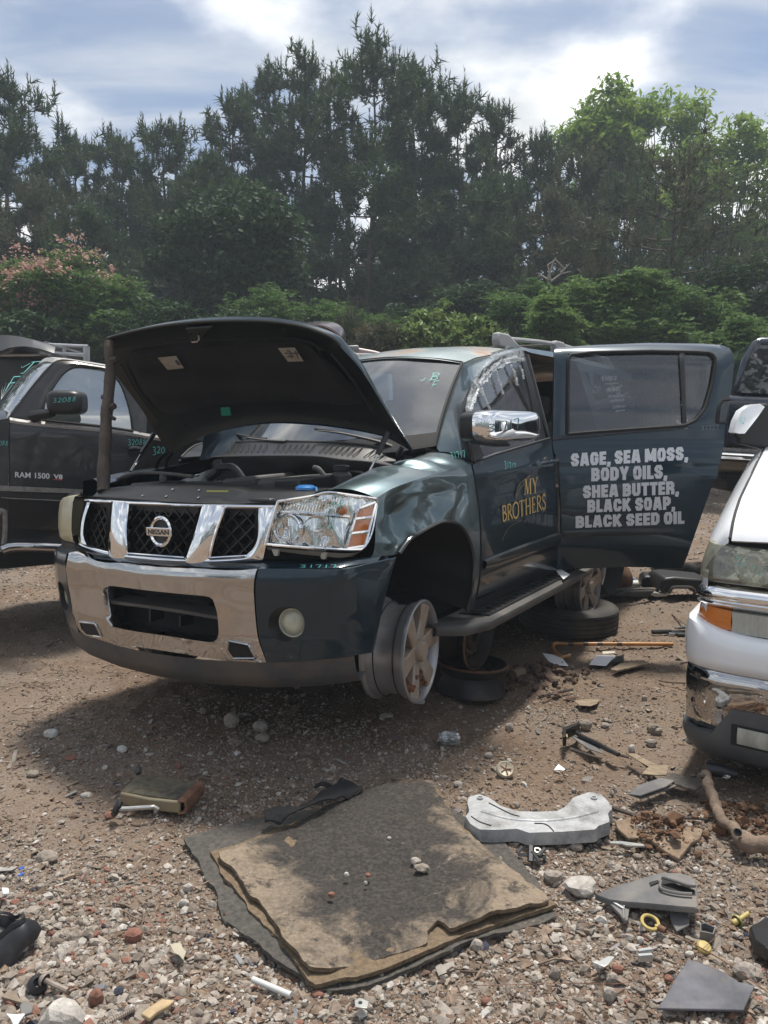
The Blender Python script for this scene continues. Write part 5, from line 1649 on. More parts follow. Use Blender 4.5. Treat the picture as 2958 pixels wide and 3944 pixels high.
# =================================================================== dark pickup on the left
PK = mat('pickup_paint', (0.020, 0.018, 0.018), 0.28, 0.3, var=0.2, vscale=1.2, coat=0.6, dirt=(0.10, 0.09, 0.085), dscale=1.6, dlo=0.52, dhi=0.8, damt=0.40)
PKD = mat('pickup_paint_low', (0.010, 0.010, 0.012), 0.30, 0.2, coat=0.6, dirt=(0.08, 0.065, 0.055), dscale=3, dlo=0.55, dhi=0.8, damt=0.4)
SUNP = mat('sunlit_worn_clearcoat', (0.40, 0.385, 0.37), 0.45, 0.2, var=0.15, dirt=(0.16, 0.15, 0.14), dscale=8, dlo=0.5, dhi=0.8, damt=0.5)  # peeled clearcoat, with the sun's highlight brightened into its colour
TRIM = mat('trim_grey', (0.20, 0.19, 0.18), 0.55, var=0.3, vscale=25)
PGLASS = glass('pickup_glass', (0.30, 0.36, 0.35), 0.42, 0.01, dust=(0.34, 0.40, 0.38), dustamt=0.30)
PWS = glass('pickup_windshield', (0.16, 0.20, 0.22), 0.05, 0.02, dust=(0.20, 0.25, 0.27), dustamt=0.12)
PD, PN = np.array([.86, .51, 0]), np.array([.51, -.86, 0])
P0 = np.array([-2.19, 5.5, 0])


def f_pk(p):
    z = p[..., 2]
    lean = np.interp(z, [.3, .7, 1.1, 1.5, 1.62, 1.8, 2.0, 2.2], [.06, .01, 0, .02, .05, .12, .20, .32])
    return (p - P0) @ PN + lean


K = lambda *p: Zp(0, 1250, 2.552, *p)
KL = lambda *p: Zp(0, 1750, 3.687, *p)
pk = thing('pickup_truck', 'dark grey pickup with a cracked windshield parked left of the green SUV', 'pickup truck', (-2.2, 5.6, 0))
W_ = lambda C, d=0.0: onsurf(C, shift(f_pk, d), 'W')
dt = K((100, 912), (280, 940), (1010, 1012), (1310, 1052), (1432, 1078))
db = [(33, 2038), (230, 2043), (575, 2060)]
dl_ = K((100, 912), (90, 1090), (92, 1560)) + [(34, 1869), (33, 2038)]
dr_ = K((1432, 1078), (1452, 1200), (1456, 1400)) + [(572, 1900), (575, 2060)]
DPK = W_(coons(dt, db, dl_, dr_, 30, 30))
obj('front_door', MB().grid(DPK), PK, pk)
rt_ = K((1432, 1078), (1600, 1100)) + [(800, 1700)]
obj('rear_door', MB().grid(W_(coons(rt_, [(575, 2060), (800, 2075)], dr_, [(800, 1700), (800, 2075)], 8, 20))), PK, pk)
obj('fender', MB().grid(W_(coons([(-520, 1640), (-200, 1648), (33, 1672)], [(-520, 2010), (-120, 2040), (-30, 2095), (22, 2130)], [(-520, 1640), (-520, 2010)], [(33, 1672), (32, 1860), (28, 2000), (22, 2130)], 20, 16))), PK, pk)
obj('fender_flare', MB().tube(hit(rs([(-120, 2035), (-60, 2030), (0, 1972), (16, 1965), (20, 2020), (16, 2085), (6, 2125)], 20, True), shift(f_pk, -.01), 'W'), .018, 7), TRIM, pk)
for q in (rs(dl_, 20, True), rs(dr_, 20, True)):
    obj('shut_line', MB().tube(hit(q, shift(f_pk, -.001), 'W'), .005, 5), BLACKD, pk)
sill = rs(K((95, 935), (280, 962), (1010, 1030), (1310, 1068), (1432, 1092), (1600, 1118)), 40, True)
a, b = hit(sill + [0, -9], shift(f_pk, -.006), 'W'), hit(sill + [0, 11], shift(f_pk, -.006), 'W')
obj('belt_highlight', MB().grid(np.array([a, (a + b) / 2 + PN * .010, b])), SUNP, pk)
obj('belt_seal', MB().tube(hit(rs(K((450, 942), (1010, 1000), (1312, 1046)), 20), shift(f_pk, -.012), 'W'), .010, 6), BLACKD, pk)
gt = K((560, 560), (640, 465), (740, 418), (900, 428), (1060, 462))
gb = K((440, 932), (700, 960), (1000, 992), (1303, 1032))
gl = K((560, 560), (470, 700), (432, 800), (440, 932))
gr_ = K((1060, 462), (1180, 570), (1250, 740), (1303, 1032))
obj('window_glass', MB().grid(W_(coons(gt, gb, gl, gr_, 20, 16), .012)), PGLASS, pk)
# frame round the glass: pillar, header, rear post
oo = K((100, 905), (180, 800), (330, 600), (480, 430), (540, 372), (700, 362), (900, 392), (1060, 420), (1250, 470), (1400, 620), (1440, 800), (1440, 1070))
ii = K((432, 925), (432, 800), (470, 700), (560, 555), (640, 460), (740, 412), (900, 422), (1060, 456), (1180, 565), (1250, 735), (1290, 900), (1306, 1040))
A1, B1 = hit(rs(oo, 60, True), f_pk, 'W'), hit(rs(ii, 60, True), shift(f_pk, .004), 'W')
obj('door_frame', MB().grid(np.array([A1, (A1 + B1) / 2 + PN * .012, B1, B1 - PN * .03])), PK, pk)
obj('window_seal', MB().tube(B1 + PN * .004, .007, 6), BLACKD, pk)
# front pillar, windshield, roof: the outline on this side swept across the cab
pil = hit(rs(K((75, 922), (150, 810), (300, 620), (430, 460), (515, 378)), 20, True), shift(f_pk, -.004), 'W')
obj('a_pillar', MB().grid(np.array([pil - PN * .05, pil + PN * .004, hit(rs(oo[:5], 20, True), shift(f_pk, -.006), 'W')])), PK, pk)
wsr = []
for t in np.linspace(0, 1, 14):
    wsr.append(pil - PN * (.03 + t * 1.55) - PD * .06 * 4 * t * (1 - t) + np.array([0, 0, .02]) * 4 * t * (1 - t))
WSP = np.array(wsr)
pws = obj('windshield', MB().grid(WSP), PWS, pk)
rl_ = hit(rs(K((515, 372), (620, 340), (850, 375), (1055, 408), (1250, 455)) + [(640, 1470)], 24, True), f_pk, 'W')
rl0 = hit(rs(K((515, 372), (530, 338), (600, 330), (850, 364), (1055, 398), (1250, 440)) + [(640, 1455)], 24, True), shift(f_pk, .10), 'W')
RR = [rl_, rl_ * .3 + rl0 * .7 + [0, 0, .004]] + [rl0 - PN * t * 1.25 + np.array([0, 0, .045]) * math.sin(t * math.pi) for t in np.linspace(0, 1, 10)]
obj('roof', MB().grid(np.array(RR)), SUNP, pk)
hdr = [pil[-1] - PN * (.03 + t * 1.55) - PD * .06 * 4 * t * (1 - t) + np.array([0, 0, .02]) * 4 * t * (1 - t) for t in np.linspace(0, 1, 14)]
rf0 = [np.array(RR)[2 + min(9, int(t * 9.99)), 0] for t in np.linspace(0, 1, 14)]
obj('roof_header', MB().grid(np.array([hdr, rf0])), PK, pk)
for V, F in (stroke_mesh([[(.0, .0), (.3, .05), (.42, .35), (.05, .02)]], .01),):
    pass
f_pws = lambda p: (p - (pil[10] - PN * .03)) @ np.cross(PN, (pil[-1] - pil[0]) / np.linalg.norm(pil[-1] - pil[0])) * (1 if np.dot(EYE - pil[10], np.cross(PN, pil[-1] - pil[0])) > 0 else -1)
for s_, q, w in (('B', ((205, 475), (370, 478), (440, 362), (300, 358)), .07), ('F', ((45, 660), (150, 655), (205, 505), (110, 505)), .09), ('v', ((190, 440), (262, 440), (300, 380), (225, 375)), .10), ('v', ((22, 600), (70, 600), (100, 515), (60, 515)), .10)):
    V, F = pen(s_, w, .1)
    decal('pen_mark', V, F, K(*q), f_pws, 'W', PEN, pws, .045)
mb = MB()
cc = hit(K((10, 730)), f_pws, 'W')[0]
for k in range(15):
    a = -1.3 + k * .2 + .1 * math.sin(k * 7)
    L_ = 70 + 60 * abs(math.sin(k * 3.3))
    p2 = hit(K((10 + L_ * 1.6 * math.cos(a), 730 - L_ * math.sin(a) * 1.3)), f_pws, 'W')[0]
    mb.tube(np.array([cc, (cc + p2) / 2 + .004 * rng.standard_normal(3), p2]) + (EYE - cc) / np.linalg.norm(EYE - cc) * .06, .0014, 4)
obj('crack', mb, mat('glass_crack', (.5, .58, .58), .3), pws)
# mouldings, rocker, step tube, mirror, handle, badges
a = hit(rs([(-40, 1868), (35, 1872), (290, 1884), (560, 1897)], 20), shift(f_pk, -.012), 'W'); b = hit(rs([(-40, 1888), (35, 1892), (290, 1900), (560, 1912)], 20), shift(f_pk, -.012), 'W')
mo = obj('side_moulding', MB().grid(np.array([a - PN * .012, a, b, b - PN * .012])), TRIM, pk)
a = hit(rs([(-40, 1894), (35, 1897), (290, 1906), (560, 1918)], 20), shift(f_pk, -.008), 'W'); b = hit(rs([(-40, 1918), (35, 1920), (290, 1929), (560, 1940)], 20), shift(f_pk, -.008), 'W')
obj('moulding_insert', MB().grid(np.array([a, b, b - PN * .01])), BLACKP, mo)
obj('lower_line', MB().tube(hit(rs([(5, 1916), (35, 1919), (290, 1931), (560, 1942)], 20), shift(f_pk, -.008), 'W'), .004, 5), TRIM, mo)
a = hit(rs([(22, 2038), (300, 2046), (800, 2072)], 16), shift(f_pk, .015), 'W')
obj('rocker', MB().grid(np.array([a, a + [0, 0, -.10], a - PN * .25 + [0, 0, -.16]])), PKD, pk)
tb = hit(rs([(8, 2118), (22, 2112), (60, 2106), (200, 2108), (420, 2122), (760, 2150)], 30, True), shift(f_pk, -.06), 'W')
obj('step_tube', MB().tube(tb, .036, 14), CHROME_DULL, pk)
obj('chassis', MB().box(P0 + PD * .6 - PN * .8 + [0, 0, .62], (4.6, .9, .22), np.stack([PD, -PN, [0, 0, 1]], 1)), BLACKD, pk)
mcp = hit(K((640, 765)), shift(f_pk, -.20), 'W')[0]
px_m = 5.3 / FOC
mm_ = obj('side_mirror', MB().add(np.zeros((0, 3)), []) if False else MB().tube(np.array([hit(K((330, 905)), shift(f_pk, -.01), 'W')[0], hit(K((400, 885)), shift(f_pk, -.06), 'W')[0], hit(K((520, 865)), shift(f_pk, -.16), 'W')[0]]), [.050, .040, .032], 10, flat=.9), BLACKP, pk)
pr = []
for t in np.linspace(0, 1, 8):
    k = math.cos(t * math.pi / 2) ** .4 if t < 1 else .02
    a = np.linspace(0, 2 * np.pi, 40, endpoint=False)
    sq = lambda c_: np.sign(c_) * np.abs(c_) ** .55
    pr.append(mcp + PD * 0 + np.array([1, .12, 0]) * (sq(np.cos(a)) * 66 * px_m * k)[:, None] + np.array([0, 0, 1]) * (sq(np.sin(a)) * 47 * px_m * k)[:, None] + np.array([.1, -1, 0]) * .07 * math.sin(t * math.pi / 2))
obj('mirror_cap', MB().ring([pr[0] + np.array([0, .09, 0])] + pr), BLACKP, mm_)
V, F = pen('32088', .15, .12, .25)
decal('pen_mark', V, F, K((520, 768), (745, 755), (748, 705), (520, 722)), lambda p: (p - mcp) @ np.array([.1, -1, 0]) - .0705, 'W', PEN, mm_, .003)
V, F = pen('32088', .15, .12, .25)
decal('pen_mark', V, F, K((1262, 1185), (1430, 1180), (1435, 1128), (1255, 1120)), shift(f_pk, -.004), 'W', PEN, pk)
V, F = pen('320', .15, .12, .25)
decal('pen_mark', V, F, K((1505, 1278), (1620, 1262), (1620, 1200), (1495, 1192)), shift(f_pk, -.004), 'W', PEN, pk)
V, F = pen('088', .15, .12, .25)
decal('pen_mark', V, F, K((-10, 1185), (78, 1188), (78, 1142), (-10, 1138)), shift(f_pk, -.004), 'W', PEN, pk)
obj('handle_cup', MB().prism(hit(K((1262, 1240), (1405, 1240), (1400, 1300), (1290, 1308), (1262, 1285)), shift(f_pk, -.003), 'W'), -PN * .004), BLACKD, pk, bevel=.003)
obj('door_handle', MB().tube(hit(rs(K((1262, 1222), (1330, 1215), (1400, 1232), (1412, 1255)), 10, True), shift(f_pk, -.022), 'W'), .016, 8), BLACKP, pk)
V, F = text_verts('RAM 1500', .02)
decal('badge_lettering', V, F, ((58, 1838), (191, 1844), (191, 1823), (58, 1817)), shift(f_pk, -.006), 'W', LETTER, pk)
V, F = text_verts('V8', .04)
decal('badge_lettering', V, F, ((206, 1843), (241, 1845), (241, 1828), (206, 1826)), shift(f_pk, -.006), 'W', LETTER, pk)
obj('badge_bar', MB().prism(hit([(206, 1845), (241, 1847), (241, 1850), (206, 1848)], shift(f_pk, -.006), 'W'), PN * .002), mat('badge_red', (.45, .05, .04), .4), pk, smooth=False)
# hood, cab back and bed that carry on out of sight
hp_ = hit(rs([(-520, 1640), (-200, 1648), (29, 1612)], 10), shift(f_pk, .03), 'W')
obj('hood', MB().grid(np.array([hp_, hp_ - PN * .15 + [0, 0, .06], hp_ - PN * .8 + [0, 0, .10], hp_ - PN * 1.6 + [0, 0, .02]])), PK, pk)
cab = P0 + PD * 1.7
obj('cab_back', MB().box(cab - PN * .85 + [0, 0, 1.3], (.06, 1.55, 1.0), np.stack([PD, -PN, [0, 0, 1]], 1)), PK, pk, bevel=.02)
obj('seat', MB().box(P0 + PD * .55 - PN * .8 + [0, 0, 1.28], (.2, 1.3, .75), np.stack([PD, -PN, [0, 0, 1]], 1)), CABIN, pk, bevel=.06)
obj('cab_floor', MB().box(P0 + PD * .5 - PN * .85 + [0, 0, .80], (2.3, 1.5, .2), np.stack([PD, -PN, [0, 0, 1]], 1)), BLACKD, pk)

# =================================================================== white SUV at the right edge
WHITE = mat('white_paint', (0.80, 0.82, 0.85), 0.25, var=0.03, vscale=2, coat=0.6, dirt=(0.45, 0.42, 0.38), dscale=4, dlo=0.58, dhi=0.85, damt=0.35)
HAZY = glass('hazed_headlight', (.78, .76, .64), .06, .06, dust=(.40, .39, .31), dustamt=.62)
CLEARL = mat('clear_signal_lens', (0.42, 0.42, 0.37), 0.2, coat=0.8, var=0.2, vscale=7, bump=0.006, bscale=60, stretch=(4, 4, .2))
SIGNAL = mat('amber_lens', (0.60, 0.17, 0.01), 0.2, coat=0.8, bump=0.004, bscale=100)
ws_ = thing('white_suv', 'white SUV with chrome bumper and hazed headlight cropped at the frame edge', 'suv', (2.2, 3.6, 0))
CF, CL = np.array([-.525, -.851, 0]), np.array([.851, -.525, 0])
C0 = np.array([1.215, 3.20, 0])
_a = np.array([0, 0, 0, .012, .05, .12, .22, .40, .65, .98])
_b = np.array([-2.6, -1.2, -.34, -.20, -.115, -.062, -.035, -.015, -.004, 0])


def plan(e, n=60, half=False, a0=None, a1=None, k=1.0):
    """outline of the nose pulled in by e"""
    a = np.concatenate([_a, 1.96 - _a[::-1][1:]])
    b = np.concatenate([_b, _b[::-1][1:]])
    q = np.stack([np.clip(a, e, 1.96 - e) if e else a, b - e], 1)
    q = rs(q, 1400, False)
    if a0 is not None:
        m_ = (q[:, 0] >= a0) & (q[:, 0] <= a1) & (q[:, 1] > -.9)
        q = q[m_]
    q = rs(q, n)
    return q


def nose(levels, n=90, a0=None, a1=None):
    rows = []
    for e, z in levels:
        q = plan(e, n, a0=a0, a1=a1)
        zz = z(q) if callable(z) else np.full(len(q), z)
        rows.append(C0 + q[:, :1] * CL + q[:, 1:] * CF + np.stack([0 * zz, 0 * zz, zz], 1))
    return np.array(rows)


edge_up = lambda z0, up, w=.16: (lambda q: z0 + up * np.exp(-(np.minimum(q[:, 0], 1.96 - q[:, 0]) / w) ** 2))
bp = obj('bumper_cover', MB().grid(nose([(.12, edge_up(.655, .06)), (.07, edge_up(.662, .06)), (.035, edge_up(.645, .06)), (.022, edge_up(.60, .04)), (.022, .55), (.034, .505), (.05, .50)])), WHITE, ws_, angle=60)
obj('chrome_bumper', MB().grid(nose([(.05, .505), (.038, .495), (.030, .45), (.034, .36), (.05, .26), (.07, .215)])), CHROME_DULL, ws_, angle=60)
vtop = lambda q: .225 + .130 * np.clip((np.minimum(q[:, 0], 1.96 - q[:, 0]) - .17) / .05, 0, 1)
obj('valance', MB().grid(nose([(.06, vtop), (.030, vtop), (.026, .19), (.06, .13), (.10, .105), (.2, .10)])), mat('grey_valance', (.075, .077, .082), .55, var=.15, dirt=(.16, .13, .10), dscale=6, dlo=.5, dhi=.8, damt=.4), ws_, angle=60)
fg = nose([(.022, .295), (.022, .205)], a0=.25, a1=.55, n=14)
fl_ = obj('fog_recess', MB().grid(fg), BLACKD, ws_)
obj('fog_lamp', MB().grid(nose([(.020, .285), (.012, .25), (.020, .215)], a0=.27, a1=.55, n=24)), CLEARL, fl_)
obj('gap_panel', MB().grid(nose([(.16, 1.06), (.15, .64)])), BLACKD, ws_)
obj('fender_corner', MB().grid(nose([(.12, .90), (.095, .92), (.084, .91), (.084, .70), (.09, .60)], a0=0, a1=.121, n=16)), WHITE, ws_)
obj('turn_signal', MB().grid(nose([(.105, edge_up(.762, .02)), (.085, edge_up(.755, .02)), (.080, .715), (.088, .675), (.11, .665)], a0=.0, a1=.225, n=26)), SIGNAL, ws_)
obj('marker_lamp', MB().grid(nose([(.105, .762), (.085, .755), (.080, .715), (.088, .665), (.11, .655)], a0=.222, a1=.75, n=30)), CLEARL, ws_)
obj('chrome_strip', MB().grid(nose([(.12, .862), (.085, .852), (.070, .825), (.074, .800), (.085, .790), (.070, .782), (.082, .768), (.12, .765)], a0=.02, a1=1.94)), CHROME, ws_, angle=50)
obj('headlight', MB().grid(nose([(.135, edge_up(1.028, .03)), (.105, edge_up(1.02, .03)), (.085, .96), (.078, .89), (.092, .872), (.13, .868)], a0=.0, a1=.85, n=46)), HAZY, ws_)
obj('headlight_reflector', MB().grid(nose([(.15, 1.025), (.135, 1.0), (.16, .96), (.165, .92), (.14, .885), (.15, .87)], a0=.0, a1=.85, n=60)), REFLECT2, ws_)
obj('headlight_bowl', MB().lathe([(.075, .0), (.06, -.03), (.03, -.05), (0, -.052)], C0 + .30 * CL - .125 * CF + np.array([0, 0, .945]), CF, 20), REFLECT, ws_, smooth=False)
V, F = pen('32142', .10, .15, .25)
decal('pen_mark', V, F, Zp(2500, 1500, 2.458, (790, 1640), (1060, 1770), (1080, 1690), (815, 1540)), lambda p: -((p - C0) @ CF) * -1 + .092 + .012, 'W', PEN, ws_, .01)
# fender and hood
bk = np.array([0, .05, .12, .25, .55, .85, 1.2, 1.5])
hz = np.array([1.065, 1.115, 1.155, 1.205, 1.275, 1.345, 1.42, 1.455])


def chood(a, i):
    drop = .15 * max(0, (.20 - a) / .115) ** 1.6
    bf = float(np.interp(a, _a[2:], _b[2:])) if a < .98 else 0
    return C0 + a * CL + (bf - .115 - bk[i]) * CF + np.array([0, 0, hz[i] - drop + .03 * math.sin(min(1, a / .98) * math.pi / 2)])


HG = np.array([[chood(a, i) for a in np.linspace(.205, 1.755, 24)] for i in range(8)])
lip_ = HG[0] + np.array([0, 0, -.02]) + CF * .012
obj('hood', MB().grid(np.array([lip_ - CF * .02 - [0, 0, .008], lip_] + list(HG))), WHITE, ws_, angle=60)
FG_ = np.array([[chood(a, i) for a in (.086, .09, .098, .11, .128, .15, .172, .192)] for i in range(8)])
fr0 = FG_[0] + np.array([0, 0, -.025])
side_ = FG_[:, 0] + np.array([0, 0, -.25])
side2 = FG_[:, 0] + np.array([0, 0, -.55])
FF = np.concatenate([side2[:, None], side_[:, None], FG_], 1)
f0 = FF[0].copy(); f0[2:] += [0, 0, -.03]
obj('fender', MB().grid(np.vstack([f0[None], FF])), WHITE, ws_, angle=60)
obj('hood_gap', MB().tube(np.array([chood(.198, i) for i in range(8)]) + [0, 0, -.012], .008, 6), BLACKD, ws_)
obj('far_fender', MB().grid(np.array([[chood(.98, i) + (.70 + t) * CL + np.array([0, 0, -.6 * t ** 1.5 - .03]) for t in (0, .1, .2, .26)] for i in range(8)])), WHITE, ws_)
bdy = C0 + .98 * CL
RW_ = np.stack([CL, -CF, [0, 0, 1]], 1)
obj('cabin', MB().box(bdy - CF * 3.4 + [0, 0, 1.0], (1.86, 3.4, .55), RW_), WHITE, ws_, bevel=.08)
obj('roof', MB().box(bdy - CF * 3.7 + [0, 0, 1.78], (1.45, 2.7, .10), RW_), WHITE, ws_, bevel=.04)
obj('side_glass', MB().box(bdy - CF * 3.6 + [0, 0, 1.50], (1.50, 2.8, .5), RW_), mat('dark_pane', (.02, .022, .025), .05), ws_, bevel=.06)
obj('engine', MB().box(bdy - CF * .9 + [0, 0, .75], (1.4, 1.2, .5), RW_), BLACKD, ws_)
tyre('tyre', '', np.array([1.80, 3.66, .31]), (.62, -.78, .10), .375, .21, .26, parent=ws_)
# mirror with white cap
mz = Zp(2500, 1500, 2.458, (805, 405), (830, 300), (880, 200), (960, 148), (1050, 135), (1095, 165), (1030, 260), (960, 350), (905, 418), (850, 418))
c_ = np.array([at(u, v, 4.15) for u, v in mz])
mir_b = Zp(2500, 1500, 2.458, (808, 400), (880, 200), (960, 140), (1126, 130), (1200, 200), (1200, 560), (1126, 572), (850, 512), (860, 470), (825, 450))
obj('side_mirror', MB().prism(np.array([at(u, v, 4.22) for u, v in mir_b]), (.02, .12, 0)), BLACKP, ws_, bevel=.02)
V = np.vstack([c_, c_ + [0, .07, 0], [c_.mean(0) + [0, -.03, 0]]])
n_ = len(c_)
obj('mirror_cap', MB().add(V, [(i, (i + 1) % n_, 2 * n_) for i in range(n_)] + [(i, (i + 1) % n_, n_ + (i + 1) % n_, n_ + i) for i in range(n_)]), WHITE, ws_, angle=60)
V, F = pen('42', .14, .2)
decal('pen_mark', V, F, Zp(2500, 1500, 2.458, (850, 320), (905, 335), (915, 270), (870, 250)), pln(1, 4.10) if False else (lambda p: 4.115 - p[..., 1]), 'W', PEN, ws_, .004)

# =================================================================== dark blue SUV behind
BLUE = mat('dark_blue_paint', (0.012, 0.020, 0.036), 0.25, 0.3, coat=0.8, dirt=(.10, .10, .10), dscale=2, dlo=.55, dhi=.85, damt=.3)
bs_ = thing('blue_suv', 'dark blue SUV with brown reflections painted on its bumper behind the open door', 'suv', (4.2, 8.2, 0))
Q = lambda *p: RZ(*p)


def slab(name, px, Y, depth, m, par, bevel=.01, dx=0.0, dz=0.0):
    P = np.array([at(u, v, Y) for u, v in px])
    return obj(name, MB().prism(P, (dx, depth, dz)), m, par, bevel=bevel)


slab('body', [(2790, 1522), (2816, 1522), (3300, 1540), (3300, 1735), (2780, 1722)], 7.6, 1.7, BLUE, bs_, .05, .5)
slab('cabin', [(2816, 1524), (2858, 1385), (2904, 1311), (2930, 1298), (3300, 1288), (3300, 1542)], 7.7, 1.5, BLUE, bs_, .05, .45)
slab('window_glass', [(2840, 1506), (2872, 1418), (2906, 1330), (2920, 1322), (3200, 1312), (3200, 1528), (2850, 1512)], 7.685, .02, DARKGLASS, bs_, None)
slab('glass_backing', [(2840, 1506), (2872, 1418), (2906, 1330), (2920, 1322), (3200, 1312), (3200, 1528), (2850, 1512)], 7.694, .012, mat('tint_backing', (.02, .025, .05), .4), bs_, None)
for v0, v1, m, y in ((1724, 1738, TRIM, 7.57), (1742, 1752, CHROME, 7.55), (1754, 1768, CHROME_DULL, 7.57)):
    slab('trim_strip', [(2776, v0), (3300, v0 + 30), (3300, v1 + 30), (2774, v1)], y, .06, m, bs_, .006)
slab('lower_bumper', [(2772, 1768), (3300, 1800), (3300, 1845), (2790, 1815), (2765, 1808)], 7.60, .3, mat('brown_reflection', (.13, .095, .065), .25, .4, var=.5, vscale=3, bump=.01, bscale=6, stretch=(.3, 1, 3)), bs_, .02)  # reflecting bumper, its brownish reflections put into the colour
slab('axle_housing', [(2790, 1818), (2870, 1822), (2870, 1850), (2850, 1890), (2800, 1890), (2798, 1850), (2776, 1842)], 7.75, .5, BLACKD, bs_, .02)
slab('underbody', [(2830, 1820), (3300, 1845), (3300, 1930), (2850, 1900)], 7.9, 1.2, BLACKD, bs_, .02)
obj('handle', MB().lathe([(.02, 0), (.016, .012), (0, .014)], at(2908, 1370, 7.68), (0, -1, 0), 12), TRIM, bs_)
tyre('tyre', '', np.array([at(3250, 1950, 8.3)[0], 8.3, .36]), (.2, -1, 0), .37, .2, .24, parent=bs_)

# =================================================================== cars and a rack behind on the left and behind the hood
lg = thing('grey_hatchback', 'silver roofed car with its tailgate raised behind the pickup', 'car', (-4.2, 9.4, 0))
SIL = mat('silver_paint', (0.45, 0.46, 0.48), 0.3, 0.6, coat=0.5)
top_ = rs(K((-160, 120), (0, 104), (120, 108), (230, 124), (380, 165), (470, 190), (545, 222)), 24, True)
low_ = rs(K((-160, 300), (0, 262), (100, 226), (250, 214), (380, 236), (470, 262), (530, 282)), 24, True)
A1 = np.array([at(u, v, 9.0) for u, v in top_]); B1 = np.array([at(u, v, 8.9) for u, v in low_])
obj('tailgate', MB().grid(np.array([A1 + [-.05, 1.1, .02], A1 + [0, .05, 0], A1, B1, B1 + [0, .08, 0], A1 + [0, 1.05, -.12]])), mat('dark_tailgate', (.05, .05, .055), .3, coat=.5), lg, angle=40)
B2 = rs(B1, 24)
obj('tailgate_glass', MB().grid(np.array([A1[:14] + [0, .04, .008], A1[:14] + [-.05, 1.0, .035]])), PWS, lg)
slab('roof', K((-500, 282), (-200, 280), (0, 280), (380, 285), (425, 302), (300, 312), (-500, 318)), 9.2, 1.3, SIL, lg, .02)
slab('body', K((-500, 316), (300, 310), (420, 420), (600, 700), (600, 1200), (-500, 1200)), 9.25, 1.5, BLACKP, lg, .05)
cg = thing('metal_rack', 'galvanised metal rack standing beyond the pickup roof', 'rack', (-4.0, 10.6, 0))
GALV = mat('galvanised_steel', (.42, .43, .44), .45, .7, var=.15, dirt=(.2, .17, .15), dscale=9, dlo=.5, dhi=.8, damt=.5)
for a, b, r_ in (((490, 290), (492, 700), .02), ((632, 208), (634, 700), .025), ((850, 216), (852, 700), .045)):
    P = np.array([at(*K(a)[0], 10.4), at(*K(b)[0], 10.4)])
    obj('post', MB().tube(P, r_, 8), GALV, cg)
for a, b in (((440, 196), (866, 215)), ((470, 278), (850, 300)), ((470, 390), (850, 410))):
    obj('rail', MB().tube(np.array([at(*K(a)[0], 10.38), at(*K(b)[0], 10.38)]), .022, 8), GALV, cg)
slab('panel', K((500, 205), (845, 222), (845, 600), (500, 600)), 10.5, .02, mat('rack_panel', (.10, .095, .09), .8), cg, None)
mh = thing('maroon_car', 'dark maroon car with its rear hatch up, seen over the raised hood', 'car', (-.3, 8.6, 0))
MAR = mat('maroon_dark', (.030, .018, .022), .28, coat=.7)
to_ = rs(HZ((985, 66), (1060, 54), (1120, 48), (1175, 50), (1225, 68), (1250, 105), (1252, 150)), 24, True)
lo_ = rs(HZ((985, 110), (1040, 84), (1085, 78), (1140, 92), (1190, 122), (1215, 140), (1232, 160)), 24, True)
A1 = np.array([at(u, v, 8.2) for u, v in to_]); B1 = np.array([at(u, v, 8.0) for u, v in lo_])
obj('hatch', MB().grid(np.array([A1 + [-.2, .9, .03], A1 + [0, .04, 0], A1, B1, B1 + [0, .1, 0], A1 + [-.2, .9, -.06]])), MAR, mh, angle=40)
slab('body', HZ((900, 160), (1230, 150), (1260, 300), (1260, 800), (900, 800)), 8.4, 1.5, MAR, mh, .08)
obj('hatch_lining', MB().tube(B1 * .7 + A1 * .3 + [0, -.02, 0], .02, 6), mat('maroon_lining', (.07, .03, .03), .5), mh)
for u, v in ((1040, 58), (1000, 54)):
    obj('washer_jet', MB().lathe([(.02, 0), (.014, .03), (0, .035)], at(*HZ((u, v))[0], 8.4), (0, 0, 1), 8), BLACKP, mh)
wr_ = thing('pale_car', 'pale car roof just visible between the raised hood and rusty roof', 'car', (.1, 9.3, 0))
slab('roof', HZ((1285, 188), (1310, 176), (1395, 192), (1480, 215), (1480, 290), (1285, 290)), 9.3, 1.4, mat('pale_pink_paint', (.55, .42, .40), .4), wr_, .02)
slab('spoiler', HZ((1255, 166), (1318, 164), (1310, 190), (1290, 206), (1270, 200)), 9.1, .3, RACKPL, wr_, .02)
slab('body', HZ((1285, 290), (1480, 290), (1500, 800), (1250, 800)), 9.35, 1.5, SIL, wr_, .05)

# =================================================================== the branch that holds the hood up
stk = rs(K((1070, 170), (1078, 300), (1085, 450), (1072, 640), (1062, 760), (1045, 900), (1040, 1100), (1030, 1250), (1020, 1450), (1018, 1640)), 60, True)
sx0 = hit([stk[-1]], pln(0, .60))[0]
sx1 = hit([stk[0]], f_hood)[0]
dA, dB = BW(sx0)[1], BW(sx1)[1]
P = np.array([at(u, v, dB + (dA - dB) * t - .02) for (u, v), t in zip(stk, np.linspace(0, 1, 60))])
rr_ = (.026 + .008 * np.linspace(0, 1, 60)) * (1 + .10 * np.sin(np.linspace(0, 31, 60)) * rng.uniform(.3, 1, 60))
BARK = mat('grey_bark', (0.075, 0.060, 0.050), 0.95, var=0.35, vscale=14, bump=0.012, bscale=55, stretch=(1, 1, .35))
br = tag(obj('prop_branch', MB().tube(P, rr_, 12), BARK, None, angle=70), 'rough grey branch propping the open hood of the green SUV', 'branch')
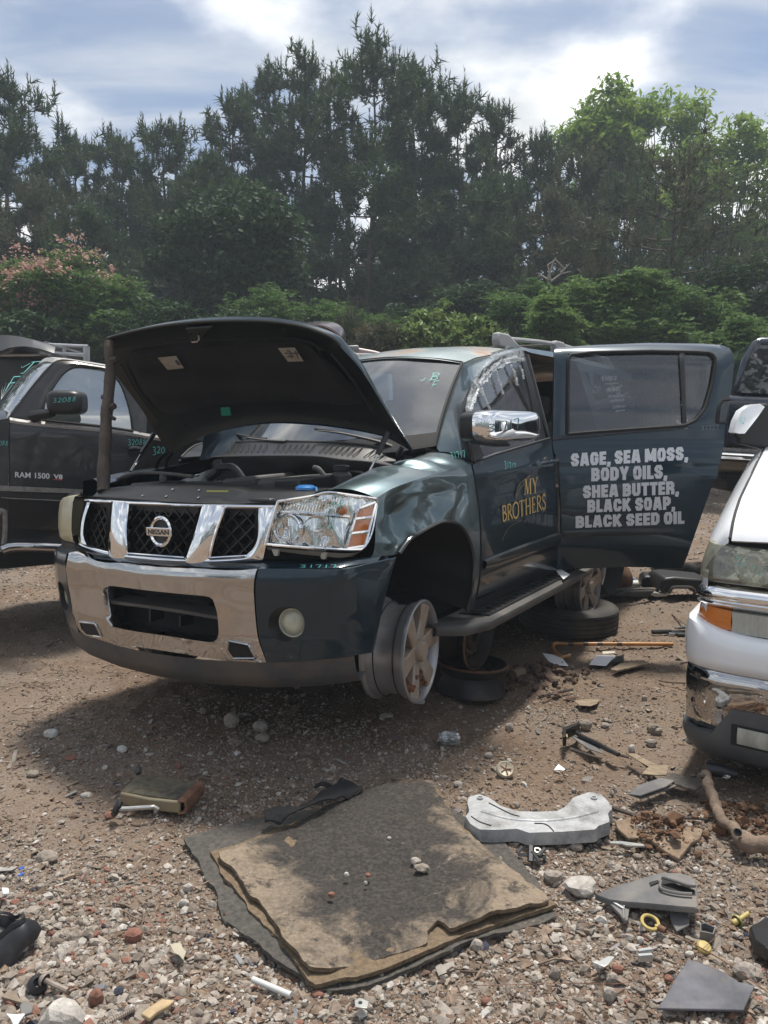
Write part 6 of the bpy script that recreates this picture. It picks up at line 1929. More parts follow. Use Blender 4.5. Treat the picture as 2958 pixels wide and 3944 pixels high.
for i, (dx, dz, r_, l) in ((8, (.9, .3, .022, .05)), (22, (-1, .1, .014, .035)), (26, (1, .2, .020, .045)), (29, (1, -.4, .012, .05)), (42, (-1, .3, .014, .03))):
    p_ = P[i]
    mb = MB().tube(np.array([p_, p_ + np.array([dx, -.3, dz]) * (l * .6), p_ + np.array([dx, -.3, dz]) * l]), [r_ * 1.3, r_, r_ * .8], 8)
    obj('twig_stub', mb, BARK, br)
# =================================================================== ground
def vnoise(x, y, seed=0):
    """smooth value noise in [0, 1]"""
    xi, yi = np.floor(x).astype(np.int64), np.floor(y).astype(np.int64)
    xf, yf = x - xi, y - yi
    u, v = xf * xf * (3 - 2 * xf), yf * yf * (3 - 2 * yf)

    def h(a, b):
        n = (a * 374761393 + b * 668265263 + seed * 1442695041) & 0x7fffffff
        n = ((n ^ (n >> 13)) * 1274126177) & 0x7fffffff
        return ((n ^ (n >> 16)) & 0xffff) / 65535.0
    return (h(xi, yi) * (1 - u) + h(xi + 1, yi) * u) * (1 - v) + (h(xi, yi + 1) * (1 - u) + h(xi + 1, yi + 1) * u) * v


def fbm(x, y, oct=4, seed=0):
    r, a, t = 0, .5, 0
    for k in range(oct):
        r = r + a * vnoise(x * 2 ** k, y * 2 ** k, seed + k)
        t += a; a *= .5
    return r / t


def zg(x, y):
    x, y = np.asarray(x, float), np.asarray(y, float)
    d = np.hypot(x, y)
    near = np.clip(1.4 - d / 16, 0, 1)
    z = (fbm(x * .8, y * .8, 3, 5) - .5) * .10 + near * ((fbm(x * 6, y * 6, 3, 11) - .5) * .045 + (fbm(x * 26, y * 26, 2, 21) - .5) * .020)
    # small dirt heaps read off the photograph
    for (u, v, r, h) in ((2080, 2610, .16, .07), (2560, 3230, .12, .05), (2850, 3170, .16, .06), (560, 2700, .5, .03), (2600, 2330, .5, .06), (1450, 2770, .5, .03)):
        g = G(u, v)
        z = z + h * np.exp(-((x - g[0]) ** 2 + (y - g[1]) ** 2) / r ** 2) * (.6 + .8 * fbm(x * 14, y * 14, 2, 3))
    rise = np.clip((y - 9) / 14, 0, 1)
    return z - .015 + rise ** 2 * .35


def GZ(u, v, lift=0.0):
    p = G(u, v, 0)
    for _ in range(3):
        p = G(u, v, float(zg(p[0], p[1])) + lift)
    return p


d_ = np.concatenate([np.linspace(.9, 9, 260), np.geomspace(9.1, 130, 60)])
t_ = np.linspace(-1.1, 1.1, 300)
gx = d_[:, None] * np.tan(t_ * .62)[None, :] * 1.0
gy = d_[:, None] * np.ones(300)[None, :]
gz = zg(gx, gy)
V = np.stack([gx, gy, gz], -1).reshape(-1, 3)
idx = np.arange(len(d_) * 300).reshape(len(d_), 300)
F = np.stack([idx[:-1, :-1], idx[:-1, 1:], idx[1:, 1:], idx[1:, :-1]], -1).reshape(-1, 4)


def ground_mat():
    m = bpy.data.materials.new('dirt_and_gravel')
    m.use_nodes = True
    N, L = m.node_tree.nodes, m.node_tree.links
    b = N['Principled BSDF']
    b.inputs['Roughness'].default_value = .95
    b.inputs['Specular IOR Level'].default_value = .15
    tc = nd(N, 'ShaderNodeTexCoord')

    def noise(s, d=5, r=.6, dist=0.0):
        n = nd(N, 'ShaderNodeTexNoise', inputs={'Scale': s, 'Detail': d, 'Roughness': r, 'Distortion': dist})
        L.new(tc.outputs['Object'], n.inputs['Vector'])
        return n.outputs['Fac']

    def rng_(src, lo, hi, a=0., c=1.):
        r = nd(N, 'ShaderNodeMapRange', inputs={1: lo, 2: hi, 3: a, 4: c}); L.new(src, r.inputs[0]); return r.outputs[0]

    def mix(f, a, c, bt='MIX'):
        x = nd(N, 'ShaderNodeMix', data_type='RGBA', blend_type=bt)
        L.new(f, x.inputs['Factor'])
        for k, val in (('A', a), ('B', c)):
            if isinstance(val, tuple):
                x.inputs[k].default_value = (*val, 1)
            else:
                L.new(val, x.inputs[k])
        return x.outputs['Result']
    c = mix(rng_(noise(.9, 4, .6, .3), .35, .65), (.105, .068, .044), (.185, .132, .094))
    c = mix(rng_(noise(2.2, 5, .65), .50, .68, 0, .85), c, (.085, .048, .030))
    c = mix(rng_(noise(.55, 3, .5), .55, .70, 0, .55), c, (.17, .135, .11))
    c = mix(rng_(noise(1.3, 7, .72, .8), .57, .70, 0, .80), c, (.045, .036, .030))
    c = mix(rng_(noise(45, 4, .7), .35, .70, 0, .55), c, (.27, .215, .17))
    c = mix(rng_(noise(130, 3, .7), .55, .72, 0, .6), c, (.085, .065, .05))
    vo = nd(N, 'ShaderNodeTexVoronoi', inputs={'Scale': 70.0, 'Randomness': 1.0})
    L.new(tc.outputs['Object'], vo.inputs['Vector'])
    g = mix(rng_(noise(1.1, 4, .6), .44, .60, .0, .55), c, mix(vo.outputs['Distance'], (.30, .26, .22), (.13, .10, .08)))
    L.new(g, b.inputs['Base Color'])
    h1 = nd(N, 'ShaderNodeMath', operation='MULTIPLY_ADD', inputs={1: .6}); L.new(noise(60, 6, .7), h1.inputs[0]); L.new(rng_(vo.outputs['Distance'], 0, .6, .5, 0), h1.inputs[2])
    bp = nd(N, 'ShaderNodeBump', inputs={'Strength': 1.0, 'Distance': .012})
    L.new(h1.outputs[0], bp.inputs['Height']); L.new(bp.outputs[0], b.inputs['Normal'])
    return m


GM = ground_mat()
go = obj('ground', fast_mesh('ground', V, F, True), GM, None)
go['kind'] = 'structure'
o_ = obj('surrounding_ground', MB().grid(np.array([[(-145, -145, -.30), (145, -145, -.30)], [(-145, 145, -.30), (145, 145, -.30)]], float)), GM, None)
o_['kind'] = 'structure'
hz_m = bpy.data.materials.new('summer_haze')
hz_m.use_nodes = True
_n = hz_m.node_tree.nodes
_n.clear()
_v = nd(_n, 'ShaderNodeVolumePrincipled', inputs={'Color': (.80, .90, 1.0, 1), 'Density': HAZE, 'Anisotropy': 0.0})
hz_m.node_tree.links.new(_v.outputs[0], nd(_n, 'ShaderNodeOutputMaterial').inputs['Volume'])
if HAZE:
    hz = obj('haze', MB().box((0, 0, 8.0), (300, 300, 18.6)), hz_m, None, smooth=False)
    hz['kind'] = 'stuff'

# --------------------------------------------------------------- stones
STONE = attr_mat('stone', 'kind', [(0, (.13, .105, .085)), (.30, (.24, .205, .172)), (.52, (.33, .295, .26)), (.70, (.43, .405, .37)), (.80, (.54, .525, .50)), (.86, (.20, .095, .068)), (.93, (.25, .13, .095)), (.97, (.05, .05, .055)), (1, (.03, .035, .06))], .9, .004, 90, .30, 30)


def rocks(P, R, kinds, seed, flat=.7, base=ICO1, bf=ICO1F, rough=.22):
    r = np.random.default_rng(seed)
    n, k = len(P), len(base)
    ax = r.standard_normal((n, 3, 3)); q, _ = np.linalg.qr(ax)
    sc_ = np.stack([r.uniform(.75, 1.35, n), r.uniform(.65, 1.1, n), r.uniform(.5, .9, n)], 1)
    B_ = base[None] * (1 + rough * r.standard_normal((n, k, 1)).clip(-1.6, 1.6))
    B_ = np.einsum('nkj,nji->nki', B_ * sc_[:, None], q)
    B_[..., 2] *= flat
    V = P[:, None] + B_ * R[:, None, None]
    F = bf[None] + (np.arange(n) * k)[:, None, None]
    return V.reshape(-1, 3), F.reshape(-1, 3), np.repeat(kinds, k)


def scatter(n, seed, vlo=2180, vhi=4150, ulo=-350, uhi=3300, power=1.0):
    r = np.random.default_rng(seed)
    u = r.uniform(ulo, uhi, n)
    v = vlo + (vhi - vlo) * r.uniform(0, 1, n) ** power
    d = rays(np.stack([u, v], 1))
    s = -CAM_H / d[:, 2]
    P = EYE + d * s[:, None]
    P[:, 2] = zg(P[:, 0], P[:, 1])
    return P, u, v, r


def stone_kind(r, n, u, v):
    k = r.beta(1.7, 2.4, n) * .78
    red = r.uniform(0, 1, n) < np.where((u < 900) & (v > 3350), .08, .025)
    k[red] = r.uniform(.85, .94, red.sum())
    dk = r.uniform(0, 1, n) < .02
    k[dk] = r.uniform(.965, 1.0, dk.sum())
    return k


# where the gravel lies thick: the lower left, the bottom edge, the strip beyond the mat
P, u, v, r = scatter(110000, 31, 1840, 4150, power=.88)
dens = fbm(P[:, 0] * 1.7, P[:, 1] * 1.7, 4, 77)
w = np.clip((v - 3050) / 700, 0, 1) * .60 + np.clip((900 - u) / 700, 0, 1) * np.clip((v - 3150) / 350, 0, 1) * .45 + np.clip((dens - .50) * 6, 0, .8) * np.clip((v - 2500) / 350, .22, 1) + .10
w += np.exp(-((v - 2790) / 90) ** 2) * np.exp(-((u - 900) / 450) ** 2) * .5 + np.clip((2360 - v) / 150, 0, .75)
kp = r.uniform(0, 1, len(P)) < np.clip(w, 0, 1)
P, u, v = P[kp], u[kp], v[kp]
dist = P[:, 1]
R = np.exp(r.normal(math.log(.0042), .58, len(P))).clip(.0020, .019) * (1 + .40 * np.clip((900 - u) / 800, 0, 1) * np.clip((v - 3300) / 300, 0, 1))
R = np.maximum(R, .0017 * dist)
P[:, 2] += R * .22
OCT = np.array([(1, 0, 0), (-1, 0, 0), (0, 1, 0), (0, -1, 0), (0, 0, 1), (0, 0, -1)], float)
OCTF = np.array([(0, 2, 4), (2, 1, 4), (1, 3, 4), (3, 0, 4), (2, 0, 5), (1, 2, 5), (3, 1, 5), (0, 3, 5)])
kd_ = stone_kind(r, len(P), u, v)
bg_ = R > .0050 + .0010 * P[:, 1]
V, F, kk = rocks(P[bg_], R[bg_], kd_[bg_], 5)
V2, F2, k2 = rocks(P[~bg_], R[~bg_] * 1.1, kd_[~bg_], 15, base=OCT, bf=OCTF)
V, F, kk = np.vstack([V, V2]), np.vstack([F, F2 + len(V)]), np.concatenate([kk, k2])
me = fast_mesh('gravel', V, F, False)
add_attr(me, 'kind', kk)
gv = obj('gravel', me, STONE, None)
gv['kind'] = 'stuff'
# crumbs of soil and chips of wood and plastic
CLOD = attr_mat('clod', 'kind', [(0, (.12, .08, .058)), (.5, (.20, .145, .105)), (.8, (.27, .21, .165)), (1, (.12, .10, .085))], .95, .003, 120, .3, 40)
P, u, v, r = scatter(30000, 41, 2080, 4000, power=.7)
R = np.exp(r.normal(math.log(.006), .5, len(P))).clip(.003, .022)
R = np.maximum(R, .0013 * P[:, 1])
P[:, 2] += R * .1
V, F, kk = rocks(P, R * 1.1, r.uniform(0, 1, len(P)), 6, .6, base=OCT, bf=OCTF)
me = fast_mesh('soil_crumbs', V, F, False); add_attr(me, 'kind', kk)
sc2 = obj('soil_crumbs', me, CLOD, None); sc2['kind'] = 'stuff'

CHIP = attr_mat('chip', 'kind', [(0, (.20, .16, .12)), (.35, (.12, .09, .07)), (.6, (.30, .27, .23)), (.8, (.06, .06, .065)), (.95, (.35, .33, .30)), (.985, (.10, .11, .14)), (1, (.65, .65, .65))], .75, 0, 60, .25, 30)
P, u, v, r = scatter(750, 51, 2250, 4050, power=.55)
n = len(P)
L_ = np.exp(r.normal(math.log(.013), .45, n)) * (.5 + P[:, 1] * .22); Wd = L_ * r.uniform(.12, .5, n); T_ = np.full(n, .0025)
a = r.uniform(0, 2 * np.pi, n); til = r.normal(0, .25, n)
ex = np.stack([np.cos(a) * np.cos(til), np.sin(a) * np.cos(til), np.sin(til)], 1); ey = np.stack([-np.sin(a), np.cos(a), r.normal(0, .2, n)], 1); ez = np.array([0, 0, 1.0])
cube = np.array([[x, y, z] for x in (-1, 1) for y in (-1, 1) for z in (-1, 1)], float)
CB = cube[None] * r.uniform(.7, 1.2, (n, 8, 1))
V = P[:, None] + CB[..., :1] * (ex * L_[:, None])[:, None] + CB[..., 1:2] * (ey * Wd[:, None])[:, None] + CB[..., 2:] * ez * T_[:, None, None] + np.array([0, 0, .006])
cf = np.array([(0, 1, 3, 2), (4, 6, 7, 5), (0, 4, 5, 1), (2, 3, 7, 6), (0, 2, 6, 4), (1, 5, 7, 3)])
F = (cf[None] + (np.arange(n) * 8)[:, None, None]).reshape(-1, 4)
me = fast_mesh('litter_chips', V.reshape(-1, 3), F); add_attr(me, 'kind', np.repeat(r.uniform(0, 1, n) ** 1.3, 8))
lc = obj('litter_chips', me, CHIP, None); lc['kind'] = 'stuff'
TWIG = mat('twig', (.16, .12, .09), .9, var=.3, vscale=20)
mb = MB()
for k in range(110):
    u_, v_ = (random.uniform(-100, 900), random.uniform(2560, 2900)) if k < 60 else (random.uniform(0, 2900), random.uniform(2450, 3900))
    p = GZ(u_, v_)
    a = random.uniform(-.5, .5) if random.random() < .7 else random.uniform(0, 3.1)
    L0 = random.uniform(.05, .22)
    q = [p + np.array([math.cos(a + .5 * math.sin(t * 3 + k)) * t, math.sin(a + .5 * math.sin(t * 3 + k)) * t, .010 + .012 * math.sin(t * 9 + k)]) * np.array([L0, L0, 1]) for t in np.linspace(0, 1, 6)]
    mb.tube(np.array(q), np.linspace(.0038, .0016, 6), 5)
tw = obj('twigs', mb, TWIG, None); tw['kind'] = 'stuff'


def stone(u, v, w, h, kind, label, group=None, seed=0, name='stone', cat='stone', base=ICO2, bf=ICO2F):
    """a single stone seen in the photograph: centre px, width and height px"""
    p = GZ(u, v + h * .35)
    s = p[1] / FOC
    r = np.random.default_rng(int(u * 7 + v * 3 + seed))
    q, _ = np.linalg.qr(r.standard_normal((3, 3)))
    B_ = base * (1 + .10 * np.sin(base @ r.standard_normal((3, 6)) * 2.2).sum(1, keepdims=True) / 2 + .05 * r.standard_normal((len(base), 1)))
    B_ = B_ / np.abs(B_).max(0)
    V = B_ * np.array([w / 2 * s, w / 2 * s * .8, h / 2 * s * 1.15])
    V = V + np.array([0, 0, h / 2 * s * .75])
    me = fast_mesh(name, V, bf, False)
    add_attr(me, 'kind', np.full(len(V), kind))
    o = obj(name, me, STONE, None)
    o.location = p
    return tag(o, label, cat, group)


stone(2230, 3415, 140, 72, .66, 'large pale rounded stone touching the tip of the grey plastic panel')
stone(2130, 3375, 80, 55, .40, 'tan stone between the carpet mat and the large pale stone')
stone(240, 3920, 190, 130, .66, 'biggest pale stone at the bottom edge among the white gravel')
stone(375, 3845, 75, 85, .90, 'tall red brick chunk beside the big pale stone')
stone(515, 3605, 75, 55, .87, 'brown red stone alone on the gravel below the mat corner')
stone(185, 3300, 95, 48, .30, 'flat pinkish brown stone on the left gravel')
stone(2218, 3262, 58, 34, .28, 'small brown block lying below the silver bracket')
stone(2255, 2795, 52, 42, .30, 'brown cube shaped stone at the end of the black channel')
stone(2480, 2690, 26, 24, .52, 'grey stone in the shadow under the open door')
stone(2520, 2810, 60, 42, .28, 'dark brown stone in front of the white SUV tyre')
stone(890, 2775, 72, 62, .42, 'larger of two pale stones in the shade before the bumper')
stone(1005, 2795, 66, 50, .48, 'round stone right of the larger pale stone in the shade')
stone(1010, 2840, 60, 36, .38, 'low stone under the round stone in the shade')
stone(1135, 3142, 46, 52, .62, 'pale stone resting on the torn black felt edge')
stone(1490, 2758, 60, 22, .44, 'flat tan stone in the shade by the hanging wheel')
stone(1990, 3100, 34, 26, .4, 'little stone above the silver bracket')
stone(710, 3480, 44, 34, .64, 'pale stone at the left edge of the grey underlay')
stone(725, 3418, 42, 36, .60, 'pale grey stone beside the dark mat border')
stone(420, 3140, 52, 26, .90, 'red brown chip under the pipe of the finned core')
stone(1840, 3640, 66, 46, .44, 'grey brown stone below the notch of the mat')
stone(2360, 3770, 58, 56, .36, 'dark grey stone left of the flat grey sheet')
stone(2140, 3745, 50, 52, .34, 'angular dark stone between two red chips')
stone(2350, 3830, 64, 60, .46, 'round grey stone left below the flat grey sheet')
stone(2420, 3610, 46, 34, .40, 'brown stone under the yellow ring')
stone(2380, 3730, 50, 34, .90, 'brick red chip left of the flat grey sheet')
stone(2576, 3770, 44, 28, .91, 'second brick red chip touching the flat grey sheet')
stone(2865, 3740, 96, 70, .42, 'low tan stone right of the flat grey sheet')
stone(2650, 3180, 40, 26, .5, 'stone by the rusty dirt heap')
stone(1765, 3020, 40, 24, .5, 'small grey stone right of the mat corner')
stone(1960, 2800, 40, 30, .35, 'brown pebble near the crumpled clear plastic')
for k in range(80):
    u_, v_ = random.uniform(-60, 3000), 2620 + 1330 * random.random() ** .8
    if 650 < u_ < 2160 and 2980 < v_ < 3820:
        continue
    kd = random.choice([.2, .3, .36, .42, .5, .6, .68, .75, .88])
    tone_ = 'dark brown' if kd < .25 else 'brown' if kd < .4 else 'tan' if kd < .55 else 'pale' if kd < .72 else 'whitish' if kd < .8 else 'brick red'
    where = ('left of the mat' if u_ < 650 else 'before the front corner of the mat' if u_ < 2160 else 'on the right around the grey plastic scraps') if v_ > 3300 else ('on the left in front of the pickup' if u_ < 450 else 'in the shade before the chrome bumper' if u_ < 1500 else 'between the steel wheels and the white SUV')
    stone(u_, v_, random.uniform(26, 58), random.uniform(18, 36), kd, 'small %s stone %s' % (tone_, where), 'loose stones on the yard', k, base=ICO2, bf=ICO2F)

# --------------------------------------------------------------- carpet mat, a felt pad in layers
def felt_mat():
    m = mat('stained_felt', (.20, .155, .11), .95, bump=.010, bscale=55)
    N, L = m.node_tree.nodes, m.node_tree.links
    b = N['Principled BSDF']
    tc = nd(N, 'ShaderNodeTexCoord')

    def noise(s, d=5, r=.65, dist=0.0):
        n = nd(N, 'ShaderNodeTexNoise', inputs={'Scale': s, 'Detail': d, 'Roughness': r, 'Distortion': dist})
        L.new(tc.outputs['Object'], n.inputs['Vector'])
        return n.outputs['Fac']

    def mr(src, lo, hi, a=0., c=1.):
        r = nd(N, 'ShaderNodeMapRange', inputs={1: lo, 2: hi, 3: a, 4: c}); L.new(src, r.inputs[0]); return r.outputs[0]

    def mix(f, a, c):
        x = nd(N, 'ShaderNodeMix', data_type='RGBA')
        L.new(f, x.inputs['Factor'])
        for k, v_ in (('A', a), ('B', c)):
            if isinstance(v_, tuple):
                x.inputs[k].default_value = (*v_, 1)
            else:
                L.new(v_, x.inputs[k])
        return x.outputs['Result']
    c = mix(mr(noise(5), .35, .65), (.13, .10, .075), (.215, .165, .115))
    c = mix(mr(noise(60, 4, .7), .42, .68, 0, .7), c, (.28, .23, .175))
    # the big oil stain, an uneven patch across the middle
    mp = nd(N, 'ShaderNodeMapping'); mp.inputs['Location'].default_value = STAIN; mp.inputs['Rotation'].default_value = (0, 0, -.25); mp.inputs['Scale'].default_value = (3.6, 1.7, 0)
    L.new(tc.outputs['Object'], mp.inputs[0])
    ln = nd(N, 'ShaderNodeVectorMath', operation='LENGTH'); L.new(mp.outputs[0], ln.inputs[0])
    sm = nd(N, 'ShaderNodeMath', operation='MULTIPLY_ADD', inputs={1: 3.0}); L.new(noise(4.5, 7, .7, .5), sm.inputs[0])
    ng = nd(N, 'ShaderNodeMath', operation='MULTIPLY', inputs={1: -1.0}); L.new(ln.outputs['Value'], ng.inputs[0]); L.new(ng.outputs[0], sm.inputs[2])
    c = mix(mr(sm.outputs[0], .05, .50, 0, .95), c, mix(mr(noise(70, 3), .4, .66), (.014, .013, .013), (.055, .047, .040)))
    c = mix(mr(noise(11, 7, .8), .53, .62, 0, .9), c, (.030, .026, .023))
    c = mix(mr(noise(7, 7, .75, 1.0), .64, .74, 0, .55), c, (.45, .42, .38))
    L.new(c, b.inputs['Base Color'])
    return m


STAIN = (0.0, -.42, 0)
FELT = felt_mat()
FELT_EDGE = mat('felt_edge', (.15, .108, .068), .95, var=.3, vscale=60, bump=.006, bscale=150)
UNDER = mat('grey_underlay', (.072, .066, .058), .95, var=.4, vscale=60, bump=.006, bscale=160, dirt=(.16, .13, .10), dscale=6, dlo=.5, dhi=.75, damt=.5)
SOOT = mat('black_felt', (.010, .010, .011), .95, bump=.008, bscale=60)
MZ = lambda *p: Zp(650, 2950, 1.037, *p)


def gplane(C, z):
    sh = C.shape
    d = rays(C.reshape(-1, 2))
    s = (z - CAM_H) / d[:, 2]
    return (EYE + d * s[:, None]).reshape(sh[0], sh[1], 3)


mat_ = thing('carpet_mat', 'stained layered carpet mat lying on the gravel in the foreground', 'mat', GZ(1450, 3400))


def layer(name, tp, bt, lf, rt, z0, thick, m, edge, nu=90, nv=70, amp=.010, seed=0):
    C = coons(MZ(*tp), MZ(*bt), MZ(*lf), MZ(*rt), nu, nv, False)
    P = gplane(C, z0)
    P[..., 2] += (fbm(P[..., 0] * 3, P[..., 1] * 3, 3, seed) - .5) * amp * 2.2 + (fbm(P[..., 0] * 24, P[..., 1] * 24, 2, seed + 9) - .5) * amp * .7
    P[..., :2] += (fbm(P[..., 0] * 16, P[..., 1] * 16, 2, seed + 4) - .5)[..., None] * .022
    o = obj(name, MB().grid(P), m, mat_, angle=70)
    E = np.vstack([P[0], P[1:, -1], P[-1, ::-1][1:], P[::-1, 0][1:]])
    jt = 1 + .25 * rng.standard_normal((len(E), 1)).clip(-1, 1)
    E1 = E + np.array([0, 0, -1]) * thick * .5 * jt + (E - E.mean(0)) * np.array([1, 1, 0]) * .006 * rng.standard_normal((len(E), 1))
    E2 = E + np.array([0, 0, -1]) * thick
    obj('layer_edge', MB().ring([E, E1, E2]), edge, o, smooth=True, angle=50)
    return P


layer('underlay', [(60, 290), (230, 238), (390, 196), (600, 165), (1080, 120)], [(590, 893), (800, 872), (1000, 790), (1190, 700), (1300, 668), (1480, 630), (1553, 590)],
      [(60, 290), (90, 350), (190, 520), (225, 605), (330, 705), (480, 815), (590, 893)], [(1080, 120), (1110, 160), (1340, 300), (1480, 470), (1553, 590)], .016, .012, UNDER, UNDER, seed=3)
layer('middle_pad', [(165, 345), (600, 190), (1060, 70)], [(590, 868), (750, 850), (900, 805), (1195, 680), (1300, 650), (1550, 572)],
      [(165, 345), (200, 420), (320, 560), (450, 710), (590, 868)], [(1060, 70), (1150, 220), (1300, 360), (1450, 480), (1555, 548)], .031, .013, FELT_EDGE, FELT_EDGE, seed=5)
layer('top_felt', [(200, 345), (460, 242), (760, 118), (900, 78), (1050, 62)], [(560, 806), (640, 806), (900, 735), (1040, 690), (1025, 655), (1075, 612), (1115, 655), (1300, 600), (1520, 530)],
      [(200, 345), (240, 400), (340, 520), (450, 680), (560, 806)], [(1050, 62), (1085, 120), (1150, 220), (1290, 350), (1440, 470), (1520, 530)], .050, .013, FELT, FELT_EDGE, seed=8, amp=.022)
# torn black felt along the far edge
C = coons(MZ((380, 205), (420, 185), (500, 200), (590, 150), (660, 100), (690, 58), (740, 70), (775, 95)), MZ((385, 235), (450, 235), (560, 200), (640, 175), (775, 112)), MZ((380, 205), (385, 235)), MZ((775, 95), (775, 112)), 40, 8, False)
P = gplane(C, .06)
P[..., 2] += (fbm(P[..., 0] * 9, P[..., 1] * 9, 3, 2) - .4) * .09
obj('torn_felt', MB().grid(P), SOOT, mat_, angle=60, solid=.006)
P = gplane(coons(MZ((580, 85), (640, 82), (690, 62)), MZ((585, 92), (640, 105), (685, 110)), MZ((580, 85), (585, 92)), MZ((690, 62), (685, 110)), 14, 5, False), .03)
P[..., 2] += .02 * np.sin(np.linspace(0, 5, 14))[None]
obj('torn_felt', MB().grid(P), SOOT, mat_, solid=.004)
# bits lying on it
for q, w, h, k, lab in (((710, 441), 22, 18, .75, 'small white pebble on the dark stain of the mat'), ((795, 442), 26, 16, .87, 'orange brown pebble on the mat next to the white one'), ((785, 472), 18, 14, .55, 'tan pebble on the mat'),
                        ((1010, 418), 62, 30, .30, 'brown crust lump on the middle of the mat'), ((985, 388), 46, 24, .52, 'tan crust flake above the brown lump'), ((880, 293), 20, 12, .6, 'pale chip near the top of the mat'), ((650, 520), 30, 22, .88, 'rusty flake low on the mat stain')):
    o = stone(*MZ(q)[0], w, h, k, lab)
    o.location.z = .056
    g_ = G(*MZ(q)[0], .056); o.location.x, o.location.y = g_[0], g_[1]

# --------------------------------------------------------------- car parts and scrap
BRK = mat('weathered_bracket', (.42, .43, .44), .42, .35, var=.15, vscale=9, dirt=(.10, .095, .09), dscale=7, dlo=.44, dhi=.66, damt=.85, bump=.004, bscale=30)
GRYP = mat('sun_greyed_plastic', (.105, .105, .108), .6, var=.35, vscale=7, dirt=(.20, .17, .14), dscale=6, dlo=.44, dhi=.70, damt=.75)
SHEET = mat('rubber_sheet', (.085, .086, .10), .75, var=.4, vscale=9, dirt=(.19, .165, .14), dscale=8, dlo=.5, dhi=.75, damt=.55)
WOODCH = mat('weathered_wood', (.27, .21, .145), .9, var=.35, vscale=18, bump=.006, bscale=60, stretch=(1, 6, 1))
ALU = mat('aluminium_trim', (.44, .45, .44), .35, .7, dirt=(.22, .19, .15), dscale=12, dlo=.5, dhi=.8, damt=.5)
YEL = mat('yellow_plastic', (.40, .31, .10), .45, var=.15)
PAPER = mat('white_paper', (.78, .78, .80), .7)
BQ = lambda *p: Zp(1458, 2500, 1.106, *p)
RQ = lambda *p: Zp(2100, 2850, 1.934, *p)
LQ = lambda *p: Zp(0, 2850, 1.843, *p)


def gprism(name, px, z, thick, m, par=None, bevel=.004, bulge=None):
    """an outline on the ground plane at height z with a thickness below it"""
    P = np.array([G(u, v, z) for u, v in px])
    if bulge:
        P[:, 2] += bulge(P)
    return obj(name, MB().prism(P, (0, 0, -thick)), m, par, bevel=bevel)


def flat_thing(name, label, cat, px, z, thick, m, bevel=.004, tilt=None, grp=None):
    o = gprism(name, px, z, thick, m, None, bevel, tilt)
    return tag(o, label, cat, grp)


# silver bracket: a pressed shape with a raised rim
bq = BQ((370, 712), (388, 690), (378, 655), (385, 628), (430, 618), (470, 632), (520, 668), (590, 690), (680, 693), (760, 690), (800, 668), (830, 632), (900, 608), (945, 616), (975, 645), (997, 680), (976, 698), (985, 735), (932, 755), (925, 768), (780, 778), (640, 782), (590, 765), (500, 770), (430, 768), (392, 745))
brk = thing('shroud_bracket', 'silver grey pressed bracket with a crack lying right of the mat', 'bracket', GZ(2060, 3140))
n_ = 120
O = rs(bq + bq[:1], n_ + 1, False)[:-1]
c_ = np.array([2060, 3115])
P0_ = np.array([G(u, v, .060) for u, v in O])
ins = lambda k, z: np.array([G(*(p + (np.array([2055, 3125]) - p) * k * np.array([.55, 1])), z) for p in O])
L0_ = P0_ * 1.0; L0_[:, 2] = .015
cen_ = P0_.mean(0)
mb = MB().ring([P0_ + (P0_ - cen_) * .02 + [0, 0, -.048], P0_ + (P0_ - cen_) * .008 + [0, 0, -.012], P0_])
b0 = mb.n
mb.add(np.vstack([P0_]), [])
mb.f.append(tuple(range(b0, b0 + n_)))
obj('plate', mb, BRK, brk, angle=35)
for q in ((432, 636), (918, 636)):
    obj('bolt_boss', MB().lathe([(.013, -.002), (.013, .006), (.008, .006), (.008, .001), (0, .001)], G(*BQ(q)[0], .061), (0, 0, 1), 16), BRK, brk)
for q in (((664, 742), (705, 744), (730, 758), (746, 776)), ((395, 712), (430, 735), (480, 752)), ((470, 655), (560, 700), (600, 712))):
    obj('crack', MB().tube(np.array([G(*p, .0615) for p in rs(BQ(*q), 12, True)]), .0022, 5), BLACKD, brk)
obj('ridge', MB().tube(np.array([G(*p, .060) for p in rs(BQ((440, 690), (560, 722), (700, 730), (820, 718), (930, 690)), 24, True)]), .012, 8, flat=.5), BRK, brk)

# grey triangular trim panel with a pull cup
tp_ = thing('trim_panel', 'grey plastic trim panel with a torn pull cup on the right gravel', 'panel', GZ(2500, 3410))
pq = RQ((372, 1152), (520, 1085), (700, 1035), (860, 985), (1000, 988), (1090, 1010), (1132, 1080), (1140, 1250), (1000, 1240), (820, 1222), (600, 1205), (480, 1190))
T3 = rs(pq + pq[:1], 81, False)[:-1]
zf = lambda p: .035 + .05 * np.clip((p[1] - 3350) / 60, -1, 1) * 0 + .05 * np.clip((p[0] - 2300) / 380, 0, 1)
P = np.array([G(*p, zf(p)) for p in T3])
mb = MB().ring([P + [0, 0, -.018], P + [0, 0, -.004], P * .97 + P.mean(0) * .03])
b0 = mb.n; mb.add(P * .97 + P.mean(0) * .03, []); mb.f.append(tuple(range(b0, b0 + 80)))
obj('shell', mb, GRYP, tp_, angle=40)
cq_ = RQ((865, 1015), (860, 1060), (855, 1100), (900, 1122), (1000, 1140), (1095, 1148), (1118, 1120), (1000, 1080), (930, 1045))
P = np.array([G(*p, zf(p) + .004) for p in cq_])
obj('pull_cup', MB().prism(P, (0, 0, -.006)), BLACKD, tp_, bevel=.002)
P = np.array([G(*p, zf(p) + .03) for p in RQ((868, 1012), (960, 1040), (1060, 1075), (1125, 1080), (1120, 1040), (1050, 1008), (940, 1000))])
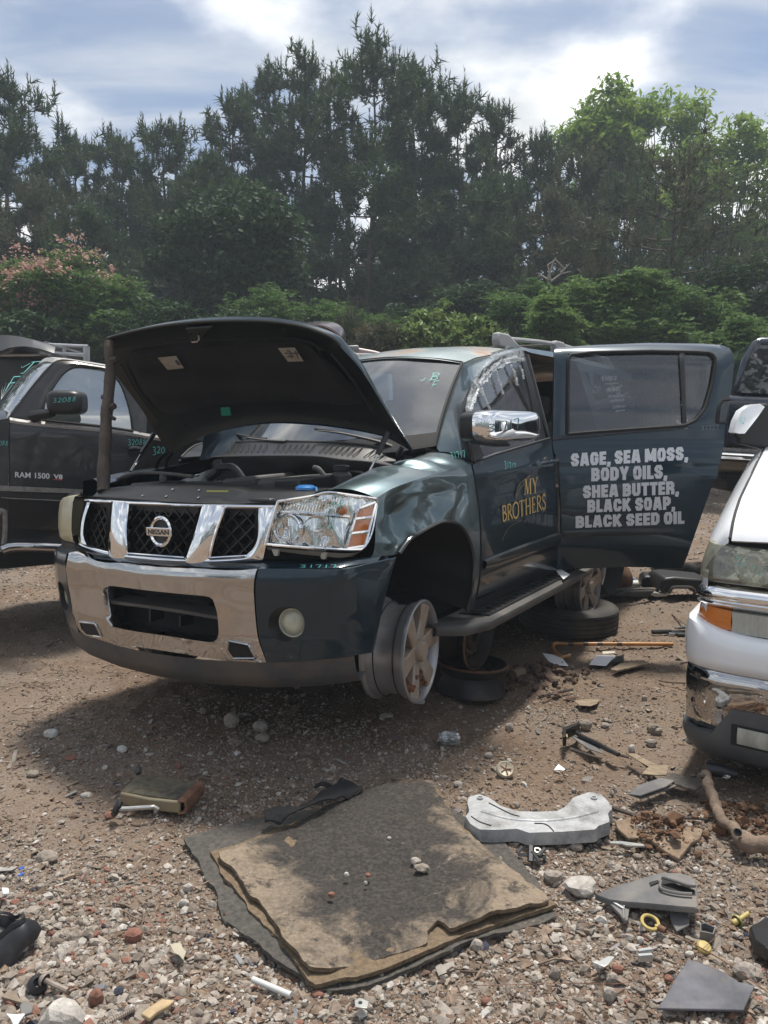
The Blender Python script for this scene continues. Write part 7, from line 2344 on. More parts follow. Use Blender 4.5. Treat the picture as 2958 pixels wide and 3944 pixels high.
obj('cup_lip', MB().prism(P, (0, 0, -.012)), GRYP, tp_, bevel=.004)
obj('cup_rim', MB().tube(np.array([G(*p, zf(p) + .010) for p in rs(RQ((862, 1050), (856, 1098), (900, 1122), (1000, 1142), (1095, 1148)), 20, True)]), .005, 6), GRYP, tp_)
obj('slot', MB().prism(np.array([G(*p, zf(p) + .004) for p in RQ((775, 1060), (840, 1042), (850, 1058), (785, 1085))]), (0, 0, -.005)), BLACKD, tp_)

flat_thing('rubber_sheet', 'torn flat grey rubber sheet at the bottom right', 'sheet', RQ((1068, 1630), (1180, 1665), (1340, 1730), (1440, 1800), (1560, 1830), (1500, 1960), (1478, 2012), (1300, 2005), (1050, 2000), (830, 1995), (900, 1905), (960, 1790)), .030, .008, SHEET, .002)
# finned core
cr = thing('heater_core', 'old finned heater core with a bent pipe on the gravel', 'radiator core', GZ(620, 3080))
CORE = mat('core_fins', (.24, .21, .15), .7, .3, var=.4, vscale=14, dirt=(.05, .05, .045), dscale=8, dlo=.45, dhi=.6, damt=.8)
TANKM = mat('core_tank', (.27, .23, .15), .5, .4, var=.25, vscale=9, dirt=(.16, .12, .07), dscale=9, dlo=.5, dhi=.7, damt=.7)
tl, tr2, br2, bl2 = [G(*p, .058) for p in LQ((985, 245), (1415, 300), (1275, 440), (850, 375))]
dn = np.array([0, 0, -.050])
obj('tank', MB().prism(np.array([bl2, bl2 + (br2 - bl2) * .5 + [0, -.012, .0], br2, br2 + dn, bl2 + (br2 - bl2) * .5 + dn + [0, -.012, 0], bl2 + dn]), (tl - bl2) * .10), TANKM, cr, bevel=.006)
for k in range(26):
    t = k / 25
    a, b = bl2 + (tl - bl2) * (.10 + .88 * t), br2 + (tr2 - br2) * (.10 + .88 * t)
    th = (tl - bl2) * .014
    obj('fin', MB().prism(np.array([a, b, b + dn, a + dn]), th), CORE, cr, smooth=False)
obj('core_body', MB().prism(np.array([bl2 * .9 + tl * .1, br2 * .9 + tr2 * .1, tr2, tl]) + [0, 0, -.012], dn * .9), BLACKD, cr)
for k in range(14):
    t = (k + .5) / 14
    c0_ = br2 + (tr2 - br2) * t + dn * .5
    obj('end_loop', MB().tube(np.array([c0_ + [-.01, 0, .026], c0_ + [.018, 0, .022], c0_ + [.022, 0, -.0], c0_ + [.018, 0, -.022], c0_ + [-.01, 0, -.026]]), .0055, 6), RUST, cr)
obj('pipe', MB().tube(np.array([G(*p, z) for p, z in zip(LQ((835, 490), (900, 488), (1060, 478), (1090, 472), (1118, 488), (1105, 510)), (.05, .045, .045, .045, .035, .02))]), .0085, 9), ALU, cr)
obj('hose_stub', MB().tube(np.array([G(*p, z) for p, z in zip(LQ((850, 440), (838, 470), (822, 500), (812, 522)), (.07, .06, .045, .02))]), .014, 10), BLACKP, cr)
obj('pipe_end', MB().lathe([(.012, 0), (.016, .008), (.016, .02), (.01, .028), (0, .03)], G(*LQ((985, 238))[0], .07), (-.4, .6, .6), 12), GREYPL, cr)
# black boot at the left edge
bt = thing('rubber_boot', 'crumpled black rubber boot at the left edge of the gravel', 'car part', GZ(60, 3650))
C0_ = G(*LQ((95, 1480))[0], .0)
pr = []
for k, (rr, zz3) in enumerate(((.095, .0), (.10, .02), (.092, .045), (.072, .065), (.056, .068), (.046, .05), (.04, .025), (.024, .02))):
    a = np.linspace(0, 2 * np.pi, 40, endpoint=False)
    wv = 1 + .10 * np.sin(a * 3 + k * .6) + .06 * np.sin(a * 7 - k)
    pr.append(C0_ + np.stack([-.045 + np.cos(a) * rr * wv * 1.05, np.sin(a) * rr * wv * .9 + .015 * k * .2, zz3 + .018 * np.sin(a * 2 + 1 + k * .3)], 1))
mb = MB().ring(pr); mb.f.append(tuple(range(7 * 40, 8 * 40)))
obj('bellows', mb, mat('soft_rubber', (.018, .019, .023), .45, var=.3, vscale=9, dirt=(.12, .10, .085), dscale=8, dlo=.55, dhi=.8, damt=.5), bt, angle=60)
obj('cuff', MB().ring([pr[3] + [0, 0, .004], pr[3] * .93 + pr[3].mean(0) * .07 + [0, 0, .016], pr[4] + [0, 0, .004]]), BLACKP, bt)

# branch root on the right
pth = [G(*p, z) for p, z in zip(RQ((1195, 250), (1215, 340), (1255, 440), (1285, 530), (1330, 615), (1400, 650), (1440, 720), (1500, 770), (1640, 780), (1760, 790)), (.10, .085, .06, .05, .05, .05, .045, .05, .05, .05))]
rp = rs(np.array(pth), 50, True)
root = tag(obj('root_branch', MB().tube(rp, np.interp(np.linspace(0, 1, 50), [0, .1, .5, .7, .8, 1], [.020, .022, .020, .022, .034, .026]) * (1 + .12 * np.sin(np.arange(50) * 1.3)), 10), mat('pale_bark', (.16, .115, .085), .9, var=.3, vscale=16, bump=.008, bscale=50), None, angle=70), 'crooked thick root lying on the ground under the white SUV bumper', 'branch')
obj('knot', MB().lathe([(.0, -.006), (.012, -.004), (.016, .004), (.012, .006)], G(*RQ((1430, 690))[0], .088), (0, -.6, .8), 12), BLACKD, root)
obj('stub', MB().tube(np.array([rp[2], rp[2] + [-.03, -.02, .015], rp[2] + [-.045, -.03, .02]]), [.014, .012, .010], 8), BARK, root)
# yellow dipstick, caps and small parts
dp = thing('dipstick', 'yellow ring handled dipstick with a long thin wire on the gravel', 'dipstick', GZ(2505, 3550))
rc = G(*RQ((782, 1358))[0], .022)
ra = np.linspace(0, 2 * np.pi, 33)
obj('ring', MB().tube(rc + np.stack([.024 * np.cos(ra), .026 * np.sin(ra), .006 * np.sin(ra)], 1), .0055, 8, cap=False), YEL, dp)
obj('stem', MB().tube(np.array([G(*p, .02) for p in RQ((820, 1385), (850, 1400), (885, 1415))]), [.006, .008, .006], 8), YEL, dp)
obj('collar', MB().lathe([(.007, -.012), (.010, -.008), (.010, .008), (.007, .012)], G(*RQ((868, 1408))[0], .02), (.7, -.7, 0), 10), RUST, dp)
obj('wire', MB().tube(np.array([G(*p, .018) for p in rs(RQ((885, 1415), (1000, 1470), (1180, 1560), (1350, 1660), (1500, 1765), (1659, 1880)), 30, True)]), .0018, 5), RUST, dp)
tag(obj('yellow_disc', MB().lathe([(.0, .016), (.017, .015), (.021, .010), (.021, 0)], GZ(*RQ((1178, 1572))[0]) + [0, 0, .006], (.1, -.35, 1), 20), YEL, None), 'round yellow disc beside the dipstick wire', 'cap')
bo_ = thing('yellow_plug', 'yellow green push plug lying right of the trim panel', 'plug', GZ(*RQ((1430, 1385))[0]))
p_ = GZ(*RQ((1430, 1385))[0]) + [0, 0, .018]
obj('stem', MB().lathe([(.007, .0), (.008, .05), (0, .052)], p_, (.85, .45, .15), 10), YEL, bo_)
obj('flange', MB().lathe([(.017, -.004), (.018, .002), (.012, .006), (.006, .006)], p_, (.85, .45, .15), 16), mat('olive_plastic', (.25, .26, .08), .5), bo_)
obj('tip', MB().lathe([(.010, -.002), (.010, -.016), (.006, -.022), (0, -.022)], p_, (.85, .45, .15), 12), YEL, bo_)
cu_ = thing('bracket_cup', 'dark square plastic cup below the trim panel', 'car part', GZ(*RQ((1210, 1420))[0]))
P = np.array([G(*p, .03) for p in RQ((1155, 1365), (1190, 1360), (1270, 1395), (1255, 1445), (1155, 1425))])
obj('shell', MB().ring([P + [0, 0, -.028], P, P * .86 + P.mean(0) * .14, (P * .8 + P.mean(0) * .2) + [0, 0, -.018]]), GRYP, cu_, smooth=False)
obj('bottom', MB().prism(P * .8 + P.mean(0) * .2 + [0, 0, -.018], (0, 0, -.004)), BLACKP, cu_)
flat_thing('plastic_shard', 'dark curved plastic shard leaning below the trim panel', 'shard', RQ((925, 1290), (1060, 1270), (1075, 1385), (980, 1395), (945, 1345)), .030, .006, GRYP, .002, lambda P: .015 * np.sin(np.arange(len(P)) * 1.4))
sb = thing('corner_bracket', 'triangular grey plastic corner with ribs under the trim panel tip', 'car part', GZ(*RQ((560, 1260))[0]))
gprism('frame', RQ((420, 1170), (600, 1210), (632, 1215), (615, 1340), (585, 1345), (560, 1300), (480, 1215)), .03, .012, GRYP, sb, .002)
for q in (((500, 1205), (590, 1260)), ((540, 1215), (595, 1240)), ((580, 1215), (588, 1330))):
    obj('rib', MB().tube(np.array([G(*p, .034) for p in RQ(*q)]), .004, 5), ALU, sb)
ch = thing('aluminium_channel', 'short ribbed aluminium channel piece on the gravel', 'trim piece', GZ(*RQ((745, 1585))[0]))
for k in range(4):
    a, b = RQ((690, 1555 + k * 18), (790, 1540 + k * 22))
    P = np.array([G(*a, .022), G(*b, .022), G(b[0] + 6, b[1] + 9, .022 - .006 * (k % 2)), G(a[0] + 4, a[1] + 9, .022 - .006 * (k % 2))])
    obj('rib', MB().prism(P, (0, 0, -.012)), ALU, ch, smooth=False)
flat_thing('foil_scrap', 'bent scrap of grey foil left of the aluminium channel', 'scrap', RQ((345, 1680), (400, 1645), (430, 1605), (470, 1620), (515, 1640), (470, 1655), (440, 1670), (380, 1690)), .026, .002, ALU, None, lambda P: .012 * np.cos(np.arange(len(P)) * 1.7))
# flattened car bits beyond
flat_thing('bark_strip', 'long curved tan plastic flake with a forked end near the white SUV', 'scrap', RQ((600, 95), (680, 120), (760, 165), (840, 190), (922, 172), (905, 240), (830, 255), (720, 262), (770, 215), (690, 160)), .030, .006, WOODCH, .002, lambda P: .012 * np.sin(np.arange(len(P))))
fl2 = thing('floor_trim', 'dusty folded sill trim strip lying before the white SUV tyre', 'trim piece', GZ(2480, 3010))
gprism('strip', RQ((622, 400), (690, 335), (860, 280), (965, 300), (900, 345), (710, 412)), .045, .008, GRYP, fl2, .003)
gprism('flange', RQ((622, 400), (710, 412), (960, 325), (990, 335), (720, 430)), .03, .008, GRYP, fl2, .003)
gprism('mat_piece', RQ((860, 280), (950, 240), (1060, 275), (1150, 285), (1172, 335), (1120, 370), (1040, 350), (960, 320)), .036, .01, UNDER, fl2, .003)
flat_thing('felt_rag', 'flattened brown felt rag on the ground right of the bracket', 'rag', RQ((520, 600), (700, 590), (860, 610), (940, 650), (1060, 670), (1180, 640), (1150, 740), (1090, 790), (1000, 862), (900, 830), (800, 770), (700, 700), (620, 730), (540, 680)), .028, .014, mat('brown_rag', (.20, .145, .10), .95, var=.35, vscale=30, bump=.008, bscale=80), .004, lambda P: .014 * np.sin(np.arange(len(P)) * 2.1))
for q, lab in ((((500, 505), (620, 545), (720, 575), (900, 580), (1080, 582), (1210, 592)), 'long dark stick lying behind the felt rag'), (((330, 0), (420, 55), (510, 100), (620, 130)), 'dark stick pointing at the forked tan flake'), (((190, 70), (300, 105), (420, 140)), 'thin brown twig left of the dark stick')):
    tag(obj('stick', MB().tube(np.array([G(*p, .022) for p in rs(RQ(*q), 20, True)]), np.linspace(.009, .005, 20), 7), BARK, None), lab, 'stick')
tag(obj('trim_strip', MB().prism(np.array([G(*p, .022) for p in RQ((485, 755), (560, 752), (785, 782), (790, 790), (610, 785), (570, 772), (485, 768))]), (0, 0, -.006)), ALU, None), 'thin pale trim strip between the brown block and the felt rag', 'trim piece')
DZ = lambda *p: Zp(1900, 2150, 2.074, *p)
chn = thing('weatherstrip_channel', 'black and grey window channel strip in the shade before the door', 'trim piece', GZ(2280, 2860))
P1 = rs(DZ((560, 1400), (640, 1380), (700, 1420), (830, 1480), (900, 1520), (1000, 1570)), 20, True)
obj('channel', MB().tube(np.array([G(*p, .035) for p in P1]), .014, 6, flat=.7), BLACKP, chn)
gprism('flap', DZ((600, 1405), (690, 1430), (840, 1500), (880, 1560), (760, 1520), (660, 1450)), .024, .005, GRYP, chn, .002)
gprism('end_bracket', DZ((552, 1350), (690, 1305), (695, 1320), (580, 1370), (585, 1420), (556, 1425)), .07, .05, BLACKP, chn, .003)
gprism('yellow_clip', DZ((562, 1405), (592, 1402), (596, 1425), (565, 1428)), .055, .015, YEL, chn, .002)
# cane, papers, flake, jack rods
cane = thing('walking_cane', 'wooden walking cane with dark bands lying behind the papers', 'cane', GZ(2350, 2480))
cp = [G(*p, .03) for p in rs(DZ((608, 775), (580, 788), (540, 785), (500, 755), (475, 715), (480, 690), (510, 682), (600, 685), (1000, 685), (1435, 687)), 80, True)]
CANEW = mat('varnished_cane', (.42, .19, .05), .28, var=.25, vscale=9, coat=.5)
obj('shaft', MB().tube(np.array(cp), .0135, 10), CANEW, cane, angle=60)
for x in (615, 735, 850, 1005, 1220):
    p_ = G(*DZ((x, 685))[0], .03)
    obj('band', MB().tube(np.array([p_ - [.018, 0, 0], p_ + [.018, 0, 0]]), .0142, 10), mat('cane_band', (.06, .03, .015), .35) if x == 615 else bpy.data.materials['cane_band'], cane)
flat_thing('paper_sheet', 'white paper sheet lying under the handle of the cane', 'paper', DZ((392, 756), (470, 768), (545, 790), (600, 860), (530, 856), (475, 850), (430, 808)), .026, .0015, PAPER, None)
flat_thing('paper_sheet', 'white paper sheet lying in the sun beside a black scrap', 'paper', DZ((822, 774), (980, 776), (900, 860), (765, 850)), .026, .0015, PAPER, None)
flat_thing('black_scrap', 'black torn scrap tucked under the sunlit paper', 'scrap', DZ((980, 782), (1048, 768), (1040, 800), (1010, 830), (940, 832)), .022, .003, BLACKP, None)
flat_thing('paper_scrap', 'crumpled paper scrap between cane and sunlit paper', 'paper', DZ((875, 745), (975, 742), (972, 756), (890, 764), (870, 760)), .02, .003, mat('dirty_paper', (.45, .42, .36), .8, var=.2), None)
flat_thing('bark_flake', 'long weathered wood flake right of the sunlit paper', 'wood flake', DZ((935, 885), (1010, 840), (1140, 812), (1200, 812), (1250, 838), (1180, 850), (1060, 880), (985, 896)), .045, .012, WOODCH, .003)
p_ = BW((-1.92, .99, .43))
ppr = tag(obj('paper_sheet', MB().prism(hit(DZ((475, 62), (500, 52), (545, 92), (612, 132), (560, 170), (520, 125)), lambda p: p[..., 2] - .412) @ SM.T + ST, (0, 0, .0015)), PAPER, None, smooth=False), 'white paper draped on the rear end of the running board', 'paper')
tag(obj('pink_rag', MB().add(BW((-1.86, 1.0, .455)) + ICO2 * np.array([.06, .04, .03]) * (1 + .15 * np.sin(ICO2 @ np.array([[5.], [7.], [3.]]))), ICO2F), mat('pink_cloth', (.45, .26, .24), .9), None, angle=60), 'small pinkish rag on the running board behind the paper', 'rag')
jk = thing('jack_handle', 'black and chrome jack handle rods lying left of the white SUV', 'tool', GZ(2600, 2440))
for q, m_, r_ in ((((1268, 590), (1420, 586)), BLACKP, .017), (((1420, 586), (1700, 578)), CHROME_DULL, .010), (((1400, 604), (1700, 606)), CHROME_DULL, .012), (((1450, 558), (1700, 552)), CHROME_DULL, .009), (((1470, 612), (1700, 618)), BLACKP, .012)):
    obj('rod', MB().tube(np.array([G(*p, .03) for p in DZ(*q)]), r_, 9), m_, jk)
tag(obj('stick', MB().tube(np.array([G(*p, .02) for p in rs(DZ((1425, 445), (1490, 495), (1550, 540)), 10, True)]), .006, 6), TWIG, None), 'thin pale twig above the jack handle rods', 'stick')
tag(obj('stick', MB().tube(np.array([G(*p, .02) for p in rs(DZ((1320, 975), (1400, 990), (1540, 996)), 10, True)]), .006, 6), TWIG, None), 'pale twig beside the white SUV bumper', 'stick')
tag(obj('stick', MB().tube(np.array([G(*p, .02) for p in rs(DZ((400, 1100), (500, 1075), (635, 1048)), 10, True)]), .008, 6), BARK, None), 'dark stick lying right of the stacked steel wheels', 'stick')
flat_thing('bark_flake', 'pale leaf shaped flake in the shade right of the steel wheels', 'wood flake', DZ((645, 1135), (720, 1128), (850, 1125), (830, 1160), (780, 1180), (690, 1175)), .026, .004, WOODCH, .001)
tag(obj('crushed_can', MB().lathe([(.0, 0), (.035, .0), (.04, .012), (.036, .03), (.041, .05), (.037, .075), (.03, .09), (0, .09)], GZ(*DZ((160, 985))[0]) + [0, 0, .035], (.75, .5, .1), 18), mat('muddy_can', (.22, .17, .12), .8, var=.3), None), 'mud covered crushed can right of the stacked steel wheels', 'can')
# plastic parts heaped behind the door
BK = mat('black_bumper_plastic', (.014, .014, .016), .45, dirt=(.10, .085, .07), dscale=4, dlo=.55, dhi=.85, damt=.4)
fl3 = thing('fender_liner', 'black curved fender liner lying behind the open door', 'car part', GZ(2560, 2290))
P = [at(*p, 6.6) for p in DZ((1330, 270), (1345, 190), (1370, 158), (1450, 150), (1620, 165), (1760, 180), (1760, 290), (1610, 285), (1600, 245), (1560, 232), (1450, 232), (1420, 245), (1395, 282))]
obj('shell', MB().prism(np.array(P), (.05, .5, -.02)), BK, fl3, bevel=.02)
obj('inner_arch', MB().tube(np.array([at(*p, 6.58) for p in rs(DZ((1395, 282), (1420, 245), (1450, 232), (1560, 232), (1600, 245), (1612, 285)), 20, True)]), .015, 6), GREYPL, fl3)
fl4 = thing('bent_panel_scrap', 'black bent plastic panel leaning on the fender liner', 'car part', GZ(2520, 2260))
P = [at(*p, 7.0) for p in DZ((1180, 238), (1190, 170), (1215, 142), (1330, 148), (1420, 152), (1340, 235))]
obj('shell', MB().prism(np.array(P), (.05, .25, 0)), BK, fl4, bevel=.02)
P = [at(*p, 6.7) for p in DZ((915, 285), (1000, 250), (1180, 240), (1330, 248), (1320, 290), (1250, 312), (1050, 308), (960, 302))]
grl = thing('plastic_grille', 'black plastic grille and foil lying on the dirt behind the cane', 'car part', GZ(2400, 2300))
obj('frame', MB().prism(np.array(P), (0, .25, -.04)), BK, grl, bevel=.01)
for k in range(4):
    obj('slat', MB().tube(np.array([at(*p, 6.62) for p in DZ((980 + 20 * k, 296 - 9 * k), (1270 + 8 * k, 298 - 12 * k))]), .010, 6), GREYPL, grl)
obj('foil', MB().prism(np.array([at(*p, 6.6) for p in DZ((1255, 292), (1290, 268), (1330, 280), (1400, 285), (1390, 308), (1300, 312))]), (0, .12, -.01)), ALU, grl, bevel=.006)
tag(obj('blue_container', MB().prism(np.array([at(*p, 7.6) for p in DZ((1075, 165), (1120, 155), (1165, 190), (1150, 212), (1070, 200))]), (.02, .2, 0)), mat('blue_plastic', (.10, .24, .36), .5, dirt=(.3, .28, .25), dscale=5, dlo=.5, dhi=.8, damt=.5), None, bevel=.02), 'pale blue broken container behind the rear wheel', 'container')
tag(obj('blue_container', MB().prism(np.array([at(*p, 7.8) for p in DZ((1520, 118), (1640, 125), (1640, 162), (1520, 150))]), (.02, .25, 0)), bpy.data.materials['blue_plastic'], None, bevel=.02), 'blue plastic tub half hidden behind the white SUV', 'container')
tag(obj('white_pipe', MB().tube(np.array([at(*p, 7.3) for p in DZ((1050, 212), (1165, 214))]), .045, 12), mat('white_pvc', (.55, .56, .54), .5), None), 'short white pipe under the blue broken container', 'pipe')
hose = thing('corrugated_hose', 'grey corrugated hose lying on the gravel behind the door', 'hose', GZ(2620, 2190))
hp2 = np.array([at(*p, 7.9) for p in rs(DZ((1270, 88), (1400, 98), (1480, 92), (1540, 70), (1620, 92), (1700, 95)), 90, True)])
obj('corrugation', MB().tube(hp2, .045 + .008 * np.where(np.arange(90) % 2, 1, -1), 10), GREYPL, hose, smooth=False)
tag(obj('rusty_hub', MB().lathe([(0, -.1), (.12, -.1), (.14, 0), (.10, .05), (.05, .08), (0, .08)], at(*DZ((1035, 175))[0], 7.1), (.8, -.6, 0), 18), RUST, None), 'rusty brake hub at the rear of the green SUV', 'car part')
# bits in the middle distance and the foreground
rc_ = thing('round_emblem', 'muddy round metal cap standing on the gravel above the bracket', 'cap', GZ(1945, 2990))
p_ = GZ(1945, 2990) + [0, 0, .03]
obj('disc', MB().lathe([(.0, .008), (.028, .008), (.034, .012), (.040, .006), (.040, -.004), (0, -.006)], p_, (.1, -.65, .75), 26), mat('muddy_chrome', (.42, .38, .30), .5, .4, dirt=(.2, .15, .1), dscale=20, dlo=.45, dhi=.65, damt=.9), rc_)
for k in range(5):
    a = k * 1.257
    ax_ = np.array([.1, -.65, .75]) / 1.0
    u_ = np.array([1, 0, 0.0]); w_ = np.cross(ax_ / np.linalg.norm(ax_), u_)
    obj('spoke_ridge', MB().tube(np.array([p_ + ax_ * .009, p_ + ax_ * .010 + .026 * (math.cos(a) * u_ + math.sin(a) * w_)]), .003, 5), RUST, rc_)
tag(obj('clear_wrap', MB().add(GZ(1725, 2870) + [0, 0, .035] + ICO3 * np.array([.055, .04, .035]) * (1 + .22 * np.sin(ICO3 @ rng.standard_normal((3, 8)) * 4).sum(1, keepdims=True) / 3), ICO3F), glass('clear_wrap', (.75, .78, .8), .10, .1, dust=(.5, .52, .53), dustamt=.35), None, smooth=False), 'crumpled clear plastic wrap in front of the steel wheels', 'plastic wrap')
flat_thing('plastic_scrap', 'white folded plastic scrap left of the tan dirt patch', 'scrap', DZ((485, 1690), (520, 1660), (575, 1672), (560, 1690), (520, 1705)), .03, .003, PAPER, None, lambda P: .01 * np.sin(np.arange(len(P)) * 2.))
flat_thing('gasket_plate', 'pale perforated gasket plate on the gravel left of the mat', 'gasket', LQ((1205, 1450), (1280, 1435), (1300, 1480), (1322, 1500), (1300, 1560), (1270, 1525), (1235, 1510)), .022, .003, mat('gasket', (.33, .30, .23), .7, var=.2), .001)
tag(obj('gasket_hole', MB().lathe([(0, 0), (.012, 0)], G(*LQ((1245, 1468))[0], .0232), (0, 0, 1), 14), BLACKD, None), 'dark hole in the pale gasket plate', 'hole') if False else None
scw = thing('coach_screw', 'rusty dome headed bolt in the lower left gravel', 'bolt', GZ(*LQ((390, 1745))[0]))
a_, b_ = G(*LQ((318, 1705))[0], .022), G(*LQ((480, 1780))[0], .012)
obj('shank', MB().tube(np.array([a_, b_]), .0075, 9), mat('grey_rust', (.24, .20, .17), .7, .3, var=.3, vscale=30), scw)
obj('head', MB().lathe([(.017, -.003), (.018, .003), (.012, .012), (0, .014)], a_, a_ - b_, 14), bpy.data.materials['grey_rust'], scw)
rb_ = thing('rebar_rod', 'short ribbed steel rod at the bottom left edge', 'rod', GZ(*LQ((860, 1965))[0]))
a_, b_ = G(*LQ((750, 2020))[0], .012), G(*LQ((950, 1910))[0], .018)
obj('rod', MB().tube(np.array([a_ + (b_ - a_) * t for t in np.linspace(0, 1, 40)]), .0065 + .0018 * (np.arange(40) % 3 == 0), 8), bpy.data.materials['grey_rust'], rb_, smooth=False)
flat_thing('wood_sliver', 'tan splintered wood sliver at the bottom left', 'wood sliver', LQ((1000, 1940), (1060, 1890), (1150, 1835), (1240, 1845), (1200, 1880), (1110, 1930), (1060, 1975)), .03, .012, mat('fresh_wood', (.42, .31, .18), .85, var=.25, vscale=20), .003)
tag(obj('white_rod', MB().tube(np.array([G(*p, .015) for p in MZ((335, 852), (488, 916))]), .0085, 10), mat('grey_tube', (.50, .50, .49), .5), None), 'pale plastic rod below the front corner of the mat', 'rod')
hg = thing('hinge_plate', 'small bent zinc plate with a hole at the bottom middle', 'bracket', GZ(*MZ((770, 945))[0]))
gprism('plate', MZ((742, 935), (765, 925), (800, 940), (792, 968), (745, 962)), .022, .004, ALU, hg, .001)
obj('hole', MB().lathe([(0, 0), (.006, 0)], G(*MZ((765, 945))[0], .0225), (0, 0, 1), 10), BLACKD, hg)
tag(obj('rubber_bung', MB().lathe([(.022, -.012), (.027, .0), (.025, .018), (.012, .028), (.010, .014), (0, .012)], GZ(*LQ((262, 1785))[0]) + [0, 0, .016], (.4, -.5, .8), 20), BLACKP, None), 'round black rubber cap beside the dome headed bolt', 'cap')
flat_thing('white_triangle', 'white plastic triangle bracket at the bottom left corner', 'scrap', LQ((42, 1938), (108, 1945), (180, 1938), (140, 1990), (120, 2025), (95, 2020), (75, 1975)), .028, .006, mat('white_plastic', (.62, .64, .64), .5), .002)
flat_thing('slate_shard', 'dark grey flat shard above the big pale stone', 'shard', LQ((140, 1880), (175, 1845), (240, 1880), (225, 1930), (150, 1955)), .026, .008, GRYP, .002)
flat_thing('slate_shard', 'blue grey triangular shard right of the dome headed bolt', 'shard', LQ((655, 1745), (755, 1728), (735, 1765), (690, 1770)), .024, .006, SHEET, .002)
for q, lab in (((150, 905), 'upper blue plastic chip on the left gravel'), ((148, 950), 'lower blue plastic chip on the left gravel')):
    flat_thing('blue_chip', lab, 'chip', LQ((q[0] - 22, q[1] + 8), (q[0] + 14, q[1] - 12), (q[0] + 24, q[1] - 4), (q[0] - 8, q[1] + 14)), .022, .004, mat('blue_chip', (.02, .09, .42), .4), .001)
flat_thing('white_chip', 'white square chip at the left edge of the gravel', 'chip', LQ((12, 1045), (60, 1048), (66, 1085), (20, 1090)), .024, .008, mat('white_chip', (.72, .72, .72), .4), .002)
clp = thing('plastic_clip', 'dark finned plastic clip right of the mat', 'clip', GZ(*MZ((1450, 390))[0]))
p_ = GZ(*MZ((1450, 390))[0]) + [0, 0, .025]
for a, b, r_ in (((-.05, 0, .01), (.05, .0, .0), .010), ((-.01, -.03, 0), (0, .02, .03), .012), ((.02, -.01, .01), (.05, .02, .02), .009), ((-.05, .01, .01), (-.03, .03, .02), .008), ((.0, 0, .02), (.02, -.03, .0), .010)):
    obj('fin', MB().tube(np.array([p_ + a, p_ + b]), r_, 6, flat=.5), BLACKP, clp)
tag(obj('washer', MB().lathe([(.008, 0), (.014, 0), (.014, .004), (.008, .004), (.008, 0)], GZ(*MZ((1472, 355))[0]) + [0, 0, .015], (0, -.2, 1), 16), ALU, None), 'small steel washer beside the dark clip', 'washer')
flat_thing('side_duct', 'black bent duct piece at the right edge of the ground', 'car part', RQ((1515, 1390), (1640, 1365), (1780, 1375), (1780, 1640), (1640, 1600), (1560, 1500)), .05, .04, BK, .008, lambda P: .03 * np.sin(np.arange(len(P)) * 1.9))
wire = tag(obj('thin_wire', MB().tube(np.array([G(*p, .02) for p in rs(RQ((-560, 1830), (-200, 1822), (200, 1812), (500, 1818), (700, 1790), (860, 1740), (1000, 1660), (1120, 1600), (1300, 1440)), 60, True)]), .0009, 5), RUST, None), 'long thin pale wire across the bottom gravel', 'wire')
lever = thing('oil_filter', 'dark bottle shaped part with a chrome end under the white SUV', 'car part', GZ(2770, 2985))
p_ = G(*RQ((1260, 230))[0], .07)
obj('body', MB().tube(np.array([p_ + [-.03, .02, 0], p_ + [.03, .0, .0], p_ + [.09, -.01, -.01]]), [.03, .028, .02], 12), BLACKP, lever)
obj('cap', MB().lathe([(.014, 0), (.018, .012), (.014, .026), (0, .028)], G(*RQ((1330, 275))[0], .05), (.3, -.9, .2), 14), CHROME_DULL, lever)
for (u_, v_, r_, seed) in ((2560, 3225, .13, 1), (2860, 3165, .17, 2)):
    g_ = G(u_, v_)
    rr2 = np.random.default_rng(seed)
    n_ = 260
    P = np.stack([g_[0] + rr2.normal(0, r_ * .6, n_), g_[1] + rr2.normal(0, r_ * .5, n_), np.zeros(n_)], 1)
    P[:, 2] = zg(P[:, 0], P[:, 1]) + rr2.uniform(0, .03, n_)
    V, F, kk = rocks(P, np.exp(rr2.normal(math.log(.0075), .5, n_)), np.zeros(n_), seed, .8)
    o = obj('rusty_dirt', fast_mesh('rusty_dirt', V, F), mat('rust_soil', (.115, .062, .034), .95, var=.4, vscale=15) if seed == 1 else bpy.data.materials['rust_soil'], None)
    o['kind'] = 'stuff'
g_ = G(2075, 2610); rr2 = np.random.default_rng(9)
P = np.stack([g_[0] + rr2.normal(0, .13, 160), g_[1] + rr2.normal(0, .12, 160), np.zeros(160)], 1); P[:, 2] = zg(P[:, 0], P[:, 1]) + rr2.uniform(0, .03, 160)
V, F, kk = rocks(P, np.exp(rr2.normal(math.log(.018), .45, 160)), np.zeros(160), 3, .8)
o = obj('dirt_clods', fast_mesh('dirt_clods', V, F), mat('dark_soil', (.085, .055, .04), .95, var=.4, vscale=15), None); o['kind'] = 'stuff'
# =================================================================== the wood behind the yard
def leaf_mat(name, ramp, tl=.35, spec=.25, rough=.65):
    return attr_mat(name, 'tone', ramp, rough, 0, 60, .18, 1.2, tl, spec)


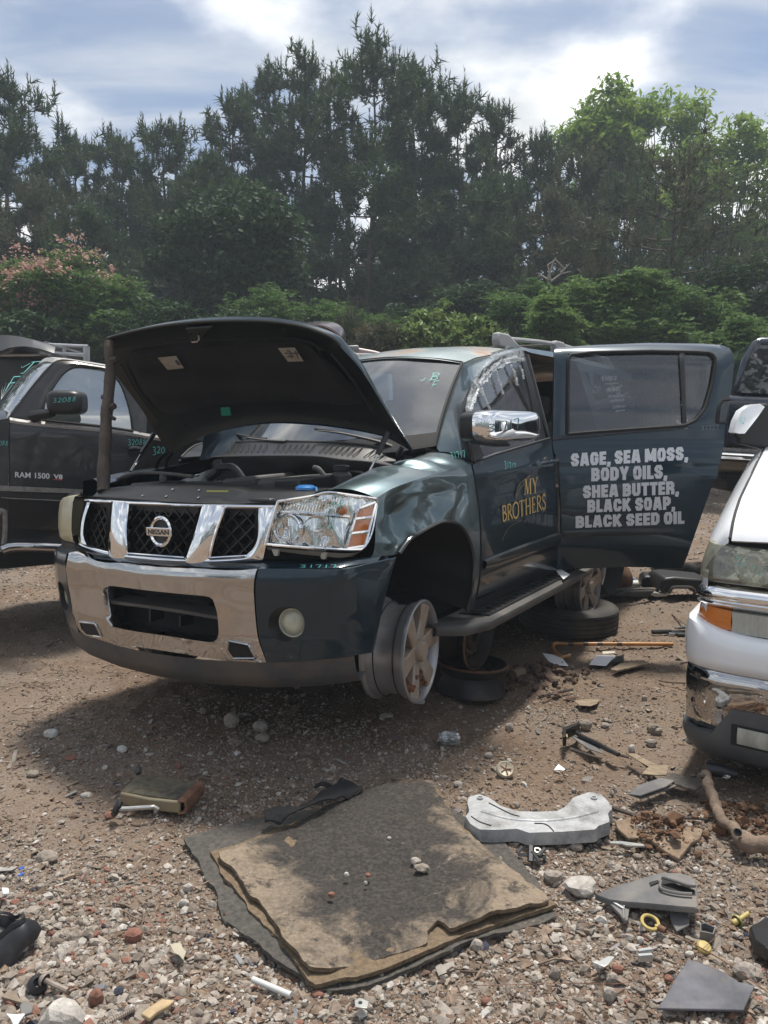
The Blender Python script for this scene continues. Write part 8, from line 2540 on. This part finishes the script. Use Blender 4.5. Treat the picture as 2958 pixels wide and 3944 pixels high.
PINE = leaf_mat('pine_needles', [(0, (.030, .055, .026)), (.5, (.048, .082, .036)), (.85, (.080, .115, .048)), (1, (.11, .10, .05))], .30)
PINEB = leaf_mat('pine_needles_brownish', [(0, (.045, .058, .032)), (.5, (.066, .080, .042)), (.85, (.095, .098, .052)), (1, (.13, .10, .058))], .32)
BROAD = leaf_mat('dark_leaves', [(0, (.020, .042, .018)), (.6, (.035, .068, .026)), (1, (.060, .10, .035))], .30)
BRIGHT = leaf_mat('bright_leaves', [(0, (.10, .17, .03)), (.5, (.17, .27, .045)), (1, (.26, .34, .07))], .5)
BUSH = leaf_mat('bush_leaves', [(0, (.045, .095, .026)), (.5, (.085, .155, .042)), (1, (.14, .22, .06))], .42)
SHINY = leaf_mat('glossy_leaves', [(0, (.07, .12, .035)), (.5, (.14, .21, .06)), (1, (.24, .30, .10))], .40, .35, .5)
PINK = leaf_mat('pink_blossom', [(0, (.34, .17, .15)), (.5, (.46, .28, .23)), (1, (.56, .40, .33))], .3)
TRUNK = mat('pine_bark', (.060, .048, .040), .95, var=.35, vscale=6, bump=.02, bscale=20)
DEADW = mat('dead_wood', (.26, .24, .21), .9)


def xz(u, v, Y):
    p = at(u, v, Y)
    return p


def basis(d):
    d = d / (np.linalg.norm(d, axis=-1, keepdims=True) + 1e-9)
    ref = np.where(np.abs(d[..., 2:]) < .9, np.array([0, 0, 1.0]), np.array([1.0, 0, 0]))
    u = np.cross(ref, d); u /= np.linalg.norm(u, axis=-1, keepdims=True) + 1e-9
    return d, u, np.cross(d, u)


def tufts(C, D, r, n=12, L=.24, w=.026, spread=.75):
    """needle bundles: n thin triangles round each centre, leaning along D"""
    k = len(C)
    D = D / (np.linalg.norm(D, axis=1, keepdims=True) + 1e-9)
    q = r.standard_normal((k, n, 3)); q /= np.linalg.norm(q, axis=2, keepdims=True)
    dr = D[:, None] * (1 - spread * .35) + q * spread
    dr /= np.linalg.norm(dr, axis=2, keepdims=True)
    ln = L * r.uniform(.65, 1.25, (k, n, 1))
    side = np.cross(dr, r.standard_normal((k, n, 3))); side /= np.linalg.norm(side, axis=2, keepdims=True) + 1e-9
    c = C[:, None] + D[:, None] * r.uniform(-.10, .12, (k, n, 1))
    V = np.stack([c - side * w, c + side * w, c + dr * ln], 2).reshape(-1, 3)
    F = np.arange(len(V)).reshape(-1, 3)
    tone = np.repeat(np.clip(r.normal(.45, .20, k), 0, 1), n * 3) + np.repeat(r.uniform(-.12, .12, k * n), 3)
    return V, F, np.clip(tone, 0, 1)


def leaves(C, r, size, up=.5, tone=.5, tv=.2, aspect=.55):
    """one folded-looking diamond per centre"""
    k = len(C)
    nrm = r.standard_normal((k, 3)); nrm[:, 2] = np.abs(nrm[:, 2]) + up
    nrm, a, b = basis(nrm)
    th = r.uniform(0, 2 * np.pi, (k, 1))
    ex = a * np.cos(th) + b * np.sin(th); ey = -a * np.sin(th) + b * np.cos(th)
    s = size * r.uniform(.6, 1.35, (k, 1))
    V = np.stack([C - ex * s, C - ey * s * aspect + nrm * s * .15, C + ex * s, C + ey * s * aspect + nrm * s * .15], 1).reshape(-1, 3)
    F = np.arange(len(V)).reshape(-1, 4)
    return V, F, np.repeat(np.clip(r.normal(tone, tv, k), 0, 1), 4)


def pine(u, vtop, half, Y, label, seed, m=PINE, base=.22, dens=1.0, lean=0.0, shape=1.0, Lf=.30, zb=None, group='pines beyond the yard', cat='pine tree', nb=None):
    r = np.random.default_rng(seed)
    top = at(u, vtop + 30 + half * .28, Y)
    H = top[2]
    zb = float(zg(top[0], Y)) if zb is None else zb
    W = half / FOC * Y
    t = thing('pine_tree', label, cat, (top[0], Y, zb), group)
    tx = lambda h: np.stack([top[0] + lean * (1 - h) + .12 * np.sin(h * 7 + seed), Y + .10 * np.cos(h * 5 + seed), zb + (H - zb) * h], -1)
    hs = np.linspace(0, .985, 16)
    rb = .055 + .008 * (H - zb)
    obj('trunk', MB().tube(tx(hs), rb * (1 - hs * .92), 8), TRUNK, t)
    nbr = nb or int(46 * (H - zb) / 12 * (1 - base) + 12)
    bm = MB()
    CC, DD = [], []
    for k in range(nbr):
        h = base + (1 - base) * (k + r.uniform(0, .8)) / nbr
        h = min(h, .975)
        a = k * 2.4 + r.uniform(-.5, .5)
        g = (h - base) / (1 - base)
        prof = (np.interp(g, [0, .15, .35, .6, .8, .93, 1], [.70, .95, 1.05, 1.0, .84, .55, .22])) ** shape
        L = W * 1.12 * prof * r.uniform(.60, 1.15)
        el = np.interp(g, [0, .5, .85, 1], [-.12, .12, .42, 1.0]) + r.uniform(-.18, .2)
        o = tx(np.array(h))
        s = np.linspace(0, 1, 6)
        dirh = np.array([math.cos(a), math.sin(a), 0])
        path = o + np.outer(s * L * math.cos(el * .7), dirh) + np.outer(np.sin(el) * L * s ** 1.3 * .7 + .09 * L * s ** 2, [0, 0, 1])
        bm.tube(path, np.linspace(.035 * (1 - h * .6) + .008, .006, 6), 4, cap=False)
        nt = max(6, int(L * 21 * dens))
        ss = r.uniform(.25, 1.0, nt) ** .75
        c = np.stack([np.interp(ss, s, path[:, i]) for i in range(3)], 1)
        jit = r.standard_normal((nt, 3)) * np.array([.34, .34, .26]) * (.30 + L * .30)
        c = c + jit * ss[:, None]
        d = dirh * .7 + np.array([0, 0, .35 + .9 * g ** 2]) + r.standard_normal((nt, 3)) * .35
        CC.append(c); DD.append(d)
    # leader and the upright shoots round it
    ntop = int(26 * dens)
    g = r.uniform(.90, 1.0, ntop)
    c = tx(g) + r.standard_normal((ntop, 3)) * np.array([.16, .16, .12])
    CC.append(c); DD.append(np.tile([0, 0, 1.0], (ntop, 1)) + .2 * r.standard_normal((ntop, 3)))
    obj('branches', bm, TRUNK, t)
    C, D = np.vstack(CC), np.vstack(DD)
    V, F, tn = tufts(C, D, r, 12, Lf * .95, .0008 * Y + .002, .85)
    # candles: thin upright shoots on the upper tufts
    hi = C[(C[:, 2] > zb + (H - zb) * .70)]
    hi = hi[r.uniform(0, 1, len(hi)) < .35]
    if len(hi):
        st = np.concatenate([hi + [0, 0, .12 * k] for k in range(4)])
        V2, F2, t2 = tufts(st, np.tile([0, 0, 1.0], (len(st), 1)), r, 7, Lf * .50, .0006 * Y + .001, .5)
        V, F, tn = np.vstack([V, V2]), np.vstack([F, F2 + len(V)]), np.concatenate([tn, np.clip(t2 + .2, 0, 1)])
    me = fast_mesh('crown', V - wloc(t), F); add_attr(me, 'tone', tn)
    obj('crown', me, m, t)
    return t


def broadleaf(name, u, vtop, half, Y, label, seed, m, vbot=None, size=.10, n=9000, clumps=42, tone=.5, cat='tree', group=None, squash=1.0, stems=5, trunk=True, spray=0.0, up=.5, aspect=.55, vmid=None, ragged=.35):
    r = np.random.default_rng(seed)
    top = at(u, vtop, Y)
    zb = float(zg(top[0], Y))
    z0 = at(u, vbot, Y)[2] if vbot else zb + .3
    W, Hc = half / FOC * Y, top[2] - z0
    t = thing(name, label, cat, (top[0], Y, zb), group)
    cen = np.array([top[0], Y, (top[2] + z0) / 2])
    d = r.standard_normal((clumps, 3)); d /= np.linalg.norm(d, axis=1, keepdims=True)
    rad_ = r.uniform(.35, 1.0, (clumps, 1)) ** .6
    cc = cen + d * rad_ * np.array([W * .86, W * .62 * squash, Hc * .44])
    cr = r.uniform(.20, .36, clumps) * min(W, Hc * .8) * 1.05
    if trunk:
        tb = np.array([top[0], Y, zb])
        bm = MB().tube(np.array([tb, tb + [.05, 0, (cen[2] - zb) * .5], cen + [0, 0, -.1 * Hc]]), [.05 + W * .035, .04 + W * .025, .02 + W * .012], 7)
        obj('trunk', bm, TRUNK, t)
    bm = MB()
    for c in cc[:clumps]:
        s0 = np.array([top[0] + r.uniform(-.1, .1) * W, Y, zb + (cen[2] - zb) * r.uniform(.1, .9)])
        md = (s0 + c) / 2 + np.array([0, 0, .15 * Hc * r.uniform(0, .5)])
        bm.tube(rs(np.array([s0, md, c]), 6, True), np.linspace(.02 + W * .012, .006, 6), 4, cap=False)
    obj('branches', bm, TRUNK, t)
    w = cr ** 2 / (cr ** 2).sum()
    ci = r.choice(clumps, n, p=w)
    q = r.standard_normal((n, 3)); q /= np.linalg.norm(q, axis=1, keepdims=True)
    rr = r.uniform(.25, 1.0, (n, 1)) ** .55
    bump_ = 1 + ragged * np.sin(q @ r.standard_normal((3, clumps)) * 3.0)[np.arange(n), ci][:, None]
    P = cc[ci] + q * rr * bump_ * cr[ci][:, None] * np.array([1, 1, .72])
    P[:, 2] = np.maximum(P[:, 2], zb + .05)
    ct = r.normal(0, .16, clumps)[ci]
    V, F, tn = leaves(P, r, size, up, tone, .18, aspect)
    tn = np.clip(tn + np.repeat(ct, 4), 0, 1)
    if spray:                                                      # feathery compound leaves: rows of leaflets
        ns = int(n * spray)
        b0 = P[r.integers(0, n, ns)]
        a = r.uniform(0, 2 * np.pi, ns); dz = r.uniform(-.45, .25, ns)
        dr = np.stack([np.cos(a), np.sin(a), dz], 1); sd = np.stack([-np.sin(a), np.cos(a), 0 * a], 1)
        ex = []
        for k in range(5):
            for sg in (-1, 1):
                ex.append(b0 + dr * (k * size * .75) + sd * sg * size * .7)
        PP = np.vstack(ex)
        V2, F2, t2 = leaves(PP, r, size * .62, 1.6, tone + .12, .15, .4)
        V, F, tn = np.vstack([V, V2]), np.vstack([F, F2 + len(V)]), np.concatenate([tn, t2])
    me = fast_mesh('crown', V - wloc(t), F); add_attr(me, 'tone', tn)
    obj('crown', me, m, t)
    return t, cc, cr


for a in ((20, 255, 190, 24, 'pine with an open crown at the left edge of the photo', 101), (-160, 330, 220, 26, 'pine mostly cut off by the left edge', 102),
          (270, 465, 165, 27, 'rounded pine second from the left edge', 103), (455, 470, 120, 28, 'slim pine between two broader pines on the left', 104),
          (640, 432, 190, 27, 'broad topped pine left of the tallest group', 105), (905, 330, 160, 27, 'pine at the left shoulder of the tallest group', 106),
          (1010, 225, 130, 28, 'narrow pine rising left of the tallest pines', 107), (1165, 165, 190, 27, 'tall pine just left of the tallest one', 108), (1430, 108, 290, 25.5, 'tallest pine in the middle of the treeline', 109),
          (1590, 210, 160, 27.5, 'tall pine tucked right behind the tallest one', 110), (1775, 305, 190, 26.5, 'pine with a rounded top right of the tallest group', 111), (1925, 360, 140, 27.5, 'pine at the right shoulder of the dark pine group', 112),
          (2080, 480, 150, 27, 'lower pine left of the bright green tree', 113), (2240, 560, 170, 25, 'brownish pine in front of the bright green tree', 114)):
    pine(a[0], a[1], a[2], a[3], a[4], a[5], PINEB if a[5] in (114,) else PINE, base=.14 if a[5] in (108, 109, 111) else .18, dens=1.15)
for a in ((110, 640, 230, 22.5, 'low dark pine behind the pink blossoms', 121), (330, 760, 190, 22, 'low pine right of the pink blossoms', 122), (820, 560, 190, 25, 'low pine under the left shoulder of the tall group', 123), (1300, 520, 210, 29, 'shorter pine seen through the tall group', 124), (1650, 560, 200, 29, 'shorter pine behind the tall trunks', 125),
          (1900, 640, 210, 24, 'bushy pine below the right shoulder of the group', 126), (2120, 690, 190, 23, 'bushy brown pine left of the forked pine', 127), (2400, 640, 190, 24, 'pine behind the forked pine', 128), (560, 640, 170, 29, 'pine filling the gap behind the dark broad tree', 129)):
    pine(a[0], a[1], a[2], a[3], a[4], a[5], PINEB if a[5] in (121, 127) else PINE, base=.06, dens=1.0)
pine(2630, 520, 290, 19, 'open brownish pine with visible crooked limbs on the right', 131, PINEB, base=.26, dens=.42, lean=-.35, shape=1.25, Lf=.26, nb=40)
pine(1345, 1200, 90, 15.5, 'small yellowish young pine behind the raised hood', 132, PINEB, base=.02, dens=1.3, Lf=.22, group=None)
pine(2280, 990, 150, 19, 'low yellow brown pine sapling right of the trunks', 133, PINEB, base=.05, dens=1.0, Lf=.24, group=None)
broadleaf('broadleaf_tree', 880, 640, 310, 20, 'dark broadleaf tree standing before the left pines', 201, BROAD, 1330, .085, 15000, 60, .45, squash=.9, ragged=.3)
broadleaf('broadleaf_tree', 2330, 280, 190, 31, 'bright green tall tree, left dome of the crown on the right', 202, BRIGHT, 900, .15, 8000, 46, .5, aspect=.35, ragged=.4)
broadleaf('broadleaf_tree', 2560, 310, 230, 32, 'bright green tall tree, middle of the three on the right', 203, BRIGHT, 1000, .15, 9000, 50, .55, aspect=.35, ragged=.4)
broadleaf('broadleaf_tree', 2830, 430, 250, 30, 'bright green tree sloping down to the right edge', 204, BRIGHT, 1150, .15, 9500, 52, .5, aspect=.35, ragged=.4)
t_, cc, cr = broadleaf('mimosa_tree', 190, 985, 360, 17, 'mimosa tree covered with pink blossoms on the left', 205, BUSH, 1330, .05, 9000, 46, .35, spray=.35, up=1.0)
r = np.random.default_rng(44)
P = []
for c, q in zip(cc, cr):
    k = int(r.integers(7, 16))
    d = r.standard_normal((k, 3)); d[:, 2] = np.abs(d[:, 2]) + .25; d[:, 1] -= .5; d /= np.linalg.norm(d, axis=1, keepdims=True)
    if c[2] > 3.1:
        P.append(c + d * q * 1.02)
P = np.vstack(P)
Q_ = np.repeat(P, 7, 0) + r.standard_normal((len(P) * 7, 3)) * .045
V, F, tn = leaves(Q_, r, .034, .8, .5, .25, .7)
me = fast_mesh('blossoms', V - wloc(t_), F); add_attr(me, 'tone', tn)
obj('blossoms', me, PINK, t_)
for a in ((420, 1075, 240, 16.5, 'feathery green bush right of the pink mimosa', BUSH, .055, 8000, .4, .35), (640, 1180, 230, 16, 'dark bush behind the hood corner', BROAD, .065, 7000, .45, .1), (40, 1190, 230, 15.5, 'dark bush behind the left pickup', BROAD, .065, 6500, .5, .1),
          (880, 1190, 210, 16.5, 'bush behind the middle of the raised hood', BROAD, .06, 6000, .5, .2), (1120, 1100, 260, 17.5, 'feathery bush behind the right half of the hood', BUSH, .055, 8000, .35, .4), (1380, 1150, 200, 18, 'feathery dark bush in the middle', BUSH, .055, 6500, .3, .4),
          (1560, 1180, 200, 18.5, 'understory bush between the trunks', BROAD, .06, 6000, .5, .25), (1800, 1060, 220, 20, 'tall understory bush right of the middle', BROAD, .065, 7000, .5, .25), (2010, 1080, 200, 18, 'feathery bush left of the bright bushes', BUSH, .055, 7000, .4, .4),
          (2230, 1050, 210, 16.5, 'bright bush on the left of the right hand thicket', BUSH, .06, 9000, .62, .35), (2470, 1040, 240, 16, 'bright feathery bush behind the open door', BUSH, .06, 10000, .55, .4), (2700, 1090, 220, 17, 'bush behind the door corner', BUSH, .06, 8000, .42, .35),
          (2900, 940, 240, 18, 'tall dusty bush at the right edge', BROAD, .065, 9000, .6, .2), (2120, 1130, 130, 15, 'light green bush in front of the thicket', BUSH, .055, 5500, .8, .3), (2860, 1230, 170, 15, 'low bush above the dark blue SUV', BUSH, .06, 6000, .5, .3)):
    broadleaf('bush', a[0], a[1], a[2], a[3], a[4], int(a[0]) + 300, a[5], 1480, a[6], a[7], 34, a[8], 'bush', None, spray=a[9], up=.8)
for a in ((1700, 1150, 120, 15, 'glossy leaved shrub behind the rusty roof, tallest of three'), (1590, 1215, 85, 14.5, 'glossy leaved shrub behind the rusty roof, left of three'), (1830, 1215, 100, 14.3, 'pale glossy shrub behind the roof rack foot')):
    broadleaf('shrub', a[0], a[1], a[2], a[3], a[4], int(a[0]) + 7, SHINY, 1420, .055, 3200, 24, .6, 'shrub', None, up=.2, ragged=.5)
broadleaf('shrub', 1470, 1245, 130, 14.6, 'dry brown bush behind the raised hood edge', 611, PINEB, 1420, .05, 4200, 26, .6, 'shrub', None, up=.2, ragged=.6, aspect=.2)
ds = thing('dead_snag', 'bare grey dead branches sticking out of the right thicket', 'branch', tuple(at(2110, 1130, 15.6)))
for q in (((2120, 1080), (2110, 1020), (2140, 1000), (2175, 1035)), ((2110, 1075), (2130, 1010), (2142, 990)), ((2115, 1080), (2085, 1060), (2075, 1062)), ((2160, 1050), (2190, 1020)), ((2120, 1085), (2160, 1055), (2200, 1045))):
    obj('limb', MB().tube(np.array([at(*p, 15.4) for p in q]), np.linspace(.022, .008, len(q)), 5), DEADW, ds)
# the wood goes on behind: a dark mass far back that closes the gaps low down
r = np.random.default_rng(77)
n = 44000
x = r.uniform(-34, 38, n); y = r.uniform(34, 46, n); z = r.uniform(0, 1, n) ** 1.05 * (10.2 + 1.6 * np.sin(x * .5) + 1.2 * np.sin(x * 1.3 + 2))
V, F, tn = leaves(np.stack([x, y, z], 1), r, .34, .3, .45, .2)
me = fast_mesh('far_wood', V, F); add_attr(me, 'tone', tn)
fw_ = obj('far_wood', me, BROAD, None); fw_['kind'] = 'stuff'
mb = MB()
for k in range(70):
    x_, y_ = r.uniform(-30, 34), r.uniform(30, 40)
    mb.tube(np.array([(x_, y_, 0), (x_ + r.normal(0, .2), y_, 5), (x_ + r.normal(0, .3), y_, r.uniform(9, 13))]), [.16, .12, .05], 6)
ft = obj('far_trunks', mb, TRUNK, None); ft['kind'] = 'stuff'
n = 17000
x = r.uniform(-60, 60, n); y = r.uniform(-44, -36, n); z = r.uniform(0, 1, n) ** 1.05 * (9 + 2.0 * np.sin(x * .3) + 1.5 * np.sin(x * .9 + 2))
V, F, tn = leaves(np.stack([x, y, z], 1), r, .38, .3, .45, .2)
me = fast_mesh('far_wood', V, F); add_attr(me, 'tone', tn)
fw2 = obj('far_wood', me, BROAD, None); fw2['kind'] = 'stuff'
